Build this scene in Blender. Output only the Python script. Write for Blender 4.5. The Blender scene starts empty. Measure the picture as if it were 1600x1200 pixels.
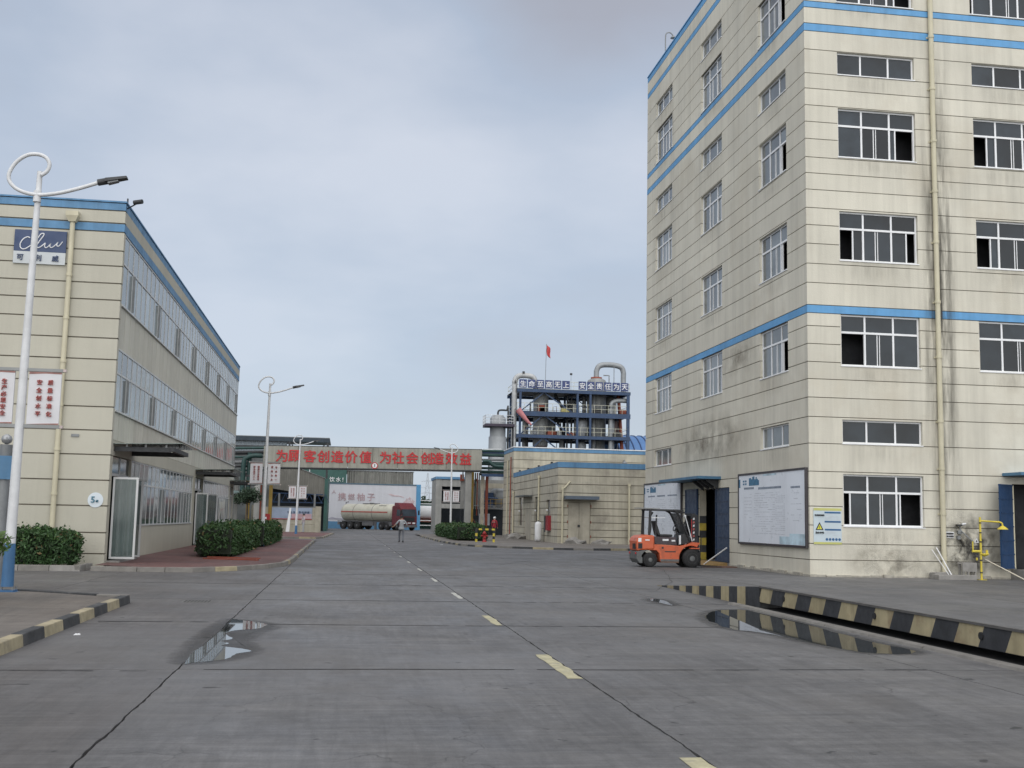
import bpy, bmesh, math, random
import numpy as np
from mathutils import Vector, Matrix, Euler
random.seed(7); rng = np.random.default_rng(7)
R = math.radians
SC = bpy.context.scene
COL = SC.collection

# ------------------------------------------------------------------ camera, world, sun, exposure
cam_d = bpy.data.cameras.new('camera'); cam = bpy.data.objects.new('camera', cam_d); COL.objects.link(cam)
cam_d.sensor_width = 36.0; cam_d.lens = 1758.44 / 1600 * 36.0
cam_d.clip_start = 0.1; cam_d.clip_end = 6000
_right = Vector((0.98884462, -0.14756703, 0.02025572))
_down = Vector((0.03756786, 0.1154933, -0.99259758))
_fwd = Vector((0.14413527, 0.98228574, 0.11974871))
m = Matrix.Identity(4)
for i in range(3):
    m[i][0] = _right[i]; m[i][1] = -_down[i]; m[i][2] = -_fwd[i]
m.translation = Vector((0, 0, 1.65))
cam.matrix_world = m
SC.camera = cam

SUN_EL, SUN_TRAVEL = 46.0, Vector((0.10, 0.90, 0))
w = bpy.data.worlds.new('World'); SC.world = w; w.use_nodes = True
nt = w.node_tree; nt.nodes.clear()
def wn(t, **k):
    n = nt.nodes.new(t)
    for a, b in k.items(): setattr(n, a, b)
    return n
out = wn('ShaderNodeOutputWorld')
sky = wn('ShaderNodeTexSky', sky_type='NISHITA', sun_disc=False)
sky.sun_elevation = R(SUN_EL)
sky.sun_rotation = math.atan2(-SUN_TRAVEL.x, -SUN_TRAVEL.y)
bg1 = wn('ShaderNodeBackground'); bg1.inputs[1].default_value = 0.10
nt.links.new(sky.outputs[0], bg1.inputs[0])
tc = wn('ShaderNodeTexCoord')
sep = wn('ShaderNodeSeparateXYZ'); nt.links.new(tc.outputs['Generated'], sep.inputs[0])
zz = wn('ShaderNodeMath', operation='MAXIMUM'); nt.links.new(sep.outputs[2], zz.inputs[0]); zz.inputs[1].default_value = 0.0
za = wn('ShaderNodeMath', operation='ADD'); nt.links.new(zz.outputs[0], za.inputs[0]); za.inputs[1].default_value = 0.22
cv = wn('ShaderNodeCombineXYZ')
for k in (0, 1):
    d = wn('ShaderNodeMath', operation='DIVIDE'); nt.links.new(sep.outputs[k], d.inputs[0]); nt.links.new(za.outputs[0], d.inputs[1])
    nt.links.new(d.outputs[0], cv.inputs[k])
def wnoise(scale, det, rough, off):
    mp = wn('ShaderNodeMapping'); mp.inputs['Location'].default_value = off
    nt.links.new(cv.outputs[0], mp.inputs[0])
    n = wn('ShaderNodeTexNoise'); n.inputs['Scale'].default_value = scale; n.inputs['Detail'].default_value = det
    n.inputs['Roughness'].default_value = rough; nt.links.new(mp.outputs[0], n.inputs['Vector'])
    return n.outputs[0]
n1 = wnoise(0.75, 5, 0.5, (2.2, 0.3, 0)); n2 = wnoise(2.1, 6, 0.55, (4.1, 7.7, 0))
mx = wn('ShaderNodeMath', operation='MULTIPLY_ADD'); nt.links.new(n2, mx.inputs[0]); mx.inputs[1].default_value = 0.22
mm = wn('ShaderNodeMath', operation='MULTIPLY'); nt.links.new(n1, mm.inputs[0]); mm.inputs[1].default_value = 0.78
nt.links.new(mm.outputs[0], mx.inputs[2])
# broad thin patch of the cloud deck towards the upper left
nd = wn('ShaderNodeVectorMath', operation='DOT_PRODUCT'); nt.links.new(tc.outputs['Generated'], nd.inputs[0]); nd.inputs[1].default_value = (-0.16, 0.935, 0.315)
nr = wn('ShaderNodeMapRange'); nr.interpolation_type = 'SMOOTHSTEP'; nt.links.new(nd.outputs['Value'], nr.inputs[0])
nr.inputs[1].default_value = 0.94; nr.inputs[2].default_value = 1.0; nr.inputs[3].default_value = -0.02; nr.inputs[4].default_value = 0.12
mx2 = wn('ShaderNodeMath', operation='ADD'); nt.links.new(mx.outputs[0], mx2.inputs[0]); nt.links.new(nr.outputs[0], mx2.inputs[1])
# heavier cloud high overhead
nh = wn('ShaderNodeMapRange'); nh.interpolation_type = 'SMOOTHSTEP'; nt.links.new(sep.outputs[2], nh.inputs[0])
nh.inputs[1].default_value = 0.33; nh.inputs[2].default_value = 0.50; nh.inputs[3].default_value = 0.0; nh.inputs[4].default_value = -0.09
mx3 = wn('ShaderNodeMath', operation='ADD'); nt.links.new(mx2.outputs[0], mx3.inputs[0]); nt.links.new(nh.outputs[0], mx3.inputs[1])
cr = wn('ShaderNodeValToRGB'); nt.links.new(mx3.outputs[0], cr.inputs[0])
e = cr.color_ramp.elements
e[0].position = 0.38; e[0].color = (0.320, 0.330, 0.375, 1)
e[1].position = 0.64; e[1].color = (0.525, 0.550, 0.610, 1)
x = e.new(0.50); x.color = (0.355, 0.405, 0.490, 1)
# paler and bluer towards the horizon
hz = wn('ShaderNodeMapRange'); nt.links.new(sep.outputs[2], hz.inputs[0])
hz.inputs[1].default_value = 0.0; hz.inputs[2].default_value = 0.42; hz.inputs[3].default_value = 0.85; hz.inputs[4].default_value = 0.0
mc = wn('ShaderNodeMixRGB'); nt.links.new(hz.outputs[0], mc.inputs[0]); nt.links.new(cr.outputs[0], mc.inputs[1])
mc.inputs[2].default_value = (0.410, 0.468, 0.548, 1)
bg2 = wn('ShaderNodeBackground'); bg2.inputs[1].default_value = 0.61
nt.links.new(mc.outputs[0], bg2.inputs[0])
mix = wn('ShaderNodeMixShader'); mix.inputs[0].default_value = 0.92
nt.links.new(bg1.outputs[0], mix.inputs[1]); nt.links.new(bg2.outputs[0], mix.inputs[2]); nt.links.new(mix.outputs[0], out.inputs[0])

sd = bpy.data.lights.new('sun', 'SUN'); sd.energy = 1.5; sd.angle = R(115); sd.color = (1.0, 0.965, 0.90)
sun = bpy.data.objects.new('sun', sd); COL.objects.link(sun)
hd = SUN_TRAVEL.normalized() * math.cos(R(SUN_EL))
sun.rotation_euler = Vector((hd.x, hd.y, -math.sin(R(SUN_EL)))).to_track_quat('-Z', 'Y').to_euler()
sun.location = (0, 0, 60)
SC.view_settings.view_transform = 'Standard'; SC.view_settings.look = 'None'
SC.view_settings.exposure = 1.08; SC.view_settings.gamma = 1.0
SC.view_settings.use_curve_mapping = False
SC.cycles.max_bounces = 6; SC.cycles.diffuse_bounces = 3; SC.cycles.glossy_bounces = 3
SC.cycles.caustics_reflective = False; SC.cycles.caustics_refractive = False
SC.cycles.use_denoising = True

# ------------------------------------------------------------------ lettering (made first, while the scene is still small)
TXT = {}
GANTRY = '为顾客创造价值 为社会创造效益'
TOWER = '生命至高无上安全责任为天'
chars = set(GANTRY.replace(' ', '') + TOWER + '可利威安全创水平质量标准化生产必须安全饮水！事故万案线预防为主第一人有责携燃柚子洗眼器安全生产责任制度健康卫当心中毒腐蚀')
chars.add('5'); chars.add('楼')
_tmp = []
for ch in sorted(chars):
    c = bpy.data.curves.new('letter', 'FONT'); c.body = ch; c.size = 1.0
    c.align_x = 'CENTER'; c.align_y = 'CENTER'; c.extrude = 0.02; c.offset = 0.0; c.resolution_u = 2
    o = bpy.data.objects.new('letter', c); COL.objects.link(o); _tmp.append((ch, o))
dg = bpy.context.evaluated_depsgraph_get()
for ch, o in _tmp:
    me = bpy.data.meshes.new_from_object(o.evaluated_get(dg))
    vs = np.array([v.co[:] for v in me.vertices]) if len(me.vertices) else np.zeros((1, 3))
    c0 = (vs.max(0) + vs.min(0)) / 2; c0[2] = 0
    me.transform(Matrix.Translation(Vector((-c0[0], -c0[1], 0))))
    TXT[ch] = me
def embolden(me, d):
    n = len(me.vertices); v0 = np.array([v.co[:] for v in me.vertices]); f0 = [tuple(p.vertices) for p in me.polygons]
    V = []; F = []
    for k, (dx, dy) in enumerate(((0, 0), (d, 0), (-d, 0), (0, d), (0, -d))):
        V += (v0 + np.array([dx, dy, .0012 * k])).tolist(); F += [tuple(i + n * k for i in f) for f in f0]
    m2 = bpy.data.meshes.new('letter'); m2.from_pydata(V, [], F); return m2
for ch, o in _tmp:
    if not len(TXT[ch].vertices): continue
    if ch in GANTRY: TXT['bold' + ch] = embolden(TXT[ch], .022)
    TXT[ch] = embolden(TXT[ch], .010)
for ch, o in _tmp:
    cdat = o.data; bpy.data.objects.remove(o); bpy.data.curves.remove(cdat)

# ------------------------------------------------------------------ materials
MATS = {}
def mat(name, col, rough=0.7, metal=0.0, var=0.12, scale=1.5, streak=0.0, bump=0.0, bscale=40, rnd=0.0, ior=1.5, spec=0.5, dirt=None, dscale=0.6, coord='pos', alpha=None):
    if name in MATS: return MATS[name]
    mt = bpy.data.materials.new(name); mt.use_nodes = True; t = mt.node_tree; N = t.nodes; L = t.links
    b = N['Principled BSDF']; b.inputs['Roughness'].default_value = rough; b.inputs['Metallic'].default_value = metal
    b.inputs['IOR'].default_value = ior; b.inputs['Specular IOR Level'].default_value = spec
    if coord == 'pos': g = N.new('ShaderNodeNewGeometry').outputs['Position']
    else: g = N.new('ShaderNodeTexCoord').outputs['Object']
    def noise(sc, det=5, ro=0.6, st=(1, 1, 1)):
        mp = N.new('ShaderNodeMapping'); mp.inputs['Scale'].default_value = st; L.new(g, mp.inputs[0])
        n = N.new('ShaderNodeTexNoise'); n.inputs['Scale'].default_value = sc; n.inputs['Detail'].default_value = det
        n.inputs['Roughness'].default_value = ro; L.new(mp.outputs[0], n.inputs['Vector']); return n.outputs[0]
    def mr(v, a, b2, c, d):
        q = N.new('ShaderNodeMapRange'); L.new(v, q.inputs[0])
        for i, z in enumerate((a, b2, c, d)): q.inputs[i + 1].default_value = z
        return q.outputs[0]
    def mul(c, f):
        q = N.new('ShaderNodeVectorMath'); q.operation = 'SCALE'; L.new(c, q.inputs[0]); L.new(f, q.inputs['Scale']); return q.outputs[0]
    rgb = N.new('ShaderNodeRGB'); rgb.outputs[0].default_value = (*col, 1); c = rgb.outputs[0]
    if var: c = mul(c, mr(noise(scale), 0.3, 0.7, 1 - var, 1 + var))
    if streak: c = mul(c, mr(noise(1.0, 6, 0.65, (2.2, 2.2, 0.12)), 0.42, 0.68, 1 + streak * .25, 1 - streak))
    if dirt:
        k = mr(noise(dscale, 8, 0.68), 0.52, 0.72, 0, 0.75)
        q = N.new('ShaderNodeMixRGB'); L.new(k, q.inputs[0]); L.new(c, q.inputs[1]); q.inputs[2].default_value = (*dirt, 1); c = q.outputs[0]
    if rnd:
        oi = N.new('ShaderNodeObjectInfo'); c = mul(c, mr(oi.outputs['Random'], 0, 1, 1 - rnd, 1 + rnd))
    L.new(c, b.inputs['Base Color'])
    if rough > 0.15 and var: L.new(mr(noise(scale * 3), 0.3, 0.7, max(0.05, rough - 0.12), min(1, rough + 0.12)), b.inputs['Roughness'])
    if bump:
        bp = N.new('ShaderNodeBump'); bp.inputs['Strength'].default_value = bump; bp.inputs['Distance'].default_value = 0.02
        L.new(noise(bscale, 4), bp.inputs['Height']); L.new(bp.outputs[0], b.inputs['Normal'])
    if alpha is not None: b.inputs['Alpha'].default_value = alpha
    MATS[name] = mt; return mt

BEIGE_R = mat('beige_render_tower', (0.61, 0.583, 0.495), 0.85, var=0.09, scale=0.30, streak=0.13, bump=0.25, bscale=25, rnd=0.035, dirt=(0.52, 0.48, 0.39), dscale=0.35)
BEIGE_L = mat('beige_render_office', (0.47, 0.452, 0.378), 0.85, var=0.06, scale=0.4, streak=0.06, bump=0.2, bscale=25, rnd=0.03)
BEIGE_S = mat('beige_render_annex', (0.46, 0.43, 0.345), 0.88, var=0.10, scale=0.8, streak=0.22, bump=0.2, bscale=25, rnd=0.04, dirt=(0.22, 0.20, 0.17), dscale=0.5)
GROOVE = mat('groove_mortar', (0.19, 0.17, 0.135), 0.9)
BLUE = mat('blue_band_paint', (0.115, 0.325, 0.59), 0.6, var=0.10, streak=0.12)
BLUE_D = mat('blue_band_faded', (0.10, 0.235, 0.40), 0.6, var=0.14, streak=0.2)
DARKIN = mat('painted_darkness', (0.022, 0.023, 0.026), 0.9, var=0.5, scale=1.1)  # near-black paint standing for the darkness in rooms and recesses
UPVC = mat('white_upvc', (0.78, 0.79, 0.80), 0.4, var=0.05)
ALU = mat('aluminium_frame', (0.55, 0.56, 0.56), 0.45, var=0.06)
GLASS = mat('window_glass', (0.020, 0.027, 0.034), 0.05, var=0.45, scale=0.7, rnd=0.55, ior=1.45, spec=0.42, bump=0.02, bscale=1.2)
GLASS_C = mat('curtain_sky_glass', (0.12, 0.135, 0.14), 0.08, var=0.30, scale=1.2, rnd=0.3, ior=1.8, bump=0.03, bscale=1.5)  # pale base: curtain tone with the reflected sky put into the colour
GLASS_L = mat('office_glass', (0.10, 0.125, 0.13), 0.07, var=0.45, scale=0.9, rnd=0.45, ior=1.85, bump=0.03, bscale=1.0)
PIPE = mat('cream_pipe', (0.56, 0.52, 0.38), 0.55, var=0.08, streak=0.1)
GALV = mat('galvanised_white', (0.62, 0.63, 0.64), 0.45, var=0.10, scale=4)
GREYM = mat('grey_metal', (0.22, 0.23, 0.235), 0.5, 0.3, var=0.15, scale=3)
DKMET = mat('dark_metal', (0.035, 0.037, 0.04), 0.5, 0.2, var=0.2, scale=3)
POLEB = mat('pole_blue', (0.055, 0.155, 0.31), 0.5, var=0.12, scale=3, streak=0.2)
BANNER = mat('banner_white', (0.62, 0.62, 0.64), 0.55, var=0.05, scale=3)
REDTXT = mat('red_lettering', (0.46, 0.025, 0.028), 0.5, var=0.12)
REDDK = mat('faded_red_lettering', (0.38, 0.09, 0.08), 0.6, var=0.15, scale=5)
WHT = mat('white_paint', (0.74, 0.75, 0.76), 0.6, var=0.06)
NAVY = mat('navy_panel', (0.035, 0.055, 0.16), 0.5, var=0.12)
LOGOB = mat('logo_blue', (0.035, 0.060, 0.135), 0.5, var=0.08)
DOORB = mat('blue_door_steel', (0.018, 0.040, 0.088), 0.45, var=0.15, scale=2)
STEELB = mat('blue_structural_steel', (0.020, 0.050, 0.115), 0.5, var=0.2, scale=1.5)
VESSEL = mat('vessel_grey', (0.27, 0.28, 0.28), 0.5, 0.15, var=0.15, scale=1.2, streak=0.2)
VESSEL_L = mat('lagging_silver', (0.27, 0.285, 0.295), 0.45, 0.2, var=0.10, scale=1.2)
GREENP = mat('teal_pipe', (0.018, 0.055, 0.05), 0.55, var=0.2, scale=2)
YELC = mat('ochre_column', (0.35, 0.23, 0.045), 0.6, var=0.18, scale=2, streak=0.2)
RUST = mat('rusty_red', (0.24, 0.06, 0.035), 0.7, var=0.25, scale=2)
YEL = mat('safety_yellow', (0.62, 0.50, 0.06), 0.5, var=0.12, scale=6)
KYEL = mat('kerb_yellow', (0.34, 0.295, 0.195), 0.85, var=0.22, scale=4, dirt=(0.16, 0.15, 0.13), dscale=3)
KBLK = mat('kerb_black', (0.045, 0.047, 0.05), 0.8, var=0.3, scale=4, dirt=(0.13, 0.125, 0.12), dscale=3)
KGREY = mat('kerb_grey', (0.19, 0.18, 0.165), 0.9, var=0.2, scale=3)
SYEL = mat('weighbridge_cream', (0.38, 0.325, 0.20), 0.8, var=0.16, scale=3, streak=0.3, dirt=(0.20, 0.12, 0.07), dscale=2.2)
SBLK = mat('weighbridge_black', (0.035, 0.037, 0.042), 0.7, var=0.3, scale=3)
RUBBER = mat('rubber', (0.02, 0.02, 0.021), 0.85, var=0.3, scale=6, coord='obj')
ORANGE = mat('forklift_orange', (0.56, 0.115, 0.045), 0.42, var=0.10, scale=4, coord='obj', dirt=(0.16, 0.07, 0.045), dscale=3.2)
BLK = mat('black_plastic', (0.02, 0.02, 0.022), 0.5, var=0.2, scale=5, coord='obj')
GREYPL = mat('bumper_grey', (0.12, 0.125, 0.125), 0.6, var=0.2, scale=5, coord='obj')
TRED = mat('truck_red', (0.13, 0.010, 0.015), 0.35, var=0.15, scale=2, coord='obj')
TANKC = mat('tank_cream', (0.50, 0.49, 0.41), 0.4, var=0.10, scale=1.2, coord='obj', dirt=(0.36, 0.32, 0.24), dscale=1.1)
CHASS = mat('chassis_grey', (0.13, 0.13, 0.135), 0.7, var=0.25, scale=2, coord='obj')
GRNBOX = mat('dark_green_sheet', (0.035, 0.10, 0.085), 0.6, var=0.15)
TREEBARK = mat('bark', (0.07, 0.055, 0.04), 0.9, var=0.3)
CONC_P = mat('panel_concrete', (0.30, 0.295, 0.255), 0.85, var=0.14, scale=0.6, streak=0.25, rnd=0.05)
CONC = mat('grey_concrete', (0.30, 0.30, 0.285), 0.9, var=0.15, scale=1, streak=0.15)
STONE = mat('light_concrete', (0.25, 0.24, 0.225), 0.9, var=0.2, scale=4)
FLAGR = mat('flag_red', (0.50, 0.06, 0.06), 0.7, var=0.05)
SOCK = mat('windsock_pink', (0.50, 0.20, 0.21), 0.8, var=0.12, scale=2)
SKIN = mat('skin', (0.42, 0.26, 0.19), 0.6, var=0.05)

def corr(name, col, pitch, axis=0, depth=0.5, **k):
    mt = mat(name, col, **k); t = mt.node_tree; N = t.nodes; L = t.links; b = N['Principled BSDF']
    g = N.new('ShaderNodeNewGeometry'); s = N.new('ShaderNodeSeparateXYZ'); L.new(g.outputs['Position'], s.inputs[0])
    q = N.new('ShaderNodeMath'); q.operation = 'MULTIPLY'; L.new(s.outputs[axis], q.inputs[0]); q.inputs[1].default_value = 2 * math.pi / pitch
    q2 = N.new('ShaderNodeMath'); q2.operation = 'SINE'; L.new(q.outputs[0], q2.inputs[0])
    bp = N.new('ShaderNodeBump'); bp.inputs['Strength'].default_value = depth; bp.inputs['Distance'].default_value = 0.05
    L.new(q2.outputs[0], bp.inputs['Height']); L.new(bp.outputs[0], b.inputs['Normal']); return mt
CORRG = corr('corrugated_grey', (0.20, 0.20, 0.18), 0.35, 0, 1.0, var=0.15, streak=0.45, rough=0.6)
CORRB = corr('corrugated_brown', (0.165, 0.16, 0.14), 0.5, 0, 0.8, var=0.1, streak=0.15, rough=0.7)
ROOFB = mat('blue_roof_sheet', (0.09, 0.20, 0.42), 0.5, var=0.12, scale=0.5)

def ground_mat(name, base, wet=0.25, rnd=0.05, brick=False, dark=0.35):
    mt = bpy.data.materials.new(name); mt.use_nodes = True; t = mt.node_tree; N = t.nodes; L = t.links
    b = N['Principled BSDF']; g = N.new('ShaderNodeNewGeometry').outputs['Position']
    def noise(sc, det=6, ro=0.6, st=(1, 1, 1), loc=(0, 0, 0), dist=0):
        mp = N.new('ShaderNodeMapping'); mp.inputs['Scale'].default_value = st; mp.inputs['Location'].default_value = loc; L.new(g, mp.inputs[0])
        n = N.new('ShaderNodeTexNoise'); n.inputs['Scale'].default_value = sc; n.inputs['Detail'].default_value = det
        n.inputs['Roughness'].default_value = ro; n.inputs['Distortion'].default_value = dist; L.new(mp.outputs[0], n.inputs['Vector']); return n.outputs[0]
    def mr(v, a, b2, c, d, clamp=True):
        q = N.new('ShaderNodeMapRange'); L.new(v, q.inputs[0]); q.clamp = clamp
        for i, z in enumerate((a, b2, c, d)): q.inputs[i + 1].default_value = z
        return q.outputs[0]
    def mul(c, f):
        q = N.new('ShaderNodeVectorMath'); q.operation = 'SCALE'; L.new(c, q.inputs[0]); L.new(f, q.inputs['Scale']); return q.outputs[0]
    def mixc(k, a, col):
        q = N.new('ShaderNodeMixRGB'); L.new(k, q.inputs[0]); L.new(a, q.inputs[1]); q.inputs[2].default_value = (*col, 1); return q.outputs[0]
    if brick:
        bt = N.new('ShaderNodeTexBrick'); L.new(g, bt.inputs['Vector'])
        bt.inputs['Color1'].default_value = (*base, 1); bt.inputs['Color2'].default_value = (base[0] * .65, base[1] * .7, base[2] * .75, 1)
        bt.inputs['Mortar'].default_value = (0.10, 0.09, 0.085, 1); bt.inputs['Scale'].default_value = 1.0
        bt.inputs['Brick Width'].default_value = 0.2; bt.inputs['Row Height'].default_value = 0.1; bt.inputs['Mortar Size'].default_value = 0.008
        c = bt.outputs[0]
    else:
        r = N.new('ShaderNodeRGB'); r.outputs[0].default_value = (*base, 1); c = r.outputs[0]
    c = mul(c, mr(noise(0.22, 6, 0.6), 0.3, 0.7, 0.78, 1.22))
    c = mul(c, mr(noise(1.6, 8, 0.7, dist=0.6), 0.3, 0.7, 0.84, 1.16))
    c = mul(c, mr(noise(60, 3, 0.8), 0.25, 0.75, 0.76, 1.24))
    c = mul(c, mr(noise(7, 10, 0.75, dist=.4), 0.3, 0.7, 0.80, 1.20))
    # fine crazing cracks
    if not brick:
        mpv = N.new('ShaderNodeMapping'); mpv.inputs['Scale'].default_value = (1, .8, 1); L.new(g, mpv.inputs[0])
        wv = N.new('ShaderNodeTexNoise'); wv.inputs['Scale'].default_value = 1.6; wv.inputs['Detail'].default_value = 5; L.new(mpv.outputs[0], wv.inputs['Vector'])
        av = N.new('ShaderNodeVectorMath'); av.operation = 'MULTIPLY_ADD'; L.new(wv.outputs['Color'], av.inputs[0]); av.inputs[1].default_value = (1.1, 1.1, 0); L.new(mpv.outputs[0], av.inputs[2])
        vo = N.new('ShaderNodeTexVoronoi'); vo.feature = 'DISTANCE_TO_EDGE'; vo.inputs['Scale'].default_value = .55; L.new(av.outputs[0], vo.inputs['Vector'])
        cm = N.new('ShaderNodeMath'); cm.operation = 'MULTIPLY'; L.new(mr(vo.outputs['Distance'], 0.0015, 0.006, .8, 0), cm.inputs[0]); L.new(mr(noise(.35, 3, .5, (1, 1, 1), (44, 2, 0)), .52, .62, 0, 1), cm.inputs[1])
        c = mixc(cm.outputs[0], c, (.03, .03, .03))
    if not brick:
        sx = N.new('ShaderNodeSeparateXYZ'); L.new(g, sx.inputs[0])
        lane = mr(sx.outputs[0], -1.9, -1.4, 1, 0)
        la = N.new('ShaderNodeMath'); la.operation = 'MULTIPLY'; L.new(lane, la.inputs[0]); L.new(mr(noise(0.5, 6, .65, (1, .3, 1), (5, 5, 0), .8), .35, .6, 0.25, .85), la.inputs[1])
        c = mixc(la.outputs[0], c, (base[0] * .80, base[1] * .74, base[2] * .70))
    # tyre-polished darker stains, long along the road
    st = noise(0.9, 5, 0.62, (1.0, 0.16, 1), (3, 1, 0), 1.2)
    c = mixc(mr(st, 0.48, 0.70, 0, dark * 1.5), c, (base[0] * .55, base[1] * .55, base[2] * .56))
    st2 = noise(0.8, 5, 0.6, (0.35, 1.6, 1), (9, 4, 0), 0.8)
    c = mixc(mr(st2, 0.50, 0.70, 0, 0.55), c, (base[0] * 1.28, base[1] * 1.24, base[2] * 1.18))
    c = mul(c, mr(noise(1.0, 5, 0.7, (0.5, 7.0, 1), (2, 8, 0), 1.5), .3, .7, .78, 1.22))
    c = mul(c, mr(noise(1.0, 4, 0.7, (9.0, 0.7, 1), (12, 8, 0), .8), .3, .7, .85, 1.15))
    c = mixc(mr(noise(.16, 4, .6, (1, 1, 1), (60, 20, 0)), .5, .66, 0, .5), c, (base[0] * 1.3, base[1] * 1.3, base[2] * 1.3))
    # brownish silt
    c = mixc(mr(noise(0.33, 5, 0.6, (1, 1, 1), (17, 3, 0)), 0.52, 0.7, 0, 0.35), c, (base[0] * .95, base[1] * .86, base[2] * .74))
    # small oil specks
    c = mixc(mr(noise(3.1, 3, 0.5, (1, 1, 1), (31, 5, 0)), 0.69, 0.72, 0, 0.75), c, (0.02, 0.02, 0.02))
    if rnd:
        oi = N.new('ShaderNodeObjectInfo'); c = mul(c, mr(oi.outputs['Random'], 0, 1, 1 - rnd, 1 + rnd))
    L.new(c, b.inputs['Base Color'])
    L.new(mr(noise(0.7, 6, 0.65, (1, 0.5, 1)), 0.35, 0.7, 0.75 - wet, 0.85), b.inputs['Roughness'])
    bp = N.new('ShaderNodeBump'); bp.inputs['Strength'].default_value = 0.35; bp.inputs['Distance'].default_value = 0.01
    L.new(noise(28, 5, 0.7), bp.inputs['Height']); L.new(bp.outputs[0], b.inputs['Normal'])
    return mt
G_SLAB = ground_mat('concrete_slab', (0.112, 0.111, 0.112))
G_FAR = ground_mat('yard_concrete', (0.104, 0.104, 0.104), rnd=0)
G_ISL = ground_mat('island_silt', (0.145, 0.132, 0.118), rnd=0, wet=0.1)
G_BRICK = ground_mat('red_brick_paving', (0.15, 0.068, 0.060), rnd=0, brick=True, wet=0.1)
G_JOINT = mat('joint_filler', (0.022, 0.022, 0.022), 0.9, var=0.4, scale=5)
WATER = mat('puddle_water', (0.045, 0.05, 0.052), 0.015, var=0.2, scale=1, ior=1.75, spec=0.9)
PAINTY = mat('worn_yellow_paint', (0.40, 0.37, 0.24), 0.8, var=0.25, scale=9, dirt=(0.20, 0.20, 0.19), dscale=5)
PAINTW = mat('worn_white_paint', (0.42, 0.42, 0.38), 0.8, var=0.25, scale=9, dirt=(0.18, 0.185, 0.19), dscale=4)
LEAF = mat('hedge_leaf', (0.030, 0.072, 0.020), 0.65, var=0.45, scale=5)
LEAF2 = mat('shrub_leaf', (0.060, 0.115, 0.020), 0.55, var=0.4, scale=9)
LEAFD = mat('dark_leaf', (0.022, 0.045, 0.022), 0.7, var=0.4, scale=3)
LEAF2N = mat('new_growth_leaf', (0.060, 0.115, 0.030), 0.6, var=0.4, scale=6)
LEAFDRY = mat('dry_leaf', (0.14, 0.10, 0.045), 0.8, var=0.3, scale=6)
TWIG = mat('hedge_inner', (0.012, 0.018, 0.009), 0.9, var=0.3)

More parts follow.
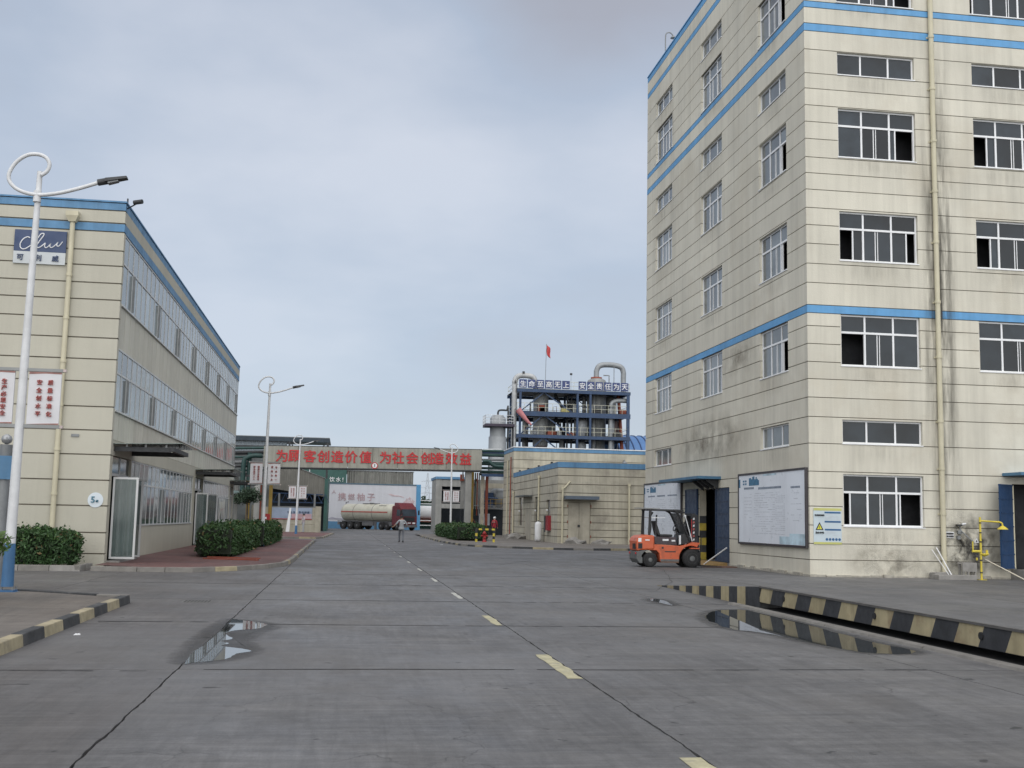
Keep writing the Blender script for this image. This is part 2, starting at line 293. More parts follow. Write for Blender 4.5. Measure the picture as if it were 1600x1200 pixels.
# ------------------------------------------------------------------ geometry helpers
ACC = {}
def thing(name, label, cat, loc=(0, 0, 0), group=None, rz=0.0):
    o = bpy.data.objects.new(name, None); COL.objects.link(o); o.location = loc; o.rotation_euler = (0, 0, rz)
    o.empty_display_size = 0.3
    o['label'] = label; o['category'] = cat
    if group: o['group'] = group
    ACC[o] = Vector(loc) if rz == 0.0 else Vector((0, 0, 0))
    return o
def tag(o, label=None, cat=None, group=None, kind=None):
    for k, v in (('label', label), ('category', cat), ('group', group), ('kind', kind)):
        if v: o[k] = v
    return o
class MB:
    def __init__(s): s.v = []; s.f = []; s.m = []; s.sm = []
    def add(s, vs, fs, mi=0, sm=False):
        n = len(s.v); s.v += [tuple(v) for v in vs]
        for f in fs: s.f.append(tuple(i + n for i in f)); s.m.append(mi); s.sm.append(sm)
    def box(s, x0, x1, y0, y1, z0, z1, mi=0):
        if x0 > x1: x0, x1 = x1, x0
        if y0 > y1: y0, y1 = y1, y0
        if z0 > z1: z0, z1 = z1, z0
        s.add([(x0, y0, z0), (x1, y0, z0), (x1, y1, z0), (x0, y1, z0), (x0, y0, z1), (x1, y0, z1), (x1, y1, z1), (x0, y1, z1)],
              [(0, 3, 2, 1), (4, 5, 6, 7), (0, 1, 5, 4), (1, 2, 6, 5), (2, 3, 7, 6), (3, 0, 4, 7)], mi)
        return s
    def hexa(s, p, mi=0):   # 8 corners, bottom ring then top ring
        s.add(p, [(0, 3, 2, 1), (4, 5, 6, 7), (0, 1, 5, 4), (1, 2, 6, 5), (2, 3, 7, 6), (3, 0, 4, 7)], mi); return s
    def bar(s, a, b, w_, h_=None, mi=0, up=(0, 0, 1)):
        a = Vector(a); b = Vector(b); h_ = h_ or w_; d = (b - a).normalized(); u = Vector(up)
        if abs(d.dot(u)) > 0.98: u = Vector((0, 1, 0))
        r = d.cross(u).normalized() * w_ / 2; u2 = r.cross(d).normalized() * h_ / 2
        s.hexa([a - r - u2, a + r - u2, b + r - u2, b - r - u2, a - r + u2, a + r + u2, b + r + u2, b - r + u2], mi); return s
    def tube(s, pts, r, n=10, mi=0, caps=True):
        pts = [Vector(p) for p in pts]; rs = r if isinstance(r, (list, tuple)) else [r] * len(pts)
        d0 = (pts[1] - pts[0]).normalized(); ref = Vector((0, 0, 1)) if abs(d0.z) < 0.9 else Vector((0, 1, 0))
        u = d0.cross(ref).normalized(); base = len(s.v); rings = []
        for i, p in enumerate(pts):
            if i == 0: t = d0
            elif i == len(pts) - 1: t = (pts[i] - pts[i - 1]).normalized()
            else: t = ((pts[i] - pts[i - 1]).normalized() + (pts[i + 1] - pts[i]).normalized()).normalized()
            u = (u - t * u.dot(t)).normalized(); v = t.cross(u)
            rings.append([p + (u * math.cos(2 * math.pi * k / n) + v * math.sin(2 * math.pi * k / n)) * rs[i] for k in range(n)])
        vs = [q for rg in rings for q in rg]; fs = []
        for i in range(len(pts) - 1):
            for k in range(n):
                k2 = (k + 1) % n; fs.append((i * n + k, i * n + k2, (i + 1) * n + k2, (i + 1) * n + k))
        s.add(vs, fs, mi, True)
        if caps:
            s.add(rings[0], [tuple(reversed(range(n)))], mi); s.add(rings[-1], [tuple(range(n))], mi)
        return s
    def prism(s, poly, axis, a, b, mi=0):   # poly of 2D points, extruded along axis
        def P(q, t):
            if axis == 0: return (t, q[0], q[1])
            if axis == 1: return (q[0], t, q[1])
            return (q[0], q[1], t)
        n = len(poly); vs = [P(q, a) for q in poly] + [P(q, b) for q in poly]
        fs = [tuple(range(n)), tuple(reversed(range(n, 2 * n)))] + [(i, n + i, n + (i + 1) % n, (i + 1) % n) for i in range(n)]
        s.add(vs, fs, mi); return s
    def lathe(s, prof, c, n=20, axis=2, mi=0):
        vs = []; fs = []
        for (r, h) in prof:
            for k in range(n):
                a = 2 * math.pi * k / n; p = (r * math.cos(a), r * math.sin(a), h)
                if axis == 0: p = (p[2], p[0], p[1])
                elif axis == 1: p = (p[0], p[2], p[1])
                vs.append((p[0] + c[0], p[1] + c[1], p[2] + c[2]))
        for i in range(len(prof) - 1):
            for k in range(n): fs.append((i * n + k, i * n + (k + 1) % n, (i + 1) * n + (k + 1) % n, (i + 1) * n + k))
        s.add(vs, fs, mi, True)
        s.add(vs[:n], [tuple(reversed(range(n)))], mi); s.add(vs[-n:], [tuple(range(n))], mi); return s
    def build(s, name, mats, parent=None, bevel=0.0, fix=True):
        off = ACC.get(parent, Vector((0, 0, 0))) if parent is not None else Vector((0, 0, 0))
        me = bpy.data.meshes.new(name)
        me.from_pydata([(x - off.x, y - off.y, z - off.z) for x, y, z in s.v], [], s.f)
        mats = mats if isinstance(mats, (list, tuple)) else [mats]
        for q in mats: me.materials.append(q)
        me.polygons.foreach_set('material_index', s.m); me.polygons.foreach_set('use_smooth', s.sm)
        if fix and len(s.f) < 20000:
            bm = bmesh.new(); bm.from_mesh(me); bmesh.ops.recalc_face_normals(bm, faces=bm.faces); bm.to_mesh(me); bm.free()
        me.update()
        o = bpy.data.objects.new(name, me); COL.objects.link(o)
        if parent is not None: o.parent = parent
        ACC[o] = off.copy()
        if bevel:
            b = o.modifiers.new('bevel', 'BEVEL'); b.width = bevel; b.segments = 2; b.limit_method = 'ANGLE'; b.angle_limit = R(40)
        return o
_pc = {}
def piece(name, dims, center, m_, parent):
    key = (name, tuple(round(d, 3) for d in dims), m_.name)
    if key not in _pc:
        x, y, z = [d / 2 for d in dims]; b = MB().box(-x, x, -y, y, -z, z)
        me = bpy.data.meshes.new(name); me.from_pydata(b.v, [], b.f); me.materials.append(m_); _pc[key] = me
    o = bpy.data.objects.new(name, _pc[key]); COL.objects.link(o); o.parent = parent
    o.location = Vector(center) - ACC[parent]; ACC[o] = Vector(center)
    if name == 'pane': o.rotation_euler = (random.uniform(-.006, .006), random.uniform(-.006, .006), random.uniform(-.008, .008))
    return o
def letter(ch, center, size, m_, parent, rot=(R(90), 0, 0), name='letter', sx=1.0):
    if (ch, m_.name) not in TXT:
        me = TXT[ch].copy(); me.materials.clear(); me.materials.append(m_); TXT[(ch, m_.name)] = me
    o = bpy.data.objects.new(name, TXT[(ch, m_.name)]); COL.objects.link(o); o.parent = parent
    o.location = Vector(center) - ACC[parent]; o.rotation_euler = rot; o.scale = (size * sx, size, 1.0)
    ACC[o] = Vector(center); return o
def dup(o, parent=None):
    c = o.copy(); COL.objects.link(c)
    if parent is not None: c.parent = parent
    for ch in list(o.children): dup(ch, c)
    return c
def sheet(name, poly, z, m_, kind=None, parent=None):
    return MB_sheet(name, [(x, y, z) for x, y in poly], m_, kind, parent)
def MB_sheet(name, pts, m_, kind=None, parent=None):
    me = bpy.data.meshes.new(name); bm = bmesh.new()
    off = ACC.get(parent, Vector((0, 0, 0))) if parent is not None else Vector((0, 0, 0))
    f = bm.faces.new([bm.verts.new(Vector(p) - off) for p in pts])
    if f.normal.z < 0: f.normal_flip()
    bmesh.ops.recalc_face_normals(bm, faces=bm.faces)
    f.normal_update()
    if f.normal.z < 0: f.normal_flip()
    bm.to_mesh(me); bm.free(); me.materials.append(m_)
    o = bpy.data.objects.new(name, me); COL.objects.link(o)
    if parent is not None: o.parent = parent
    if kind: o['kind'] = kind
    return o
def smooth_path(pts, n=6):
    P = [Vector(p) for p in pts]; out = []
    for i in range(len(P) - 1):
        p0 = P[max(0, i - 1)]; p1 = P[i]; p2 = P[i + 1]; p3 = P[min(len(P) - 1, i + 2)]
        for k in range(n):
            t = k / n
            out.append(0.5 * ((2 * p1) + (p2 - p0) * t + (2 * p0 - 5 * p1 + 4 * p2 - p3) * t * t + (3 * p1 - p0 - 3 * p2 + p3) * t ** 3))
    out.append(P[-1]); return out

# facades: F = (axis, const, inward) ; u runs along the facade, z up, d into the wall
class Facade:
    def __init__(s, kind, c): s.k = kind; s.c = c     # kind '-Y', '-X', '+X'
    def rng3(s, u0, u1, z0, z1, d0, d1):
        if s.k == '-Y': return (u0, u1, s.c + d0, s.c + d1, z0, z1)
        if s.k == '-X': return (s.c + d0, s.c + d1, u0, u1, z0, z1)
        return (s.c - d1, s.c - d0, u0, u1, z0, z1)
    def box(s, mb, u0, u1, z0, z1, d0, d1, mi=0): mb.box(*s.rng3(u0, u1, z0, z1, d0, d1), mi)
    def piece(s, name, u0, u1, z0, z1, d0, d1, m_, parent):
        a = s.rng3(u0, u1, z0, z1, d0, d1)
        return piece(name, (abs(a[1] - a[0]), abs(a[3] - a[2]), abs(a[5] - a[4])), ((a[0] + a[1]) / 2, (a[2] + a[3]) / 2, (a[4] + a[5]) / 2), m_, parent)
def courses(F, parent, u0, u1, zs, mats, openings, thick=0.25, gap=0.027, name='wall_course', back=GROOVE, gz=None):
    # zs: list of (z0, z1, material); each course one object, cut by the openings
    for (z0, z1, m_) in zs:
        mb = MB(); a, b = z0 + gap / 2, z1 - gap / 2
        us = sorted({u0, u1} | {u for o in openings for u in o[:2] if u0 < u < u1 and o[2] < b and o[3] > a})
        for i in range(len(us) - 1):
            p, q = us[i], us[i + 1]; segs = [(a, b)]
            for o in openings:
                if o[0] <= p + 1e-6 and o[1] >= q - 1e-6:
                    ns = []
                    for (c, d) in segs:
                        if o[2] >= d or o[3] <= c: ns.append((c, d)); continue
                        if o[2] > c: ns.append((c, o[2]))
                        if o[3] < d: ns.append((o[3], d))
                    segs = ns
            segs = [sg for sg in segs if sg[1] - sg[0] > 0.004]
            if not segs and mb.v: mb.build(name, m_, parent); mb = MB()
            for (c, d) in segs: F.box(mb, p, q, c, d, 0, thick)
        if mb.v: mb.build(name, m_, parent)
    # recessed mortar layer behind, with the same openings
    mb = MB(); zl, zh = zs[0][0], zs[-1][1]
    us = sorted({u0 + .03, u1 - .03} | {u for o in openings for u in (o[0] - .01, o[1] + .01) if u0 + .03 < u < u1 - .03})
    for i in range(len(us) - 1):
        p, q = us[i], us[i + 1]; segs = [(zl, zh)]
        for o in openings:
            if o[0] - .01 <= p + 1e-6 and o[1] + .01 >= q - 1e-6:
                ns = []
                for (c, d) in segs:
                    if o[2] >= d or o[3] <= c: ns.append((c, d)); continue
                    if o[2] > c: ns.append((c, o[2] - .01))
                    if o[3] < d: ns.append((o[3] + .01, d))
                segs = ns
        for (c, d) in segs: F.box(mb, p, q, c, d, 0.035, 0.2)
    mb.build('wall_backing', back, parent)
def window(F, parent, u0, u1, z0, z1, kind='big', open_=None, glass=GLASS, fr=UPVC, flip=False):
    d0, d1 = 0.10, 0.17; t = 0.055
    mb = MB()
    F.box(mb, u0, u1, z0, z0 + t, d0, d1); F.box(mb, u0, u1, z1 - t, z1, d0, d1)
    F.box(mb, u0, u0 + t, z0 + t, z1 - t, d0, d1); F.box(mb, u1 - t, u1, z0 + t, z1 - t, d0, d1)
    F.box(mb, u0 - .02, u1 + .02, z0 - .035, z0 - .002, -0.03, 0.16)
    W = u1 - u0; m1, m2 = u0 + W * .315, u0 + W * .675
    panes = []
    if kind == 'big':
        zt = z0 + (z1 - z0) * .655
        F.box(mb, u0 + t, u1 - t, zt - .035, zt + .035, d0 - .004, d1)
        for mm_ in (m1, m2): F.box(mb, mm_ - .032, mm_ + .032, z0 + t, z1 - t, d0 + .004, d1 - .004)
        ed = [u0 + t, m1 - .032, m1 + .032, m2 - .032, m2 + .032, u1 - t]
        for a, b in ((0, 1), (2, 3), (4, 5)): panes.append((ed[a], ed[b], zt + .035, z1 - t, .13))
        lo = [(ed[0], ed[1]), (ed[2], ed[3]), (ed[4], ed[5])]
        for i, (a, b) in enumerate(lo):
            if open_ is not None and i in open_:
                f = open_[i]           # fraction of the bay still covered by its sash
                if f > 0:
                    if i == 0: a2, b2 = b - (b - a) * f, b
                    else: a2, b2 = a, a + (b - a) * f
                    panes.append((a2, b2, z0 + t, zt - .035, .15)); s = a2 if i == 0 else b2
                    F.box(mb, s - .022, s + .022, z0 + t, zt - .035, d0 + .01, d1 - .01)
            else: panes.append((a, b, z0 + t, zt - .035, .13))
        mid = (ed[2] + ed[3]) / 2 + (.1 if flip else -.05)
        F.box(mb, mid - .03, mid + .0, z0 + t, zt - .035, d0 + .02, d1 - .035); F.box(mb, mid + .06, mid + .085, z0 + t, zt - .035, d0 + .022, d1 - .035)
    else:
        for mm_ in (m1, m2): F.box(mb, mm_ - .03, mm_ + .03, z0 + t, z1 - t, d0 + .004, d1 - .004)
        ed = [u0 + t, m1 - .03, m1 + .03, m2 - .03, m2 + .03, u1 - t]
        for a, b in ((0, 1), (2, 3), (4, 5)): panes.append((ed[a], ed[b], z0 + t, z1 - t, .13))
    w_ = mb.build('window', fr, parent)
    for (a, b, c, d, dd) in panes: F.piece('pane', a, b, c, d, dd, dd + .012, glass, w_)
    return w_

# ------------------------------------------------------------------ ground
g = sheet('ground', [(-1500, -60), (1500, -60), (1500, 3000), (-1500, 3000)], -0.034, G_FAR, 'structure')
jf = sheet('road_joint_filler', [(-30, 1), (23, 1), (23, 150), (-30, 150)], -0.022, G_JOINT, 'structure')
road = bpy.data.objects.new('road', None); COL.objects.link(road); road['kind'] = 'structure'; ACC[road] = Vector((0, 0, 0))
xl = [-29.7, -25.5, -21.2, -16.9, -12.4, -8.1, -5.95, -1.68, 2.58, 6.85, 11.3, 15.5, 19.0, 23.0]
yl = [1.0 - 0.0] + [2.4 + 5.1 * i for i in range(0, 30)]
def jag(n, amp, seed):
    r_ = np.random.default_rng(seed); a = r_.normal(0, 1, n); k = np.array([1, 2, 3, 2, 1.]) / 9
    return np.convolve(a, k, 'same') * amp
for j in range(len(yl) - 1):
    y0, y1 = yl[j], yl[j + 1]
    for i in range(len(xl) - 1):
        x0, x1 = xl[i], xl[i + 1]
        if (x1 < -6 or x0 > 18) and (y0 < 5 or y1 > 110): continue
        if x0 >= 6.8 and x1 <= 11.4 and y1 < 22.7 and y0 > 5: pass
        near = y0 < 60
        nseg = 90 if y0 < 20 else (34 if y0 < 40 else (12 if near else 2)); wl = wr = 0.005; wt = 0.009
        if abs(x0 + 1.68) < .01 or abs(x0 - 2.58) < .01: wl = 0.007
        if abs(x1 + 1.68) < .01 or abs(x1 - 2.58) < .01: wr = 0.007
        ys = np.linspace(y0 + wt, y1 - wt, nseg + 1); amp = 0.013
        cl = jag(nseg + 1, amp, int(i * 131 + j)) * 0.6 + jag(nseg + 1, amp, int(i * 977 + 3)) * 0.2
        crv = jag(nseg + 1, amp, int((i + 1) * 131 + j)) * 0.6 + jag(nseg + 1, amp, int((i + 1) * 977 + 3)) * 0.2
        el = jag(nseg + 1, 0.008, i * 7 + j * 3 + 1); er = jag(nseg + 1, 0.008, i * 5 + j * 9 + 2)
        cl[0] = cl[-1] = crv[0] = crv[-1] = 0
        Lp = [(x0 + wl + cl[k] + abs(el[k]), ys[k]) for k in range(nseg + 1)]
        Rp = [(x1 - wr + crv[k] - abs(er[k]), ys[k]) for k in range(nseg + 1)]
        vs = []; fs = []
        for k in range(nseg + 1): vs += [(*Lp[k], 0), (*Rp[k], 0), (Lp[k][0], Lp[k][1], -.02), (Rp[k][0], Rp[k][1], -.02)]
        for k in range(nseg):
            a = 4 * k; b = a + 4
            fs += [(a, a + 1, b + 1, b), (a + 2, a, b, b + 2), (a + 1, a + 3, b + 3, b + 1)]
        fs += [(0, 2, 3, 1)]
        mb = MB(); mb.add(vs, fs); mb.build('concrete_slab', G_SLAB, road, fix=False)
# worn dashes of the centre line, beside the joint
def dash(x, y0, y1, wd, m_, seed):
    r_ = random.Random(seed); n = 10; pts = []
    ys = [y0 + (y1 - y0) * k / n for k in range(n + 1)]
    Lp = [(x - wd / 2 + r_.uniform(-.012, .012), q) for q in ys]; Rp = [(x + wd / 2 + r_.uniform(-.02, .02), q) for q in reversed(ys)]
    sheet('lane_marking', Lp + Rp, 0.004, m_, 'structure')
for k, (y0, y1, wd, m_) in enumerate([(5.9, 7.95, .17, PAINTY), (11.9, 14.0, .16, PAINTY), (17.8, 19.6, .13, PAINTY), (23.6, 25.5, .09, PAINTW), (29.8, 31.5, .08, PAINTW),
        (35.8, 37.4, .08, PAINTW), (41.8, 43.3, .08, PAINTW), (47.8, 49.3, .07, PAINTW), (53.8, 55.0, .07, PAINTW), (60, 61.2, .07, PAINTW), (66, 67, .07, PAINTW)]):
    dash(2.49, y0, y1, wd, m_, k)
# dark sealed strips along the cross joints
def joint_seal(y, x0, x1, wd, seed):
    r_ = random.Random(seed); n = int((x1 - x0) * 4); ph = r_.uniform(0, 6)
    yc = [y + .02 * math.sin(k * .3 + ph) + r_.uniform(-.006, .006) for k in range(n + 1)]
    mb = MB()
    for k in range(n):
        if r_.random() < .12: continue
        a, b = x0 + (x1 - x0) * k / n, x0 + (x1 - x0) * (k + 1) / n; w0 = wd * r_.uniform(.25, .6); w1 = wd * r_.uniform(.25, .6)
        mb.add([(a, yc[k] - w0, .0035), (b, yc[k + 1] - w1, .0035), (b, yc[k + 1] + w1, .0035), (a, yc[k] + w0, .0035)], [(0, 1, 2, 3)])
    o = mb.build('joint_seal', mat('joint_tar', (.045, .045, .046), .85, var=.3, scale=8), None, fix=False); o['kind'] = 'structure'
for k_, (y_, a_, b_, w_) in enumerate([(12.62, -1.66, 6.83, .045), (17.72, -1.66, 6.83, .055), (22.8, -1.66, 8.0, .06), (18.05, -3.6, -1.7, .07), (28.0, -5.9, 6.8, .06), (33.1, -1.66, 11.2, .07), (7.5, -5.9, -1.7, .03), (12.5, -3.6, -1.7, .035)]): joint_seal(y_, a_, b_, w_, k_)
# hairline cracks
def crack(pts, wd, seed=0):
    r_ = random.Random(seed); P = []
    for i in range(len(pts) - 1):
        for k in range(6):
            t = k / 6; P.append((pts[i][0] * (1 - t) + pts[i + 1][0] * t + r_.uniform(-.03, .03), pts[i][1] * (1 - t) + pts[i + 1][1] * t + r_.uniform(-.03, .03)))
    mb = MB()
    for i in range(len(P) - 1):
        a = Vector((*P[i], 0.004)); b = Vector((*P[i + 1], 0.004)); d = (b - a); n = Vector((-d.y, d.x, 0)).normalized() * wd * r_.uniform(.3, .7)
        mb.add([a - n, a + n, b + n, b - n], [(0, 1, 2, 3)])
    o = mb.build('road_crack', G_JOINT, None); o['kind'] = 'structure'
crack([(-3.6, 17.9), (-3.1, 18.05), (-2.5, 18.0), (-2.0, 18.1)], .02, 2)
crack([(4.4, 40), (5.6, 41), (6.8, 44), (8.0, 47)], .02, 3)
crack([(-4.7, 11.4), (-4.1, 11.5), (-3.4, 11.45), (-2.8, 11.55)], .014, 5)
crack([(7.6, 27), (9.2, 31), (10.5, 36), (11.5, 40)], .015, 6)

# puddles
def blob(poly, seed, n=5, amp=.02):
    r_ = random.Random(seed); P = smooth_path([(x, y, 0) for x, y in poly + [poly[0]]], n)
    return [(p.x + r_.uniform(-amp, amp) * .5, p.y + r_.uniform(-amp, amp)) for p in P[:-1]]
DAMP = ground_mat('damp_concrete', (.062, .061, .060), wet=.45, rnd=0)
def _damp_alpha():
    t = DAMP.node_tree; N = t.nodes; L = t.links; b = N['Principled BSDF']
    a = N.new('ShaderNodeAttribute'); a.attribute_name = 'wet'
    nz = N.new('ShaderNodeTexNoise'); nz.inputs['Scale'].default_value = 5; nz.inputs['Detail'].default_value = 8; nz.inputs['Roughness'].default_value = .7
    gp = N.new('ShaderNodeNewGeometry'); L.new(gp.outputs['Position'], nz.inputs['Vector'])
    ad = N.new('ShaderNodeMath'); ad.operation = 'MULTIPLY_ADD'; L.new(nz.outputs[0], ad.inputs[0]); ad.inputs[1].default_value = 1.3; L.new(a.outputs['Fac'], ad.inputs[2])
    mrn = N.new('ShaderNodeMapRange'); L.new(ad.outputs[0], mrn.inputs[0]); mrn.inputs[1].default_value = .85; mrn.inputs[2].default_value = 1.5; mrn.inputs[3].default_value = 0; mrn.inputs[4].default_value = .55
    L.new(mrn.outputs[0], b.inputs['Alpha'])
_damp_alpha()
def damp(poly, grow, seed):
    P = blob(poly, seed, amp=.01); n = len(P); c = Vector((sum(p[0] for p in P) / n, sum(p[1] for p in P) / n))
    rings = []
    for k, g_ in enumerate((0, .35, .7, 1.0)):
        ring = []
        for i in range(n):
            a, b = Vector(P[i - 3]), Vector(P[(i + 3) % n]); d = (b - a).normalized(); nn_ = Vector((d.y, -d.x)); q = Vector(P[i])
            if nn_.dot(q - c) < 0: nn_ = -nn_
            ring.append(q + nn_ * grow * g_)
        rings.append(ring)
    vs = [(c.x, c.y, .0026)] + [(p.x, p.y, .0026) for r_ in rings for p in r_]; fs = [(0, 1 + i, 1 + (i + 1) % n) for i in range(n)]
    for k in range(3): fs += [(1 + k * n + i, 1 + (k + 1) * n + i, 1 + (k + 1) * n + (i + 1) % n, 1 + k * n + (i + 1) % n) for i in range(n)]
    me = bpy.data.meshes.new('damp_patch'); me.from_pydata(vs, [], fs); me.materials.append(DAMP)
    at = me.attributes.new('wet', 'FLOAT', 'POINT'); at.data.foreach_set('value', [1.0] + [1.0] * n + [.65] * n + [.35] * n + [0.0] * n)
    o = bpy.data.objects.new('damp_patch', me); COL.objects.link(o); o['kind'] = 'structure'
def puddle(poly, z, seed, amp=.02, dp_=None):
    damp(dp_ or poly, .28, seed)
    o = sheet('puddle', blob(poly, seed, amp=amp), z, WATER, 'structure'); return o
puddle([(-1.67, 18.6), (-1.5, 18.35), (-1.1, 17.79), (-1.14, 17.1), (-1.44, 16.8), (-1.56, 16.34), (-1.39, 15.68), (-1.51, 15.37), (-1.39, 15.1), (-1.44, 14.78), (-1.16, 14.51), (-1.04, 14.25), (-1.19, 13.99), (-1.27, 13.46), (-1.59, 13.15), (-1.65, 13.04), (-1.71, 14.04), (-1.67, 14.84), (-1.66, 16.51), (-1.69, 17.85)], .004, 1, dp_=[(-1.67, 18.5), (-1.1, 17.8), (-1.1, 16.9), (-1.25, 16.2), (-1.25, 15.2), (-1.08, 14.3), (-1.3, 13.5), (-1.65, 13.2), (-1.75, 14.8), (-1.72, 17)])
puddle([(6.78, 20.52), (7.35, 21.31), (7.98, 20.93), (7.84, 19.04), (7.7, 17.35), (7.62, 15.67), (7.68, 14.49), (7.08, 14.19), (6.77, 14.69), (6.63, 15.63), (6.5, 16.78), (6.16, 17.56), (6.33, 19.16)], .004, 2, amp=.07)
puddle([(6.55, 23.6), (6.72, 24.2), (6.85, 23.7), (6.74, 22.9), (6.62, 22.3), (6.58, 23.0)], .004, 3)

# raised islands, brick pavements and their kerbs
def kerb_run(pts, zb, zt, wd, mats, setting, ln=1.0, start=0):
    """kerb stones as separate blocks along a polyline"""
    pts = [Vector((x, y, 0)) for x, y in pts]; k = start
    for i in range(len(pts) - 1):
        a, b = pts[i], pts[i + 1]; L_ = (b - a).length; n = max(1, round(L_ / ln)); d = (b - a) / n; nn = Vector((-d.y, d.x, 0)).normalized() * wd
        for q in range(n):
            p0 = a + d * q + d.normalized() * .006; p1 = a + d * (q + 1) - d.normalized() * .006
            dz = random.uniform(-.006, .006)
            mb = MB(); mb.hexa([p0 + Vector((0, 0, zb)), p1 + Vector((0, 0, zb)), p1 + nn + Vector((0, 0, zb)), p0 + nn + Vector((0, 0, zb)),
                                p0 + nn * .12 + Vector((0, 0, zt + dz)), p1 + nn * .12 + Vector((0, 0, zt + dz)), p1 + nn + Vector((0, 0, zt + dz)), p0 + nn + Vector((0, 0, zt + dz))])
            mb.build('kerb_stone', mats[k % len(mats)], setting, bevel=.012); k += 1
    return k
def setting(name):
    o = bpy.data.objects.new(name, None); COL.objects.link(o); o['kind'] = 'structure'; ACC[o] = Vector((0, 0, 0)); return o
# near-left traffic island
isl = setting('traffic_island_kerb')
sheet('traffic_island', [(-3.95, 5), (-3.86, 21.35), (-4.3, 21.55), (-6.0, 22.75), (-9.0, 23.2), (-30, 23.4), (-30, 5)], .128, G_ISL, 'structure')
kerb_run([(-3.78, 5.72), (-3.78, 21.7)], -.02, .15, .17, [KYEL, KBLK], isl, .995)
kerb_run([(-3.78, 21.7), (-4.35, 21.85), (-6.0, 22.95), (-9.0, 23.4), (-16, 23.6)], -.02, .15, .17, [KGREY, KBLK, KGREY], isl, 1.4)
# left brick pavement along the office building
bp_ = setting('brick_pavement_kerb')
outer = [(-6.9, 33.05), (-5.63, 32.95), (-4.11, 32.95), (-3.0, 34.3), (-2.2, 36.1), (-1.78, 38.0), (-1.68, 41), (-1.68, 74)]
def slope_sheet(name, pts, m_): return MB_sheet(name, pts, m_, 'structure')
slope_sheet('brick_pavement', [(-6.83, 33.2, .16), (-5.63, 33.1, .13), (-4.15, 33.1, .12), (-3.15, 34.4, .12), (-2.35, 36.2, .12), (-1.93, 38.05, .12), (-1.83, 41, .12), (-1.83, 74, .12), (-6.83, 74, .20)], G_BRICK)
kk = kerb_run(list(reversed(outer)), -.02, .13, -.16, [KGREY, KGREY, KGREY, KGREY, KYEL, KGREY], bp_, 1.0)
kerb_run([(-4.11, 32.9), (-5.63, 32.9)], -.02, .135, -.16, [KBLK], bp_, 0.5) if False else None
isb = setting('far_brick_island_kerb')
slope_sheet('far_brick_island', [(-5.5, 83, .12), (-1.9, 83, .12), (-1.5, 85, .12), (-.9, 106, .12), (-5.5, 108, .12)], G_BRICK)
kerb_run([(-5.5, 82.85), (-1.85, 82.85), (-1.38, 85), (-.75, 106.2)], -.02, .13, .16, [KGREY, KGREY, KYEL], isb, 1.2)
# right island in front of the annex
ir = setting('right_island_kerb')
ro = [(6.75, 100), (6.72, 78), (7.2, 69.5), (8.2, 66.7), (9.75, 65.1), (11.9, 63.6), (14.2, 63.4), (17.5, 64.5), (20, 66)]
sheet('right_island', [(6.9, 100), (6.88, 78), (7.35, 69.6), (8.3, 66.9), (9.85, 65.3), (11.95, 63.8), (14.2, 63.6), (17.5, 64.7), (20, 66.2), (24, 78), (24, 112), (7, 112)], .10, G_ISL, 'structure')
kerb_run(list(reversed(ro)), -.02, .12, -.16, [KYEL, KBLK, KGREY, KBLK], ir, 1.1)
sheet('planting_bed', [(-12, 32.9), (-7.15, 32.9), (-7.15, 34.6), (-12, 34.6)], .10, G_ISL, 'structure')
pbk = setting('planting_bed_kerb')
kerb_run([(-12, 32.75), (-7.1, 32.75), (-7.1, 34.4)], -.02, .16, .15, [KGREY, STONE], pbk, .8)

# ------------------------------------------------------------------ right tower building
CX, CY, CX2, CYF, TOP = 15.2, 35.47, 34.0, 56.0, 25.16
tower = thing('factory_building', 'tall beige seven-storey factory building with blue bands and white sliding windows at the right', 'building', (CX, CY, 0))
gl = [0.0, .55, 1.08, 1.68, 2.30, 2.90, 3.45, 4.38, 5.27, 5.92, 6.54, 7.12, 7.73, 8.34]
def zlist(seq, bands, wallm, bandm):
    out = []; al = sorted(seq)
    for i in range(len(al) - 1):
        b = any(abs(al[i] - q) < .02 for q in bands)
        out.append((al[i], al[i + 1], bandm if b else wallm))
    return out
ZR = gl + [8.78, 9.06, 9.82, 10.48, 11.17, 11.82, 12.42, 13.06, 13.64, 14.2, 14.85, 15.46, 16.05, 16.65, 17.2, 18.06, 18.73, 19.01, 19.59, 19.82, 20.43, 21.03, 21.63, 22.3, 23.12, 23.98, 24.24, 24.86, TOP]
ZR = zlist(ZR, [8.78, 18.73, 19.59, 23.98, 24.86], BEIGE_R, BLUE)
FY = Facade('-Y', CY); FX = Facade('-X', CX)
rows = [(1.67, 3.38, 'big'), (4.41, 5.2, 'small'), (7.03, 8.78, 'big'), (10.65, 12.36, 'big'), (14.28, 16.02, 'big'), (17.24, 18.04, 'small'), (19.88, 21.63, 'big'), (22.3, 23.1, 'small')]
front_cols = [(16.39, 19.24), (21.42, 24.27), (26.4, 29.25)]
op_f = []; op_s = []
for (a, b, k) in rows:
    for ci, (c, d) in enumerate(front_cols):
        if ci >= 1 and k == 'small' and a < 10: continue
        if ci == 1 and a < 2: continue
        op_f.append((c, d, a, b))
op_f.append((22.45, 25.6, 0.33, 3.2))
side_cols = [(37.16, 39.86), (44.12, 46.92), (51.4, 54.3)]
for (a, b, k) in rows:
    if a < 2: continue
    for ci, (c, d) in enumerate(side_cols):
        if k == 'small' and a < 10 and ci == 1: continue
        op_s.append((c, d, a, b))
op_s.append((43.3, 47.15, 0.12, 3.12))
courses(FY, tower, CX, CX2, ZR, None, op_f)
courses(FX, tower, CY + .25, CYF, ZR, None, op_s)
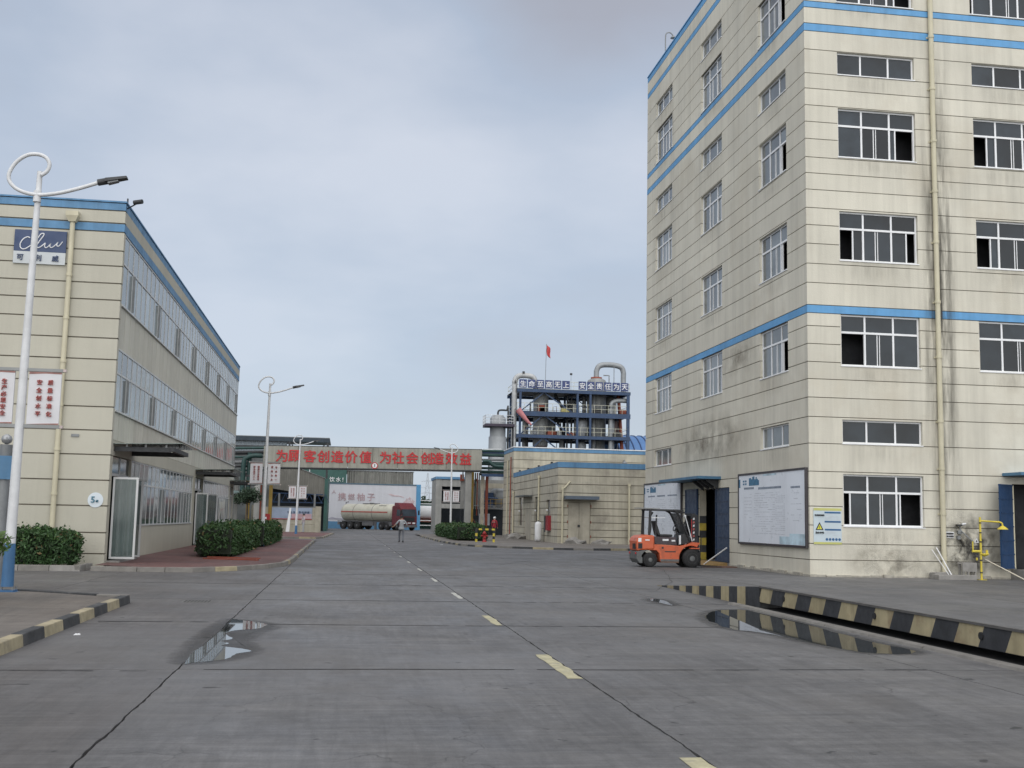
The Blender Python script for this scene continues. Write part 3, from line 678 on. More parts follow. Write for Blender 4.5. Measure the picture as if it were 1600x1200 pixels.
opens = [{0: .72, 2: .12}, {}, {0: .0}, {0: .42, 2: .62}, {2: .22}, {}, {2: 0.3}, {}]
opens2 = [{}, {}, {}, {0: .35}, {0: .38}, {}, {0: .85}, {}]
for (c, d, a, b) in op_f:
    if a == 0.33: continue
    k = [i for i, r_ in enumerate(rows) if r_[0] == a][0]
    ci = [i for i, q in enumerate(front_cols) if q[0] == c][0]
    window(FY, tower, c, d, a, b, rows[k][2], (opens, opens2, opens2)[ci][k], GLASS, flip=bool(ci))
for (c, d, a, b) in op_s:
    if a == 0.12: continue
    k = [i for i, r_ in enumerate(rows) if r_[0] == a][0]; ci = [i for i, q in enumerate(side_cols) if q[0] == c][0]
    # u grows away from the camera: bay 0 is the nearest one
    window(FX, tower, c, d, a, b, rows[k][2], {0: .12} if ci == 0 else {0: .55}, GLASS_C if k % 2 else GLASS_C, flip=(ci == 1))
MB().box(CX + .9, CX2, CY + .9, CYF - .3, 0, TOP - .3).build('core', DARKIN, tower)  # solid block; darkness of the unlit rooms is put into its colour
DRIPS = True
MB().box(CX + .251, CX2 - .3, CYF - .25, CYF, 0, TOP).build('rear_wall', BEIGE_R, tower)
MB().box(CX + .26, CX2, CY + .26, CYF - .26, TOP - .28, TOP - .1).build('roof', CONC, tower)
fl = MB()
for z in (3.75, 6.2, 9.6, 13.4, 16.9, 19.3, 21.95): fl.box(CX + .26, CX + .89, CY + .26, CYF - .26, z, z + .15); fl.box(CX + .9, CX2, CY + .26, CY + .89, z, z + .15)
fl.build('floor_slab', DARKIN, tower)
# parapet lip
MB().box(CX - .03, CX + .3, CY + .31, CYF + .02, TOP + .002, TOP + .06).box(CX - .03, CX2, CY - .03, CY + .3, TOP + .002, TOP + .06).build('parapet_cap', BLUE, tower)
# ragged plinth at the foot of the walls
mb = MB(); r_ = random.Random(4)
y = CY - .06
while y < CYF:
    l = r_.uniform(.25, .7); mb.box(CX - r_.uniform(.03, .10), CX - .002, y, min(y + l, 43.1 if y < 43.1 else CYF), -.02, r_.uniform(.03, .12)) if not (43.0 < y < 47.3) else None; y += l
x = CX - .05
while x < 22.2:
    l = r_.uniform(.25, .7); mb.box(x, x + l, CY - r_.uniform(.03, .10), CY - .002, -.02, r_.uniform(.03, .11)); x += l
mb.build('broken_skirting', mat('pale_mortar', (0.36, 0.34, 0.29), .9, var=.3, scale=5), tower)
# down pipe
px = 19.86
mb = MB().tube([(px, CY - .09, .12), (px, CY - .09, TOP - .6)], .085, 12)
dp = mb.build('downpipe', PIPE, tower)
mb = MB()
for z in (.6, 2.1, 3.6, 5.2, 7.4, 9.3, 11.4, 13.2, 15.0, 16.9, 18.8, 20.7, 22.6): mb.tube([(px, CY - .09, z), (px, CY - .09, z + .09)], .105, 12); mb.box(px - .14, px + .14, CY - .03, CY - .001, z, z + .05)
mb.build('pipe_collar', PIPE, dp)
MB().box(px - .17, px + .17, CY - .26, CY - .002, TOP - .62, TOP - .3).build('hopper', PIPE, dp)
# stain beside the pipe is dirt on the wall itself
def dirt_patch(name, F, u0, u1, z0, z1, col, parent, seed, dens=.5, sc=(3, .8)):
    mt = bpy.data.materials.new(name); mt.use_nodes = True; t = mt.node_tree; N = t.nodes; L = t.links; b = N['Principled BSDF']
    b.inputs['Base Color'].default_value = (*col, 1); b.inputs['Roughness'].default_value = .9
    tcn = N.new('ShaderNodeTexCoord'); sp = N.new('ShaderNodeSeparateXYZ'); L.new(tcn.outputs['Generated'], sp.inputs[0])
    ax = 0 if F.k == '-Y' else 1
    def tri(s_):
        a = N.new('ShaderNodeMath'); a.operation = 'SUBTRACT'; L.new(s_, a.inputs[0]); a.inputs[1].default_value = .5
        a2 = N.new('ShaderNodeMath'); a2.operation = 'ABSOLUTE'; L.new(a.outputs[0], a2.inputs[0])
        q = N.new('ShaderNodeMapRange'); L.new(a2.outputs[0], q.inputs[0]); q.inputs[1].default_value = .5; q.inputs[2].default_value = .08; q.inputs[3].default_value = 0; q.inputs[4].default_value = 1; return q.outputs[0]
    mm_ = N.new('ShaderNodeMath'); mm_.operation = 'MULTIPLY'; L.new(tri(sp.outputs[ax]), mm_.inputs[0]); L.new(tri(sp.outputs[2]), mm_.inputs[1])
    gp = N.new('ShaderNodeNewGeometry'); mp = N.new('ShaderNodeMapping'); mp.inputs['Location'].default_value = (seed, seed, seed); mp.inputs['Scale'].default_value = (sc[0], sc[0], sc[1]); L.new(gp.outputs['Position'], mp.inputs[0])
    nz = N.new('ShaderNodeTexNoise'); nz.inputs['Scale'].default_value = 1; nz.inputs['Detail'].default_value = 7; nz.inputs['Roughness'].default_value = .65; L.new(mp.outputs[0], nz.inputs['Vector'])
    q = N.new('ShaderNodeMapRange'); L.new(nz.outputs[0], q.inputs[0]); q.inputs[1].default_value = .38; q.inputs[2].default_value = .72; q.inputs[3].default_value = 0; q.inputs[4].default_value = dens * 1.6
    m3 = N.new('ShaderNodeMath'); m3.operation = 'MULTIPLY'; m3.use_clamp = True; L.new(mm_.outputs[0], m3.inputs[0]); L.new(q.outputs[0], m3.inputs[1]); L.new(m3.outputs[0], b.inputs['Alpha'])
    mb = MB()
    a = F.rng3(u0, u1, z0, z1, -.004, -.004)
    if F.k == '-Y': mb.add([(a[0], a[2], z0), (a[1], a[2], z0), (a[1], a[2], z1), (a[0], a[2], z1)], [(0, 1, 2, 3)])
    else: mb.add([(a[0], a[3], z0), (a[0], a[2], z0), (a[0], a[2], z1), (a[0], a[3], z1)], [(0, 1, 2, 3)])
    mb.build('grime_stain', mt, parent, fix=False)
dirt_patch('pipe_grime', FY, 19.3, 20.7, 0.0, 19.5, (.07, .065, .055), tower, 3, .75, (4, .35))
dirt_patch('foot_grime', FY, 19.3, 22.2, -.3, 2.4, (.045, .043, .04), tower, 11, .95, (2.2, 1.8))
dirt_patch('foot_grime2', FY, 17.0, 20.0, -.5, 1.1, (.13, .12, .10), tower, 15, .35, (2.2, 1.8))
dirt_patch('side_grime', FX, 40.2, 51.5, 4.0, 6.3, (.24, .21, .17), tower, 21, .5, (.8, .8))
dirt_patch('side_grime2', FX, 40.0, 44.3, 7.4, 9.0, (.24, .21, .17), tower, 25, .4, (1.3, 1.3))
dirt_patch('front_grime', FY, 16.0, 19.6, -.2, 1.5, (.26, .23, .18), tower, 35, .3, (1.5, 1.5))
for i_, (c, d, a, b) in enumerate(op_f[:16]):
    if a > .5 and c < 25: dirt_patch('sill_drip%d' % (i_ % 4), FY, c - .25, d + .25, a - .75, a + .12, (.17, .155, .13), tower, 31 + (i_ % 4) * 7, .13, (5, .5))
for i_, (c, d, a, b) in enumerate(op_s):
    if a > .5: dirt_patch('sill_dripside%d' % (i_ % 4), FX, c - .3, d + .3, a - .8, a + .12, (.18, .165, .14), tower, 51 + (i_ % 4) * 7, .13, (5, .5))
# side door: far leaf folded back on the wall, near leaf almost shut
def door_leaf(parent, F, u0, u1, z0, z1, d, mt=DOORB, n=6):
    mb = MB(); F.box(mb, u0, u1, z0, z1, d, d + .05); o = mb.build('door_leaf', mt, parent)
    mb = MB()
    for k in range(n + 1):
        z = z0 + (z1 - z0 - .06) * k / n; F.box(mb, u0 + .01, u1 - .01, z, z + .045, d - .022, d - .001)
    F.box(mb, u0, u0 + .05, z0, z1, d - .03, d - .0015); F.box(mb, u1 - .05, u1, z0, z1, d - .03, d - .0015)
    mb.build('stiffener', mt, o); return o
door_leaf(tower, FX, 43.36, 45.05, .14, 3.10, .03)
door_leaf(tower, FX, 47.2, 48.85, .12, 3.14, -.085)
# striped jamb post in the doorway
mb = MB()
for k in range(6): FX.box(mb, 47.12, 47.149, .12 + .31 * k, .12 + .31 * (k + 1), .01, .30, k % 2)
mb.build('striped_jamb', [mat('dull_yellow', (.42, .32, .05), .7, var=.25, scale=4), SBLK], tower)
FX.piece('door_reveal', 47.12, 47.149, 1.985, 3.1, .01, .30, BEIGE_S, tower)
MB().box(CX - .02, CX + .9, 43.3, 47.15, -.01, .12).build('door_sill', STONE, tower)
mb = MB().hexa([(CX - .95, 43.6, -.02), (CX - .021, 43.5, -.02), (CX - .021, 47.1, -.02), (CX - .95, 47.0, -.02), (CX - .9, 43.6, .0), (CX - .022, 43.5, .12), (CX - .022, 47.1, .12), (CX - .9, 47.0, .0)])
mb.build('door_ramp', mat('rust_yellow_ramp', (.30, .19, .07), .8, var=.3, scale=4), tower)
cp = MB().box(CX - 1.0, CX - .002, 44.3, 50.0, 3.47, 3.58).build('door_canopy', mat('canopy_blue', (.06, .16, .27), .5, var=.15), tower)
mb = MB()
for y in (44.6, 45.2, 45.8, 46.5): mb.hexa([(CX - .5, y, 3.40), (CX - .003, y, 3.05), (CX - .003, y + .1, 3.05), (CX - .5, y + .1, 3.40), (CX - .5, y, 3.468), (CX - .003, y, 3.468), (CX - .003, y + .1, 3.468), (CX - .5, y + .1, 3.468)])
mb.build('bracket', DKMET, cp)
# right-hand front door: leaf standing open
MB().box(22.30, 25.7, CY - .9, CY + .3, -.02, .33).build('door_sill', STONE, tower)
mb = MB().hexa([(22.35, CY - 2.0, -.02), (25.7, CY - 2.0, -.02), (25.7, CY - .902, -.02), (22.35, CY - .902, -.02), (22.35, CY - 2.0, .0), (25.7, CY - 2.0, .0), (25.7, CY - .902, .30), (22.35, CY - .902, .30)])
mb.build('door_ramp', mat('rust_yellow_ramp', (.30, .19, .07)), tower)
leaf = bpy.data.objects.new('door_leaf', None)
a = Vector((22.44, CY - .03, 0)); dirv = Vector((-.80, -.50, 0)).normalized() * .92
mb = MB(); nn = Vector((dirv.y, -dirv.x, 0)).normalized() * .03
def slab(mb, p, q, z0, z1, n_, mi=0): mb.hexa([p - n_ + Vector((0, 0, z0)), q - n_ + Vector((0, 0, z0)), q + n_ + Vector((0, 0, z0)), p + n_ + Vector((0, 0, z0)), p - n_ + Vector((0, 0, z1)), q - n_ + Vector((0, 0, z1)), q + n_ + Vector((0, 0, z1)), p + n_ + Vector((0, 0, z1))], mi)
slab(mb, a, a + dirv, .36, 3.17, nn); lf = mb.build('door_leaf', mat('bright_blue_door', (.010, .042, .115), .45, var=.15, scale=2), tower)
mb = MB()
for k in range(7):
    z = .36 + k * .46
    slab(mb, a + dirv * .02, a + dirv * .98, z, z + .04, nn * 1.7)
mb.build('stiffener', mat('bright_blue_door', (.010, .042, .115)), lf)
MB().bar((22.42, CY - .08, .35), (22.42, CY - .08, 3.15), .045).build('door_post', PIPE, tower)
cp = MB().box(22.1, 26.2, CY - 1.1, CY - .002, 3.46, 3.56).build('door_canopy', mat('canopy_blue', (.06, .16, .27)), tower)
# roof lamp on the parapet
rl = thing('roof_lamp', 'small curved-neck lamp on the roof edge of the tall factory building', 'lamp', (CX + .1, 53, TOP + .06))
MB().tube(smooth_path([(CX + .1, 53, TOP + .06), (CX + .1, 53, TOP + .95), (CX + .15, 53, TOP + 1.2), (CX + .35, 53, TOP + 1.25), (CX + .5, 53, TOP + 1.1)], 5), .03, 8).build('neck', GREYM, rl)
MB().lathe([(.03, .14), (.07, .1), (.15, 0)], (CX + .5, 53, TOP + .98), 12).build('lamp_shade', GREYM, rl)

# notice boards on the side wall
def flat_lines(mb, F, u0, u1, z0, z1, n, r_, d, mi=1, frac=1.0, h=.018):
    for k in range(n):
        z = z1 - (z1 - z0) * (k + .5) / n; p = u0
        while p < u1 - .1:
            l = r_.uniform(.08, .5); q = min(u1, p + l)
            if r_.random() < .8 * frac: F.box(mb, p, q, z, z + h, d, d + .0015, mi)
            p = q + .05
PRINTG = mat('print_grey', (.52, .55, .60), .6, var=.2, scale=8); PRINTB = mat('print_blue', (.06, .17, .28), .6, var=.25, scale=9)
PRINTP = mat('print_pale_blue', (.48, .62, .70), .5, var=.3, scale=2)
BOARDW = mat('board_white', (.74, .78, .84), .35, var=.05, scale=.9, streak=.06)
def board(u0, u1, z0, z1, label, seed, cols):
    t = thing('notice_board', label, 'notice board', (CX, (u0 + u1) / 2, z0))
    mb = MB(); FX.box(mb, u0 + .05, u1 - .05, z0 + .05, z1 - .05, -.075, -.003); mb.build('board_face', BOARDW, t)
    mb = MB()
    FX.box(mb, u0, u1, z0, z0 + .07, -.10, -.003); FX.box(mb, u0, u1, z1 - .07, z1, -.10, -.003); FX.box(mb, u0, u0 + .07, z0 + .07, z1 - .07, -.10, -.003); FX.box(mb, u1 - .07, u1, z0 + .07, z1 - .07, -.10, -.003)
    mb.build('board_frame', mat('board_frame_brown', (.045, .04, .045), .5, var=.2), t)
    r_ = random.Random(seed); mb = MB(); W = u1 - u0; H = z1 - z0
    # far edge is the left of the board
    for (a, b, n, za, zb) in cols: flat_lines(mb, FX, u1 - W * b, u1 - W * a, z0 + H * za, z0 + H * zb, n, r_, -.0775, 0, .85)
    mb.build('printed_text', PRINTG, t)
    mb = MB()
    for (a, b, c, d) in ((.10, .26, .77, .80), (.33, .66, .76, .79), (.80, .92, .75, .775)) if seed == 1 else ((.12, .3, .74, .765), (.38, .58, .74, .765), (.66, .88, .74, .765)):
        p = a
        while p < b: FX.box(mb, u1 - W * (p + .013), u1 - W * p, z0 + H * c, z0 + H * d, -.0785, -.076); p += .018
    mb.build('printed_heading', mat('print_dark', (.12, .16, .22), .6), t)
    mb = MB()   # skyline picture in the corner and blue swash at the foot
    FX.box(mb, u1 - W * .035, u1 - .075, z0 + H * .80, z0 + H * .92, -.0785, -.076)
    for (a, b) in ((.08, .105), (.115, .14)):
        FX.box(mb, u1 - W * b, u1 - W * a, z0 + H * .835, z0 + H * .86, -.0785, -.076); FX.box(mb, u1 - W * b, u1 - W * a, z0 + H * .875, z0 + H * .90, -.0785, -.076)
    x0 = .18
    while x0 < .36 - .02: 
        h = r_.uniform(.03, .10); FX.box(mb, u1 - W * (x0 + .017), u1 - W * x0, z0 + H * .82, z0 + H * (.85 + h), -.0785, -.076); x0 += .018
    mb.build('printed_skyline', PRINTB, t)
    mb = MB(); FX.box(mb, u0 + .08, u0 + W * (.36 if seed == 1 else .1), z0 + .08, z0 + H * (.13 if seed == 1 else .04), -.0785, -.076)
    FX.box(mb, u0 + .08, u0 + W * .22, z0 + H * .13 + .002, z0 + H * .17, -.0785, -.076) if seed == 1 else None
    FX.box(mb, u1 - W * .60, u1 - W * .40, z0 + H * .94, z0 + H * .965, -.0785, -.076)
    mb.build('printed_swash', PRINTP, t)
board(35.56, 42.05, .92, 3.58, 'large white printed notice board in dark frame on the wall nearest the building corner', 1, [(.26, .58, 18, .14, .72), (.58, .72, 22, .14, .72), (.10, .22, 9, .3, .72), (.80, .94, 6, .3, .72)])
board(49.55, 55.95, .92, 3.60, 'white printed notice board behind the forklift, left of the blue doors', 2, [(.1, .3, 14, .2, .7), (.37, .6, 14, .2, .7), (.67, .92, 14, .2, .7)])
# hazard information sign on the front
t = thing('hazard_sign', 'small blue and white hazard notice with yellow warning triangle beside the ground floor window', 'sign', (15.8, CY, 1.08))
u0, u1, z0, z1 = 15.33, 16.30, 1.06, 2.24
MB().box(u0, u1, CY - .022, CY - .002, z0, z1).build('sign_plate', mat('sign_pale', (.50, .58, .62), .4, var=.05), t)
MB().box(u0, u1, CY - .026, CY - .0235, z1 - .08, z1).box(u0, u1, CY - .026, CY - .0235, z0, z0 + .07).build('yellow_edge', mat('faded_yellow', (.50, .50, .16), .6), t)
mb = MB()
for z in (z1 - .17, z1 - .47, z1 - .73): mb.box(u0 + .38, u1 - .03, CY - .027, CY - .0235, z, z + .055)
mb.build('blue_bar', mat('sign_blue', (.02, .10, .24), .5), t)
mb = MB().prism([(u0 + .06, z0 + .46), (u0 + .34, z0 + .46), (u0 + .20, z0 + .72)], 1, CY - .027, CY - .0235); mb.build('warning_triangle', SBLK, t)
mb = MB().prism([(u0 + .115, z0 + .49), (u0 + .285, z0 + .49), (u0 + .20, z0 + .65)], 1, CY - .030, CY - .0275); mb.build('triangle_centre', mat('warn_yellow', (.62, .60, .05), .5), t)
MB().box(u0 + .19, u0 + .21, CY - .033, CY - .0305, z0 + .53, z0 + .60).box(u0 + .19, u0 + .21, CY - .033, CY - .0305, z0 + .505, z0 + .52).build('exclamation_mark', SBLK, t)
for k, ch in enumerate('当心中毒'): letter(ch, (u0 + .09 + k * .075, CY - .03, z0 + .38), .07, SBLK, t)
for k, ch in enumerate('安全责任健康'): letter(ch, (u0 + .065 + k * .055, CY - .03, z1 - .23), .055, SBLK, t)
mb = MB()
for k in range(5): mb.lathe([(.045, 0), (.045, .004)], (u0 + .45 + .11 * k, CY - .0275, z0 + .16), 14, axis=1)
mb.build('round_symbol', mat('sign_blue', (.02, .10, .24)), t)
mb = MB(); r_ = random.Random(5)
flat_lines(mb, FY, u0 + .40, u1 - .05, z1 - .40, z1 - .19, 6, r_, -.0262, 0, 1, .012); flat_lines(mb, FY, u0 + .40, u1 - .05, z0 + .24, z0 + .42, 5, r_, -.0262, 0, 1, .012)
mb.build('printed_text', PRINTG, t)

# emergency shower
SX, SY = 20.81, 34.75
t = thing('emergency_shower', 'yellow emergency eyewash shower stand beside the open blue door', 'emergency shower', (SX, SY, 0))
mb = MB().tube([(SX, SY, .0), (SX, SY, 2.05)], .034, 12); st = mb.build('stand_pipe', YEL, t)
mb = MB()
for z in (.22, .62, 1.22, 1.52, 1.84): mb.tube([(SX, SY, z), (SX, SY, z + .04)], .042, 12)
mb.build('black_ring', BLK, st)
MB().tube(smooth_path([(SX, SY, 1.93), (SX + .45, SY, 1.91), (SX + .68, SY, 1.9), (SX + .78, SY, 1.86), (SX + .8, SY, 1.78)], 4), .028, 10).build('shower_arm', YEL, t)
MB().lathe([(.03, .12), (.07, .10), (.17, .02), (.175, 0)], (SX + .8, SY, 1.66), 20).build('shower_head', YEL, t)
MB().tube([(SX, SY, .93), (SX - .3, SY, .93)], .04, 10).tube([(SX - .28, SY, .93), (SX - .28, SY, 1.25)], .022, 8).build('side_arm', YEL, t)
MB().lathe([(.02, 0), (.13, .05), (.16, .1), (.15, .105)], (SX + .12, SY, .76), 18).build('eyewash_bowl', YEL, t)
MB().tube([(SX + .2, SY - .02, .86), (SX + .2, SY - .02, .98)], .04, 8).tube([(SX - .15, SY, .72), (SX - .15, SY, .64)], .03, 8).build('eyewash_nozzle', YEL, t)
MB().box(SX - .12, SX + .12, SY - .12, SY + .12, -.01, .015).build('base_plate', YEL, t)
MB().tube([(SX - .28, SY, 1.25), (SX - .3, CY - .05, 1.6), (SX - .34, CY - .05, 1.72)], .02, 8).box(SX - .42, SX - .28, CY - .1, CY - .02, 1.48, 1.6).box(SX - .45, SX - .35, CY - .12, CY - .01, 1.30, 1.42).build('supply_pipe', GREYM, t)
t = thing('wall_light', 'small silver bulkhead light on the stained wall above the stool', 'light', (20.55, CY, 1.8))
MB().box(20.36, 20.55, CY - .12, CY - .003, 1.75, 1.80).build('light_body', DKMET, t)
MB().tube([(20.52, CY - .10, 1.80), (20.66, CY - .10, 1.82)], .04, 10).build('light_cover', GALV, t)
# stool
t = thing('stool', 'rough grey wooden stool standing against the stained wall', 'stool', (20.42, 34.95, 0))
o = MB().hexa([(20.15, 34.78, .50), (20.68, 34.78, .50), (20.66, 35.12, .50), (20.17, 35.12, .50), (20.17, 34.78, .56), (20.66, 34.78, .56), (20.64, 35.12, .56), (20.19, 35.12, .56)]).build('seat', STONE, t)
MB().box(20.16, 20.67, 34.765, 34.779, .26, .55).build('front_board', STONE, t)
for (a, b) in ((20.18, 34.82), (20.60, 34.82), (20.18, 35.04), (20.60, 35.04)): MB().bar((a + .03, b, 0), (a + .03, b, .5), .06).build('leg', STONE, t)
MB().bar((20.36, 34.80, 0), (20.36, 34.80, .5), .05).build('leg', STONE, t)
tag(MB().hexa([(19.20, 34.55, -.01), (20.50, 34.5, -.01), (20.50, 34.95, -.01), (19.2, 35.0, -.01), (19.2, 34.55, .15), (20.5, 34.5, .16), (20.5, 34.95, .15), (19.2, 35.0, .15)]).build('stone_slab', STONE, None, bevel=.015), 'low concrete slab lying at the foot of the cream downpipe', 'slab')
tag(MB().hexa([(19.3, 35.02, -.01), (20.0, 35.02, -.01), (20.0, 35.38, -.01), (19.3, 35.38, -.01), (19.35, 35.05, .2), (19.9, 35.05, .24), (19.9, 35.35, .22), (19.3, 35.35, .2)]).build('rubble_block', STONE, None, bevel=.02), 'grey rubble block wedged behind the slab under the downpipe', 'rubble')
tag(MB().tube([(19.72, 34.85, .14), (19.42, 35.36, .95)], .012, 8).build('pvc_rod', WHT, None), 'thinner left one of two white rods leaning beside the downpipe', 'rod')
tag(MB().tube([(19.78, 34.8, .15), (19.58, 35.36, 1.02)], .018, 8).build('pvc_rod', WHT, None), 'thicker right one of two white rods leaning beside the downpipe', 'rod')
tag(MB().tube([(21.28, 35.3, .66), (22.15, 34.3, .0)], .02, 8).build('white_pole', mat('rod_cream', (.6, .55, .45), .6), None), 'pale long rod leaning below the open blue door at the right', 'rod')
tag(MB().tube([(CX - .15, 43.2, .72), (CX - .75, 44.2, .03)], .03, 8).build('white_board', WHT, None), 'pale rod leaning beside the blue door behind the forklift', 'rod')
t = thing('wall_label', 'small white two-line label on the wall left of the emergency shower', 'sign', (20.14, CY, 1.4))
MB().box(20.0, 20.28, CY - .012, CY - .002, 1.34, 1.55).build('label_plate', WHT, t)
for k, ch in enumerate('洗眼器安'): letter(ch, (20.035 + k * .065, CY - .016, 1.49), .06, SBLK, t)
for k, ch in enumerate('安全健康'): letter(ch, (20.035 + k * .065, CY - .016, 1.40), .06, SBLK, t)
t = thing('triangle_sign', 'tiny white warning triangle sticker between the shower and the blue door', 'sign', (21.08, CY, 1.2))
MB().prism([(21.0, 1.20), (21.18, 1.20), (21.09, 1.36)], 1, CY - .010, CY - .002).build('sticker_plate', WHT, t)
MB().prism([(21.05, 1.225), (21.13, 1.225), (21.09, 1.30)], 1, CY - .013, CY - .0115).build('sticker_mark', SBLK, t)
# ------------------------------------------------------------------ left office building
LX, LY, LYF, LTOP = -6.86, 34.65, 73.0, 10.95
off_b = thing('office_building', 'three-storey beige office building with long bands of glazing at the left', 'building', (LX, LY, 0))
FLY = Facade('-Y', LY); FLX = Facade('+X', LX)
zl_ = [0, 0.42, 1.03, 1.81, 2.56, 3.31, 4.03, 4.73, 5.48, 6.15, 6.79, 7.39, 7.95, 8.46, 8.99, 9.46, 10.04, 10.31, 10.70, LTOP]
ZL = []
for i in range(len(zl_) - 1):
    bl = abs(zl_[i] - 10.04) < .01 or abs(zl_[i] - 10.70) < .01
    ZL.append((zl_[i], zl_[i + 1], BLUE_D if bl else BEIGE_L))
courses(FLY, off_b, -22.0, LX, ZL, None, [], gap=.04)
# side: storey bands
side_z = [(0.1, 1.20, BEIGE_L), (3.32, 3.78, BEIGE_L), (10.04, 10.31, BLUE_D), (10.31, 10.70, BEIGE_L), (10.70, LTOP, BLUE_D)]
Y0 = LY + .25
for (a, b, m_) in side_z:
    op = [(35.05, 38.0), (54.2, 57.2), (70.6, 72.4)] if b < 2 else []
    us = [Y0] + [q for o in op for q in o] + [LYF]
    for k in range(0, len(us), 2):
        mb = MB(); FLX.box(mb, us[k], us[k + 1], a + .002, b - .002, 0, .25); mb.build('wall_course', m_, off_b)
for (a, b) in ((38.0, 38.1), (53.45, 54.2), (57.2, 57.35), (70.2, 70.6), (72.4, LYF)):
    mb = MB(); FLX.box(mb, a, b, 1.2, 3.32, 0, .25); mb.build('pier', BEIGE_L, off_b)
mb = MB(); FLX.box(mb, LY + .252, Y0 + .15, 0, 3.3, .001, .25); mb.build('pier', BEIGE_L, off_b)
PITCH = .852; NB = 45
CLAD = mat('cladding_sheet', (.56, .545, .47), .7, var=.05, streak=.08, rnd=.06)
for (a, b) in ((3.80, 4.62), (6.54, 7.82)):
    for k in range(NB):
        y0 = Y0 + .01 + k * PITCH; y1 = min(y0 + PITCH - .045, LYF)
        FLX.piece('cladding_panel', y0, y1, a, b, .03, .07, CLAD, off_b)
mb = MB(); FLX.box(mb, Y0, LYF, 3.79, 10.03, .09, .12); mb.build('wall_backing', GROOVE, off_b)
GLASS_U = mat('pale_curtain_sky_glass', (0.21, 0.245, 0.25), 0.09, var=0.30, scale=0.5, rnd=0.35, ior=1.7, bump=0.03, bscale=1.0)  # drawn curtains and bright sky reflection both painted into the base colour
def strip(z0, zt, z1, ya, yb, pitch, dp=.02, sub=False):
    GL_ = GLASS_U if z0 > 3 else GLASS_L
    mb = MB(); n = max(1, round((yb - ya) / pitch)); p = (yb - ya) / n
    FLX.box(mb, ya, yb, z0 - .05, z0, dp - .05, dp + .06); FLX.box(mb, ya, yb, z1, z1 + .05, dp, dp + .06); FLX.box(mb, ya, yb, zt - .03, zt + .03, dp, dp + .06)
    for k in range(n + 1):
        y = ya + p * k; FLX.box(mb, y - .022, y + .022, z0 + .001, zt - .031, dp + .003, dp + .058); FLX.box(mb, y - .022, y + .022, zt + .031, z1 - .001, dp + .003, dp + .058)
    w_ = mb.build('window', ALU, off_b)
    for k in range(n):
        y = ya + p * k
        FLX.piece('pane', y + .023, y + p - .023, z0, zt - .03, dp + .02, dp + .03, GL_, w_); FLX.piece('pane', y + .023, y + p - .023, zt + .03, z1, dp + .02, dp + .03, GL_, w_)
    # a few opened casements, seen edge on
    for k in range(2, n, 6):
        y = ya + p * k
        mb = MB(); FLX.box(mb, y - .012, y + .012, z0 + .04, zt - .06, dp - .07, dp - .002); mb.build('opened_sash', GREYM, w_)
strip(7.88, 9.15, 9.98, Y0, LYF - .15, PITCH)
strip(4.68, 5.80, 6.50, Y0, LYF - .15, PITCH)
strip(1.24, 2.58, 3.28, 38.1, 53.45, .86)
strip(1.24, 2.58, 3.28, 57.35, 70.2, .86)
# doorways
for (a, b) in ((35.05, 38.0), (54.2, 57.2), (70.6, 72.4)):
    w_ = MB(); FLX.box(w_, a, b, 2.72, 2.80, .05, .12); FLX.box(w_, a, a + .06, .2, 2.72, .05, .12); FLX.box(w_, b - .06, b, .2, 2.72, .05, .12); FLX.box(w_, (a + b) / 2 - .03, (a + b) / 2 + .03, 2.8, 3.3, .05, .12)
    FLX.box(w_, a + (b - a) * .62, a + (b - a) * .62 + .06, .2, 2.72, .052, .118)
    o = w_.build('door_frame', ALU, off_b)
    FLX.piece('pane', a, (a + b) / 2 - .03, 2.8, 3.3, .08, .09, GLASS_L, o); FLX.piece('pane', (a + b) / 2 + .03, b, 2.8, 3.3, .08, .09, GLASS_L, o)
    FLX.piece('pane', a + (b - a) * .62 + .06, b - .06, .25, 2.72, .08, .09, GLASS_L, o)
MB().box(LX - 6, LX - 1.2, LY + .9, LYF - .5, 0, 10.6).build('core', mat('painted_room_dark', (.03, .032, .033), .9), off_b)  # solid block, painted dark for the unlit rooms
def glass_leaf(parent, x0, x1, y, z0, z1, mt=UPVC):
    mb = MB(); t_ = .06
    mb.box(x0, x1, y, y + .05, z0, z0 + t_); mb.box(x0, x1, y, y + .05, z1 - t_, z1); mb.box(x0, x0 + t_, y, y + .05, z0 + t_, z1 - t_); mb.box(x1 - t_, x1, y, y + .05, z0 + t_, z1 - t_)
    o = mb.build('door_leaf', mt, parent)
    piece('pane', (x1 - x0 - 2 * t_, .012, z1 - z0 - 2 * t_), ((x0 + x1) / 2, y + .025, (z0 + z1) / 2), mat('greenish_glass', (.11, .15, .145), .08, var=.3, ior=1.6, alpha=.55), o); return o
glass_leaf(off_b, LX + .03, LX + .76, 35.15, .26, 2.68, ALU)
glass_leaf(off_b, LX + .03, LX + .45, 37.85, .22, 2.72, ALU)
glass_leaf(off_b, LX + .03, LX + .75, 57.05, .22, 2.60)
glass_leaf(off_b, LX + .03, LX + .6, 54.35, .22, 2.60, ALU)
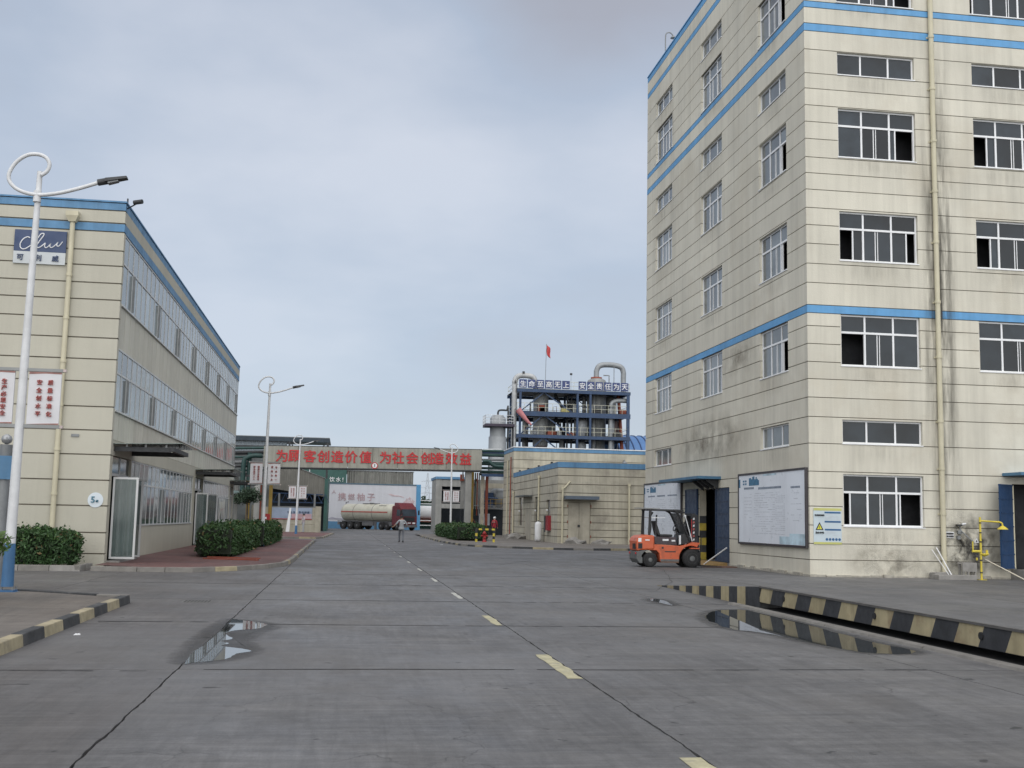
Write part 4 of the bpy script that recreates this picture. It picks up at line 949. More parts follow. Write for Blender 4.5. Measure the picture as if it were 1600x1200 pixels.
def glass_canopy(y0, y1, out_, parent):
    mb = MB().box(LX + .002, LX + out_ * .82, y0 + .2, y0 + .32, 3.46, 3.60).box(LX + .002, LX + out_ * .82, y1 - .3, y1 - .18, 3.46, 3.60)
    mb.box(LX + out_ * .82, LX + out_ * .88, y0 + .1, y1 - .1, 3.48, 3.60)
    o = mb.build('door_canopy', DKMET, parent)
    MB().hexa([(LX + .003, y0, 3.66), (LX + out_, y0, 3.72), (LX + out_, y1, 3.72), (LX + .003, y1, 3.66), (LX + .003, y0, 3.68), (LX + out_, y0, 3.74), (LX + out_, y1, 3.74), (LX + .003, y1, 3.68)]).build('canopy_glass', mat('canopy_glass', (.16, .20, .18), .1, var=.2), o)
    mb = MB()
    for x in (.35, .9, 1.5):
        for y in (y0 + .26, y1 - .24): mb.tube([(LX + x, y, 3.60), (LX + x, y, 3.68)], .03, 8)
    mb.build('glass_clamp', GALV, o)
glass_canopy(34.95, 38.3, 2.0, off_b); glass_canopy(54.0, 57.6, 1.85, off_b); glass_canopy(70.2, 72.9, 1.7, off_b)
MB().box(-22, LX - .26, LY + .26, LYF - .26, LTOP - .35, LTOP - .2).build('roof', CONC, off_b)
MB().box(-22, LX - .27, LYF - .25, LYF, 0, LTOP - .36).build('rear_wall', BEIGE_L, off_b)
MB().box(-22, LX + .03, LY - .03, LY + .28, LTOP + .002, LTOP + .05).box(LX - .28, LX + .03, LY + .281, LYF + .03, LTOP + .002, LTOP + .05).build('parapet_cap', BLUE_D, off_b)
MB().box(LX - .02, LX + .35, 35.0, 38.05, .0, .21).build('door_step', STONE, off_b)
# downpipe
dp = MB().tube([(-8.35, LY - .09, .1), (-8.35, LY - .09, 10.3)], .075, 12).build('downpipe', PIPE, off_b)
mb = MB()
for z in (.8, 2.1, 3.4, 4.7, 6.0, 7.3, 8.6): mb.tube([(-8.35, LY - .09, z), (-8.35, LY - .09, z + .08)], .092, 12)
mb.build('pipe_collar', PIPE, dp)
MB().hexa([(-8.45, LY - .2, 10.25), (-8.25, LY - .2, 10.25), (-8.25, LY - .002, 10.25), (-8.45, LY - .002, 10.25), (-8.53, LY - .26, 10.42), (-8.17, LY - .26, 10.42), (-8.17, LY - .002, 10.42), (-8.53, LY - .002, 10.42)]).box(-8.53, -8.17, LY - .26, LY - .002, 10.421, 10.56).build('hopper', PIPE, dp)
MB().tube([(LX - .15, LYF + .08, .1), (LX - .15, LYF + .08, 10.2)], .07, 10).build('downpipe', PIPE, off_b)
MB().box(-8.0, -7.78, LY - .03, LY - .002, 3.82, 3.9).build('vent', GREYM, off_b)
# company sign
t = thing('company_sign', 'navy and white company sign with handwritten white logo high on the office wall', 'sign', (-9.2, LY, 9))
MB().box(-9.98, -8.50, LY - .06, LY - .002, 9.30, 9.95).build('sign_plate', LOGOB, t)
MB().box(-9.98, -8.50, LY - .061, LY - .002, 8.93, 9.295).build('lower_plate', mat('lower_plate', (.52, .55, .56), .5, var=.04), t)
def stroke(pts, r): return MB().tube(smooth_path([(-9.98 + 1.48 * x, LY - .066, 9.30 + .65 * y) for x, y in pts], 6), r, 6)
stroke([(.30, .62), (.25, .66), (.17, .55), (.12, .32), (.14, .12), (.22, .10), (.36, .35), (.44, .6), (.50, .82), (.55, .86), (.56, .78), (.50, .55), (.44, .30), (.46, .18), (.52, .24), (.60, .42)], .017).build('script_logo', WHT, t)
stroke([(.60, .42), (.59, .25), (.63, .20), (.69, .36), (.70, .42), (.69, .26), (.73, .22), (.80, .36), (.84, .48), (.82, .34), (.86, .30), (.93, .52)], .015).build('script_logo', WHT, t)
for ch, x in (('可', -9.78), ('利', -9.27), ('威', -8.78)): letter(ch, (x, LY - .07, 9.11), .20, LOGOB, t)
# house number disc
t = thing('round_sign', 'white round building number plate reading 5 on the office wall near its corner', 'sign', (-7.23, LY, 1.98))
MB().lathe([(.22, 0), (.22, .012)], (-7.20, LY - .016, 1.98), 32, axis=1).build('disc', mat('disc_white', (.62, .68, .72), .4, var=.04), t)
DKT = mat('teal_number', (.05, .17, .24), .5)
letter('5', (-7.27, LY - .02, 1.99), .26, DKT, t); letter('楼', (-7.15, LY - .02, 1.95), .075, DKT, t); letter('安', (-7.08, LY - .02, 1.95), .075, DKT, t) if False else None
t = thing('security_camera', 'dark security camera on the roof corner of the office building', 'camera', (LX, LY, LTOP))
MB().bar((LX, LY + .2, LTOP + .05), (LX, LY + .2, LTOP + .2), .04).bar((LX, LY + .2, LTOP - .12), (LX + .3, LY, LTOP - .0), .03).build('arm', DKMET, t)
MB().tube([(LX + .22, LY + .03, LTOP + .04), (LX + .48, LY - .08, LTOP + .06)], .07, 12).build('camera_body', DKMET, t)

# ------------------------------------------------------------------ hedges and shrubs
def hedge(name, x0, x1, y0, y1, z0, z1, n, leaf, label, seed, leafm=LEAF, amp=.115, cat='hedge', group=None):
    r_ = np.random.default_rng(seed)
    W, D, H = x1 - x0, y1 - y0, z1 - z0
    areas = np.array([W * D, W * H, W * H, D * H, D * H]); c = r_.choice(5, n, p=areas / areas.sum())
    u = r_.random((n, 2)); P = np.zeros((n, 3))
    P[:, 0] = np.where(c == 3, x0, np.where(c == 4, x1, x0 + W * u[:, 0]))
    P[:, 1] = np.where(c == 1, y0, np.where(c == 2, y1, np.where(c >= 3, y0 + D * u[:, 0], y0 + D * u[:, 1])))
    P[:, 2] = np.where(c == 0, z1, z0 + H * u[:, 1])
    cen = np.array([(x0 + x1) / 2, (y0 + y1) / 2, (z0 + z1) / 2]); half = np.array([W, D, H]) / 2
    # rounded edges
    q = (P - cen) / half
    q = q / np.maximum(1e-6, (np.abs(q) ** 6).sum(1, keepdims=True) ** (1 / 6)) * np.minimum(1, (np.abs(q) ** 6).sum(1, keepdims=True) ** (1 / 6))
    P = cen + q * half
    ph = r_.random(6) * 6
    lump = np.sin(P[:, 0] * 3.1 + ph[0]) * np.sin(P[:, 1] * 2.3 + ph[1]) * .5 + np.sin(P[:, 1] * 5.1 + P[:, 2] * 4 + ph[2]) * .35 + np.sin(P[:, 0] * 7 + P[:, 2] * 6 + P[:, 1] * 3 + ph[3]) * .3
    nrm = q * (np.abs(q) > .93); nrm /= np.maximum(1e-6, np.linalg.norm(nrm, axis=1, keepdims=True))
    P += nrm * (lump * amp + r_.normal(0, amp * .55, n) - amp * .4 + (r_.random(n) < .02) * r_.random(n) * .22)[:, None]; P[:, 2] = np.maximum(P[:, 2], z0 + .02)
    # leaves: two-triangle diamonds at random angles
    a = r_.normal(size=(n, 3)) + nrm * .8; a /= np.linalg.norm(a, axis=1, keepdims=True)
    b = np.cross(a, r_.normal(size=(n, 3))); b /= np.linalg.norm(b, axis=1, keepdims=True); t_ = np.cross(a, b)
    s = leaf * r_.uniform(.6, 1.3, n)[:, None]
    V = np.stack([P - b * s, P + t_ * s * .45, P + b * s, P - t_ * s * .45], 1).reshape(-1, 3)
    F_ = np.arange(4 * n).reshape(n, 4)
    core = MB(); k = .14
    core.box(x0 + k, x1 - k, y0 + k, y1 - k, z0 + .12, z1 - k)
    for q_ in np.arange(y0 + .3, y1 - .2, .7): core.tube([(x0 + .22, q_, z0 - .02), (x0 + .3, q_ + .05, z0 + .5)], .02, 5); core.tube([(x1 - .22, q_, z0 - .02), (x1 - .3, q_, z0 + .5)], .02, 5)
    nv = len(V); verts = np.vstack([V, np.array(core.v)]); faces = F_.tolist() + [tuple(i + nv for i in f) for f in core.f]
    me = bpy.data.meshes.new(name); me.from_pydata(verts.tolist(), [], faces); me.materials.append(leafm); me.materials.append(TWIG); me.materials.append(LEAF2N); me.materials.append(LEAFDRY)
    mi = np.zeros(len(faces), int); rz_ = r_.random(n); mi[:n][(rz_ < .16) & (P[:, 2] > z1 - .35)] = 2; mi[:n][rz_ > .985] = 3; mi[n:] = 1; me.polygons.foreach_set('material_index', mi)
    o = bpy.data.objects.new(name, me); COL.objects.link(o); tag(o, label, cat, group); return o
hedge('hedge', -5.15, -3.75, 41.0, 54.0, .12, 1.22, 15000, .075, 'near clipped dark green hedge in the middle of the brick pavement', 3)
hedge('hedge', -5.0, -3.55, 54.6, 69.5, .12, 1.22, 9000, .085, 'far clipped hedge on the brick pavement, directly behind the nearer one', 4)
hedge('hedge', -11.5, -7.35, 33.2, 34.15, .1, 1.12, 12000, .06, 'low dark hedge against the front of the office wall behind the lamp post', 5, amp=.11)
hedge('hedge', 8.0, 10.4, 80.3, 90.5, .1, 1.2, 9000, .09, 'dark green hedge on the right island behind the hydrant guard', 6)
hedge('hedge', 8.1, 10.6, 91.5, 101.0, .1, 1.15, 4500, .10, 'farther dark hedge on the right island, under the lamp post', 8)
def shrub(name, c, rad, n, leaf, label, seed, leafm=LEAF2, stems=6):
    r_ = np.random.default_rng(seed); t = thing(name, label, 'shrub', c)
    q = r_.normal(size=(n, 3)); q /= np.linalg.norm(q, axis=1, keepdims=True); rr = r_.random(n) ** .45
    P = q * rr[:, None] * np.array(rad); P[:, 2] += rad[2] + .5
    P += np.sin(P * 6 + seed) * .07
    a = r_.normal(size=(n, 3)); a /= np.linalg.norm(a, axis=1, keepdims=True); a[:, 2] = np.abs(a[:, 2])
    b = np.cross(a, r_.normal(size=(n, 3))); b /= np.linalg.norm(b, axis=1, keepdims=True); t_ = np.cross(a, b); s = leaf * r_.uniform(.6, 1.2, n)[:, None]
    V = np.stack([P - b * s, P + t_ * s * .35, P + b * s, P - t_ * s * .35], 1).reshape(-1, 3)
    me = bpy.data.meshes.new('foliage'); me.from_pydata(V.tolist(), [], np.arange(4 * n).reshape(n, 4).tolist()); me.materials.append(leafm)
    o = bpy.data.objects.new('foliage', me); COL.objects.link(o); o.parent = t; o['kind'] = 'stuff'
    mb = MB()
    for k in range(stems):
        a_ = 2 * math.pi * k / stems; mb.tube([(0, 0, -.02), (math.cos(a_) * rad[0] * .3, math.sin(a_) * rad[1] * .3, rad[2]), (math.cos(a_) * rad[0] * .7, math.sin(a_) * rad[1] * .7, rad[2] * 1.7)], [.03, .02, .008], 6)
    me = mb.build('stem', TREEBARK, None); me.parent = t
    return t
shrub('shrub', (-6.12, 20.2, .13), (.62, .62, .42), 2600, .065, 'bright green leafy shrub at the left edge beside the lamp post base', 9)

# ------------------------------------------------------------------ street lamps
def panel_print(t, x0, x1, z0, z1, y, cols, size, m_):
    H = z1 - z0
    for (cx, s) in cols:
        n = len(s)
        for k, ch in enumerate(s): letter(ch, (x0 + (x1 - x0) * cx, y, z1 - H * .2 - k * H * .60 / max(1, n - 1)), size, m_, t)
def street_lamp(label, rcols, lcols):
    t = thing('street_lamp', label, 'street lamp', (0, 0, 0), 'curled white street lamps along the road')
    MB().tube([(0, 0, .92), (0.02, 0, 4.5), (.05, 0, 8.12)], [.095, .078, .052], 14).build('pole', GALV, t)
    MB().tube([(0, 0, .12), (0, 0, .919)], [.115, .098], 14).build('pole_base', POLEB, t)
    MB().box(-.19, .19, -.19, .19, .0, .03).box(-.15, .15, -.15, .15, .031, .06).build('base_plate', POLEB, t)
    mb = MB()
    for a in (-.13, .13):
        for b in (-.13, .13): mb.tube([(a, b, .06), (a, b, .12)], .018, 6)
    for a in range(4): mb.hexa([(0 - .01 + .1 * (a == 0) - .1 * (a == 1), -.01 + .1 * (a == 2) - .1 * (a == 3), .061)] * 1 + [(.01, -.01, .061), (.01, .01, .061), (-.01, .01, .061), (-.01, -.01, .3), (.01, -.01, .3), (.01, .01, .3), (-.01, .01, .3)]) if False else None
    mb.build('bolt', GREYM, t)
    loop = [(.10, 8.03), (.20, 8.12), (.235, 8.26), (.16, 8.39), (0, 8.445), (-.2, 8.41), (-.39, 8.25), (-.50, 8.02), (-.46, 7.84), (-.28, 7.70), (0.03, 7.635), (.38, 7.68), (.75, 7.79), (1.21, 7.965)]
    MB().tube(smooth_path([(a, -.07, b) for a, b in loop], 5), .038, 10).build('curled_arm', GALV, t)
    MB().tube([(.04, -.03, 7.50), (.04, -.03, 7.72)], .075, 12).build('arm_collar', GALV, t)
    l = MB().tube([(1.16, -.07, 7.95), (1.36, -.07, 8.0)], .065, 10).hexa([(1.3, -.18, 7.955), (1.72, -.16, 8.06), (1.72, .02, 8.06), (1.3, .04, 7.955), (1.3, -.15, 8.04), (1.70, -.12, 8.115), (1.70, -.02, 8.115), (1.3, .01, 8.04)]).build('lamp_head', DKMET, t, bevel=.01)
    MB().hexa([(1.36, -.15, 7.93), (1.55, -.14, 7.99), (1.55, 0, 7.99), (1.36, .01, 7.93), (1.36, -.15, 7.965), (1.55, -.14, 8.012), (1.55, 0, 8.012), (1.36, .01, 7.965)]).build('lamp_lens', GREYM, l)
    for s, cols in ((1, rcols), (-1, lcols)):
        x0, x1 = (.13, .72) if s > 0 else (-.72, -.13)
        b = MB().box(x0, x1, -.02, .02, 3.17, 4.18).build('banner', BANNER, t)
        mb = MB()
        pts = [(x0, 4.13), (x1, 4.10)]
        mb.prism([(x0, 4.178), (x0, 4.13), ((x0 + x1) / 2, 4.150), (x1, 4.145), (x1, 4.178)], 1, -.024, -.0205); mb.prism([(x0, 3.172), ((x0 + x1) / 2, 3.172), (x1, 3.172), (x1, 3.20), ((x0 + x1) / 2, 3.188)], 1, -.024, -.0205)
        mb.build('red_swash', mat('swash_brown', (.30, .15, .13), .6, var=.3, scale=6), b)
        panel_print(b, x0, x1, 3.17, 4.18, -.03, cols, .105, REDDK)
    mb = MB().box(-.74, .74, -.035, .035, 4.185, 4.245).box(-.74, .74, -.035, .035, 3.10, 3.165)
    mb.build('banner_rail', mat('rail_grey', (.25, .26, .26), .5, var=.1), t)
    MB().box(.741, .80, -.03, .03, 4.19, 4.24).box(.741, .80, -.03, .03, 3.105, 3.16).box(-.80, -.741, -.03, .03, 4.19, 4.24).box(-.80, -.741, -.03, .03, 3.105, 3.16).build('rail_end', mat('rail_end_pink', (.5, .42, .40), .5), t)
    return t
l1 = street_lamp('nearest white curled street lamp with blue base on the left traffic island', [(.34, '安全创水平'), (.68, '质量标准化')], [(.7, '生产必须安全'), (.34, '安全责任健康')])
l1.location = (-6.16, 22.5, .13 - .03); l1.rotation_euler = (0, 0, 0)
l2 = street_lamp('second curled street lamp, rising behind the clipped hedges on the brick pavement', [(.34, '预防为主'), (.68, '安全第一')], [(.34, '安全生产人人有责'[:6]), (.68, '健康卫全责任')])
l2.location = (-3.86, 56.6, .0)
l3 = dup(l2); l3['label'] = 'third curled street lamp, standing on the far brick island beside a walking person'; l3.location = (-3.82, 96.0, -.1)
l4 = dup(l2); l4['label'] = 'farthest left street lamp, seen under the slogan gantry'; l4.location = (-4.0, 131, -.2)
l5 = dup(l2); l5['label'] = 'curled street lamp on the right side with its arm pointing left'; l5.location = (9.72, 103, .0); l5.scale = (1, 1, 1); l5.rotation_euler = (0, 0, R(180))
# text would face away after turning round: mirror the banners back
for ch in l5.children:
    if ch.name.startswith('banner') and not ch.name.startswith('banner_rail'):
        ch.rotation_euler = (0, 0, R(180))
# grey gate post at the left edge
t = thing('gate_post', 'grey post with ball cap and blue plate at the left edge behind the lamp', 'post', (-6.75, 24.0, .1))
MB().tube([(-6.78, 24, .1), (-6.78, 24, 2.95)], .12, 14).build('post_body', GREYM, t)
MB().lathe([(.03, -.1), (.09, -.06), (.11, 0), (.09, .06), (.03, .1)], (-6.78, 24, 3.06), 14).build('ball_cap', mat('ball_grey', (.35, .36, .37), .3, .4), t)
MB().box(-7.3, -6.6, 23.84, 23.87, 2.25, 2.72).build('plate', BLUE_D, t)
MB().box(-7.5, -6.9, 23.95, 24.05, .1, 2.2).build('gate_leaf', mat('gate_grey', (.10, .12, .13), .5), t)
# drain grate
t = thing('drain_grate', 'small slotted drain grate in the road near the left island', 'drain', (-2.65, 22.2, 0))
for k in range(8): piece('painted_slot', (.028, .42, .003), (-2.87 + k * .062, 22.2, .0055), mat('slot_shade_black', (.008, .008, .008), .9), t)  # black bars on the plate, painted for the shade in open slots
MB().box(-2.92, -2.40, 21.96, 22.44, .001, .0035).build('grate_plate', mat('grate_iron', (.20, .20, .19), .7, .3, var=.2), t)
# litter
for k, (x, y, s, lb) in enumerate([(-3.5, 16.0, .09, 'crumpled white scrap lying beside the left kerb'), (6.1, 71, .16, 'pale scrap on the road near the right island kerb')]):
    tag(MB().hexa([(x, y, .003), (x + s, y + .02, .003), (x + s * .9, y + s * .7, .003), (x + .01, y + s * .6, .003), (x + .01, y + .01, .012), (x + s * .9, y + .02, .03), (x + s * .8, y + s * .6, .015), (x + .02, y + s * .5, .022)]).build('litter_scrap', WHT, None), lb, 'litter')
tag(MB().bar((-4.6, 39.6, .14), (-2.75, 38.9, .14), .12, .05).bar((-4.5, 39.75, .19), (-2.7, 39.1, .19), .05, .04).build('rusty_plank', RUST, None), 'rusty red bar lying flat on the brick pavement near its rounded corner', 'bar')

# ------------------------------------------------------------------ weighbridge
wb = thing('weighbridge', 'raised concrete weighbridge with black and cream striped side at the right', 'weighbridge', (8.3, 22, 0))
WX0, WX1 = 8.3, 11.5
MB().box(WX0 + .02, WX1, 2.0, 21.85, .36, .42).build('deck', G_SLAB, wb)
MB().box(WX0 - .02, WX0 + .06, 2.0, 21.85, .40, .435).build('deck_edge', mat('deck_steel', (.12, .115, .11), .7, .3, var=.2, scale=5), wb)
MB().hexa([(WX0 + .02, 21.9, -.02), (WX1, 21.9, -.02), (WX1, 29.4, -.02), (WX0 + .02, 29.4, -.02), (WX0 + .02, 21.9, .42), (WX1, 21.9, .42), (WX1, 29.4, .0), (WX0 + .02, 29.4, .0)]).build('approach_ramp', G_SLAB, wb)
yy = 21.75; k = 0
while yy > 3.0:
    L_ = .60 if k % 2 == 0 else .62; y1 = yy; y0 = yy - L_; sl = .16
    MB().hexa([(WX0, y0 + sl, .12), (WX0 + .018, y0 + sl, .12), (WX0 + .018, y1 + sl, .12), (WX0, y1 + sl, .12), (WX0, y0, .398), (WX0 + .018, y0, .398), (WX0 + .018, y1, .398), (WX0, y1, .398)]).build('stripe', SYEL if k % 2 == 0 else SBLK, wb)
    yy = y0; k += 1
MB().box(WX0 + .019, WX0 + .05, 2, 21.9, .11, .40).build('side_girder', SBLK, wb)
MB().box(WX0 + .08, WX0 + .22, 2.0, 21.85, .10, .13).build('girder_flange', DKMET, wb)
yy = 22.65; k = 0
prof = lambda y: max(0.0, .42 * (29.4 - y) / 7.5)
for (a, b) in ((21.86, 22.65),): MB().hexa([(WX0 - .01, a, -.01), (WX0 + .019, a, -.01), (WX0 + .019, b, -.01), (WX0 - .01, b, -.01), (WX0 - .01, a, prof(21.9) + .002), (WX0 + .019, a, prof(21.9) + .002), (WX0 + .019, b, prof(b)), (WX0 - .01, b, prof(b))]).build('stripe', SBLK, wb)
while yy < 29.3:
    y1 = min(yy + .52, 29.35)
    MB().hexa([(WX0, yy, -.01), (WX0 + .019, yy, -.01), (WX0 + .019, y1, -.01), (WX0, y1, -.01), (WX0, yy, prof(yy)), (WX0 + .019, yy, prof(yy)), (WX0 + .019, y1, prof(y1) + .001), (WX0, y1, prof(y1) + .001)]).build('stripe', SYEL if k % 2 == 0 else SBLK, wb)
    yy = y1; k += 1
sheet('pit_shade_sheet', [(8.06, 2), (11.6, 2), (11.6, 21.85), (8.06, 21.85)], .006, mat('painted_pit_shade', (.012, .012, .013), .9, var=.3), 'structure')  # black sheet on the ground, painted for the shade under the deck
pr = setting('pit_rim')
yy = 2.0
while yy < 21.3:
    a = random.uniform(-.012, .012)
    MB().hexa([(7.93 + a, yy, -.01), (8.10, yy, -.01), (8.10, yy + 1.58, -.01), (7.93 + a, yy + 1.58, -.01), (7.955 + a, yy, .035), (8.09, yy, .045), (8.09, yy + 1.58, .045), (7.955 + a, yy + 1.58, .035)]).build('kerb_stone', KGREY, pr); yy += 1.6
mb = MB()
for y in (16.9, 13.9, 20.6): mb.lathe([(.05, 0), (.05, .02)], (WX0 - .021, y, .27), 12, axis=0)
mb.build('painted_lifting_hole', DARKIN, wb)  # dark discs on the face, painted for the shade inside holes
# ------------------------------------------------------------------ annex (low) and the taller block behind it
AX, AY, AYB, AT = 14.75, 77.5, 98.5, 5.76
an = thing('annex_building', 'low single-storey grey-beige annex with blue eaves band left of the tall factory', 'building', (AX, AY, 0))
FA = Facade('-Y', AY); FAs = Facade('-X', AX)
za = [0, .55, 1.05, 1.55, 2.05, 2.55, 3.05, 3.60, 4.20, 4.80, 5.34, AT]
def zl2(z, top, m_): return [(z[i], z[i + 1], BLUE_D if abs(z[i] - top) < .01 else m_) for i in range(len(z) - 1)]
opf = [(15.5, 17.1, 0.05, 2.95)]
ops = [(80.4, 81.9, 1.5, 3.15), (85.6, 87.0, 1.55, 3.45), (93.4, 95.2, 1.2, 3.5), (88.7, 91.9, .05, 2.6)]
courses(FA, an, AX, 34, zl2(za, 5.34, BEIGE_S), None, opf, gap=.05)
courses(FAs, an, AY + .25, AYB, zl2(za, 5.34, BEIGE_S), None, ops, gap=.05)
MB().box(AX + .5, 34, AY + .5, AYB, 0, AT - .3).build('core', DARKIN, an)
MB().box(AX + .26, 34, AY + .26, AYB, AT - .3, AT - .15).build('roof', CONC, an)
for (a, b) in ((15.52, 16.29), (16.31, 17.08)): FA.piece('door_leaf', a, b, .06, 2.93, .04, .09, mat('door_cream', (.40, .37, .30), .7, var=.15, streak=.2), an)
for (a, b) in ((88.72, 90.28), (90.32, 91.88)): FAs.piece('door_leaf', a, b, .06, 2.58, .04, .09, mat('door_cream', (.40, .37, .30)), an)
mb = MB()
for z in (.5, 1.5, 2.6):
    for x in (15.45, 17.1): mb.box(x, x + .05, AY - .03, AY - .002, z, z + .18)
mb.build('hinge', RUST, an)
MB().box(16.2, 16.36, AY - .02, AY + .038, 1.25, 1.4).build('lock', DKMET, an)
MB().box(15.2, 17.55, AY - .8, AY - .002, 3.15, 3.38).build('door_canopy', mat('canopy_greyblue', (.10, .13, .17), .6), an)
MB().box(AX - .7, AX - .002, 88.2, 92.6, 3.5, 3.62).build('door_canopy', mat('canopy_dkgrey', (.09, .10, .10), .6), an)
for (a, b, c, d) in ops[:3]:
    FAs.piece('window', a + .05, b - .05, c, d, .12, .16, GLASS, an)
    tag(MB().tube([(AX - .1, (a + b) / 2, 2.35), (AX - .02, (a + b) / 2, 2.42)], .07, 8).build('window_lamp', WHT, an))
def hopper_pipe(x, y, z1, axis, out_, parent):
    mb = MB().tube([(x, y, .05), (x, y, z1)], .07, 10)
    if axis: mb.tube([(x, y, z1), (x + .15, y, z1 + .1), (x + .55, y + .12, z1 + .55)], .06, 8)
    o = mb.build('downpipe', PIPE, parent); MB().tube([(x, y, z1 - .05), (x, y, z1 + .12)], .11, 8).build('hopper', PIPE, o)
hopper_pipe(15.08, AY - .12, 3.85, 1, 0, an); hopper_pipe(19.85, AY - .12, 4.2, 0, 0, an)
hopper_pipe(AX - .12, 84.6, 4.9, 0, 0, an); hopper_pipe(AX - .12, 97.6, 4.0, 0, 0, an)
for k, (y) in enumerate((80.5, 86.0, 91.0, 95.5)):
    tag(MB().tube([(AX + .1, y, AT), (AX + .1, y, AT + .12)], .09, 8).build('roof_vent', DKMET, an))
# things standing by the annex
t = thing('white_cylinder', 'white gas cylinder like tank standing against the annex side wall', 'tank', (14.3, 82.6, .1))
MB().lathe([(.05, 0), (.24, .06), (.26, .2), (.26, 1.25), (.2, 1.4), (.06, 1.46)], (14.3, 82.6, .1), 18).build('tank_body', WHT, t)
MB().tube([(14.3, 82.6, 1.5), (14.3, 82.6, 1.65)], .05, 8).build('valve', DKMET, t)
t = thing('red_hose_cabinet', 'tall narrow red cabinet fixed on the annex side wall near its corner', 'cabinet', (14.6, 80.3, .6))
MB().box(14.5, 14.745, 79.9, 80.7, .95, 2.0).build('cabinet_body', mat('cabinet_red', (.28, .02, .03), .5, var=.15), t); MB().box(14.46, 14.50, 80.71, 81.2, .8, 2.0).build('cabinet_door', DKMET, t)
for k, (x, y, s, l) in enumerate([(14.2, 95.5, .45, 'white rubble heap at the far end of the annex side wall'), (14.1, 91.5, .55, 'white rubble heap along the middle of the annex side wall'), (15.9, 76.6, .5, 'pale rubble heap left of the annex double doors'), (17.7, 76.7, .45, 'pale rubble heap right of the annex double doors')]):
    r_ = np.random.default_rng(40 + k); mb = MB()
    bm = bmesh.new(); bmesh.ops.create_icosphere(bm, subdivisions=2, radius=1)
    for v in bm.verts: v.co = Vector((v.co.x * s * 1.5, v.co.y * s * .7, max(-.05, v.co.z * s * .75))) * (1 + .35 * math.sin(v.co.x * 5 + v.co.y * 7 + k)); v.co += Vector((x, y, .09))
    me = bpy.data.meshes.new('rubble_heap'); bm.to_mesh(me); bm.free(); me.materials.append(STONE); o = bpy.data.objects.new('rubble_heap', me); COL.objects.link(o); tag(o, l, 'rubble')
bk = thing('rear_block', 'taller beige block with blue top band rising behind the low annex', 'building', (AX, AYB, 0))
FB = Facade('-Y', AYB); FBs = Facade('-X', AX - .01)
zb = [0, .7, 1.3, 1.9, 2.5, 3.1, 3.7, 4.3, 4.9, 5.5, 6.2, 6.95, 7.68, 8.02]
courses(FB, bk, AX - .01, 34, zl2(zb, 7.68, BEIGE_S), None, [], gap=.05)
courses(FBs, bk, AYB + .25, 104.6, zl2(zb, 7.68, BEIGE_S), None, [(101.5, 101.8, 6.1, 6.9)], gap=.05)
MB().box(AX + .4, 34, AYB + .4, 104.6, 0, 7.9).build('core', CONC, bk)
MB().box(AX - .06, 34, AYB - .05, AYB + .3, 8.022, 8.10).box(AX - .06, AX + .3, AYB + .301, 104.65, 8.022, 8.10).build('parapet_cap', WHT, bk)
MB().tube([(AX - .13, 99.3, .05), (AX - .13, 99.3, 7.2)], .05, 8).build('downpipe', RUST, bk)
MB().tube([(AX - .13, 101.3, .05), (AX - .13, 101.3, 7.0)], .06, 8).build('downpipe', PIPE, bk)
t = thing('wall_lamp', 'round bulkhead lamp on the taller beige block near the factory corner', 'lamp', (24.7, AYB, 7.1))
MB().tube([(24.7, AYB - .02, 7.1), (24.7, AYB - .35, 7.15), (24.7, AYB - .45, 7.0)], .04, 8).build('bracket', GREYM, t); MB().lathe([(.05, .2), (.2, .1), (.24, 0), (.15, -.1)], (24.7, AYB - .45, 6.85), 12).build('lamp_shade', GREYM, t)

# ------------------------------------------------------------------ slogan gantry over the road
GY = 108.0
ga = thing('slogan_gantry', 'concrete-grey pipe gantry with large red slogan spanning the road', 'gantry', (2.7, GY, 0))
X0g, X1g = -7.6, 13.05; slope = 0.010
edges = [X0g, -4.4, -2.1, .25, 2.6, 4.95, 7.3, 9.65, 11.4, X1g]
for i in range(len(edges) - 1):
    a, b = edges[i] + .015, edges[i + 1] - .015; za_, zb_ = (a - X0g) * slope, (b - X0g) * slope
    MB().hexa([(a, GY - .02, 6.12 + za_), (b, GY - .02, 6.12 + zb_), (b, GY + .04, 6.12 + zb_), (a, GY + .04, 6.12 + za_), (a, GY - .02, 8.08 + za_), (b, GY - .02, 8.08 + zb_), (b, GY + .04, 8.08 + zb_), (a, GY + .04, 8.08 + za_)]).build('cladding_panel', CONC_P, ga)
MB().hexa([(X0g, GY - .05, 6.02), (X1g, GY - .05, 6.22), (X1g, GY + 2.2, 6.22), (X0g, GY + 2.2, 6.02), (X0g, GY - .05, 6.115), (X1g, GY - .05, 6.32), (X1g, GY + 2.2, 6.32), (X0g, GY + 2.2, 6.115)]).build('bottom_beam', DKMET, ga)
MB().hexa([(X0g, GY + .05, 8.085), (X1g, GY + .05, 8.29), (X1g, GY + 2.2, 8.29), (X0g, GY + 2.2, 8.085), (X0g, GY - .03, 8.15), (X1g, GY - .03, 8.355), (X1g, GY + 2.2, 8.355), (X0g, GY + 2.2, 8.15)]).build('top_beam', GREYM, ga)
MB().box(X1g - .05, X1g + .02, GY + .041, GY + 2.2, 6.35, 8.28).build('end_panel', CONC_P, ga)
gx = [(431 + 0) , 0]
pxs = [(442, 717), (460, 717), (487, 716), (505, 717), (527, 718), (549, 718), (571, 718), (602, 718), (621, 719), (645, 720), (666, 720), (686, 721), (707, 721), (729, 721)]
GXs = [-5.9, -4.72, -3.3, -2.05, -0.73, 0.56, 1.91, 3.79, 5.0, 6.34, 7.69, 8.82, 10.12, 11.47]
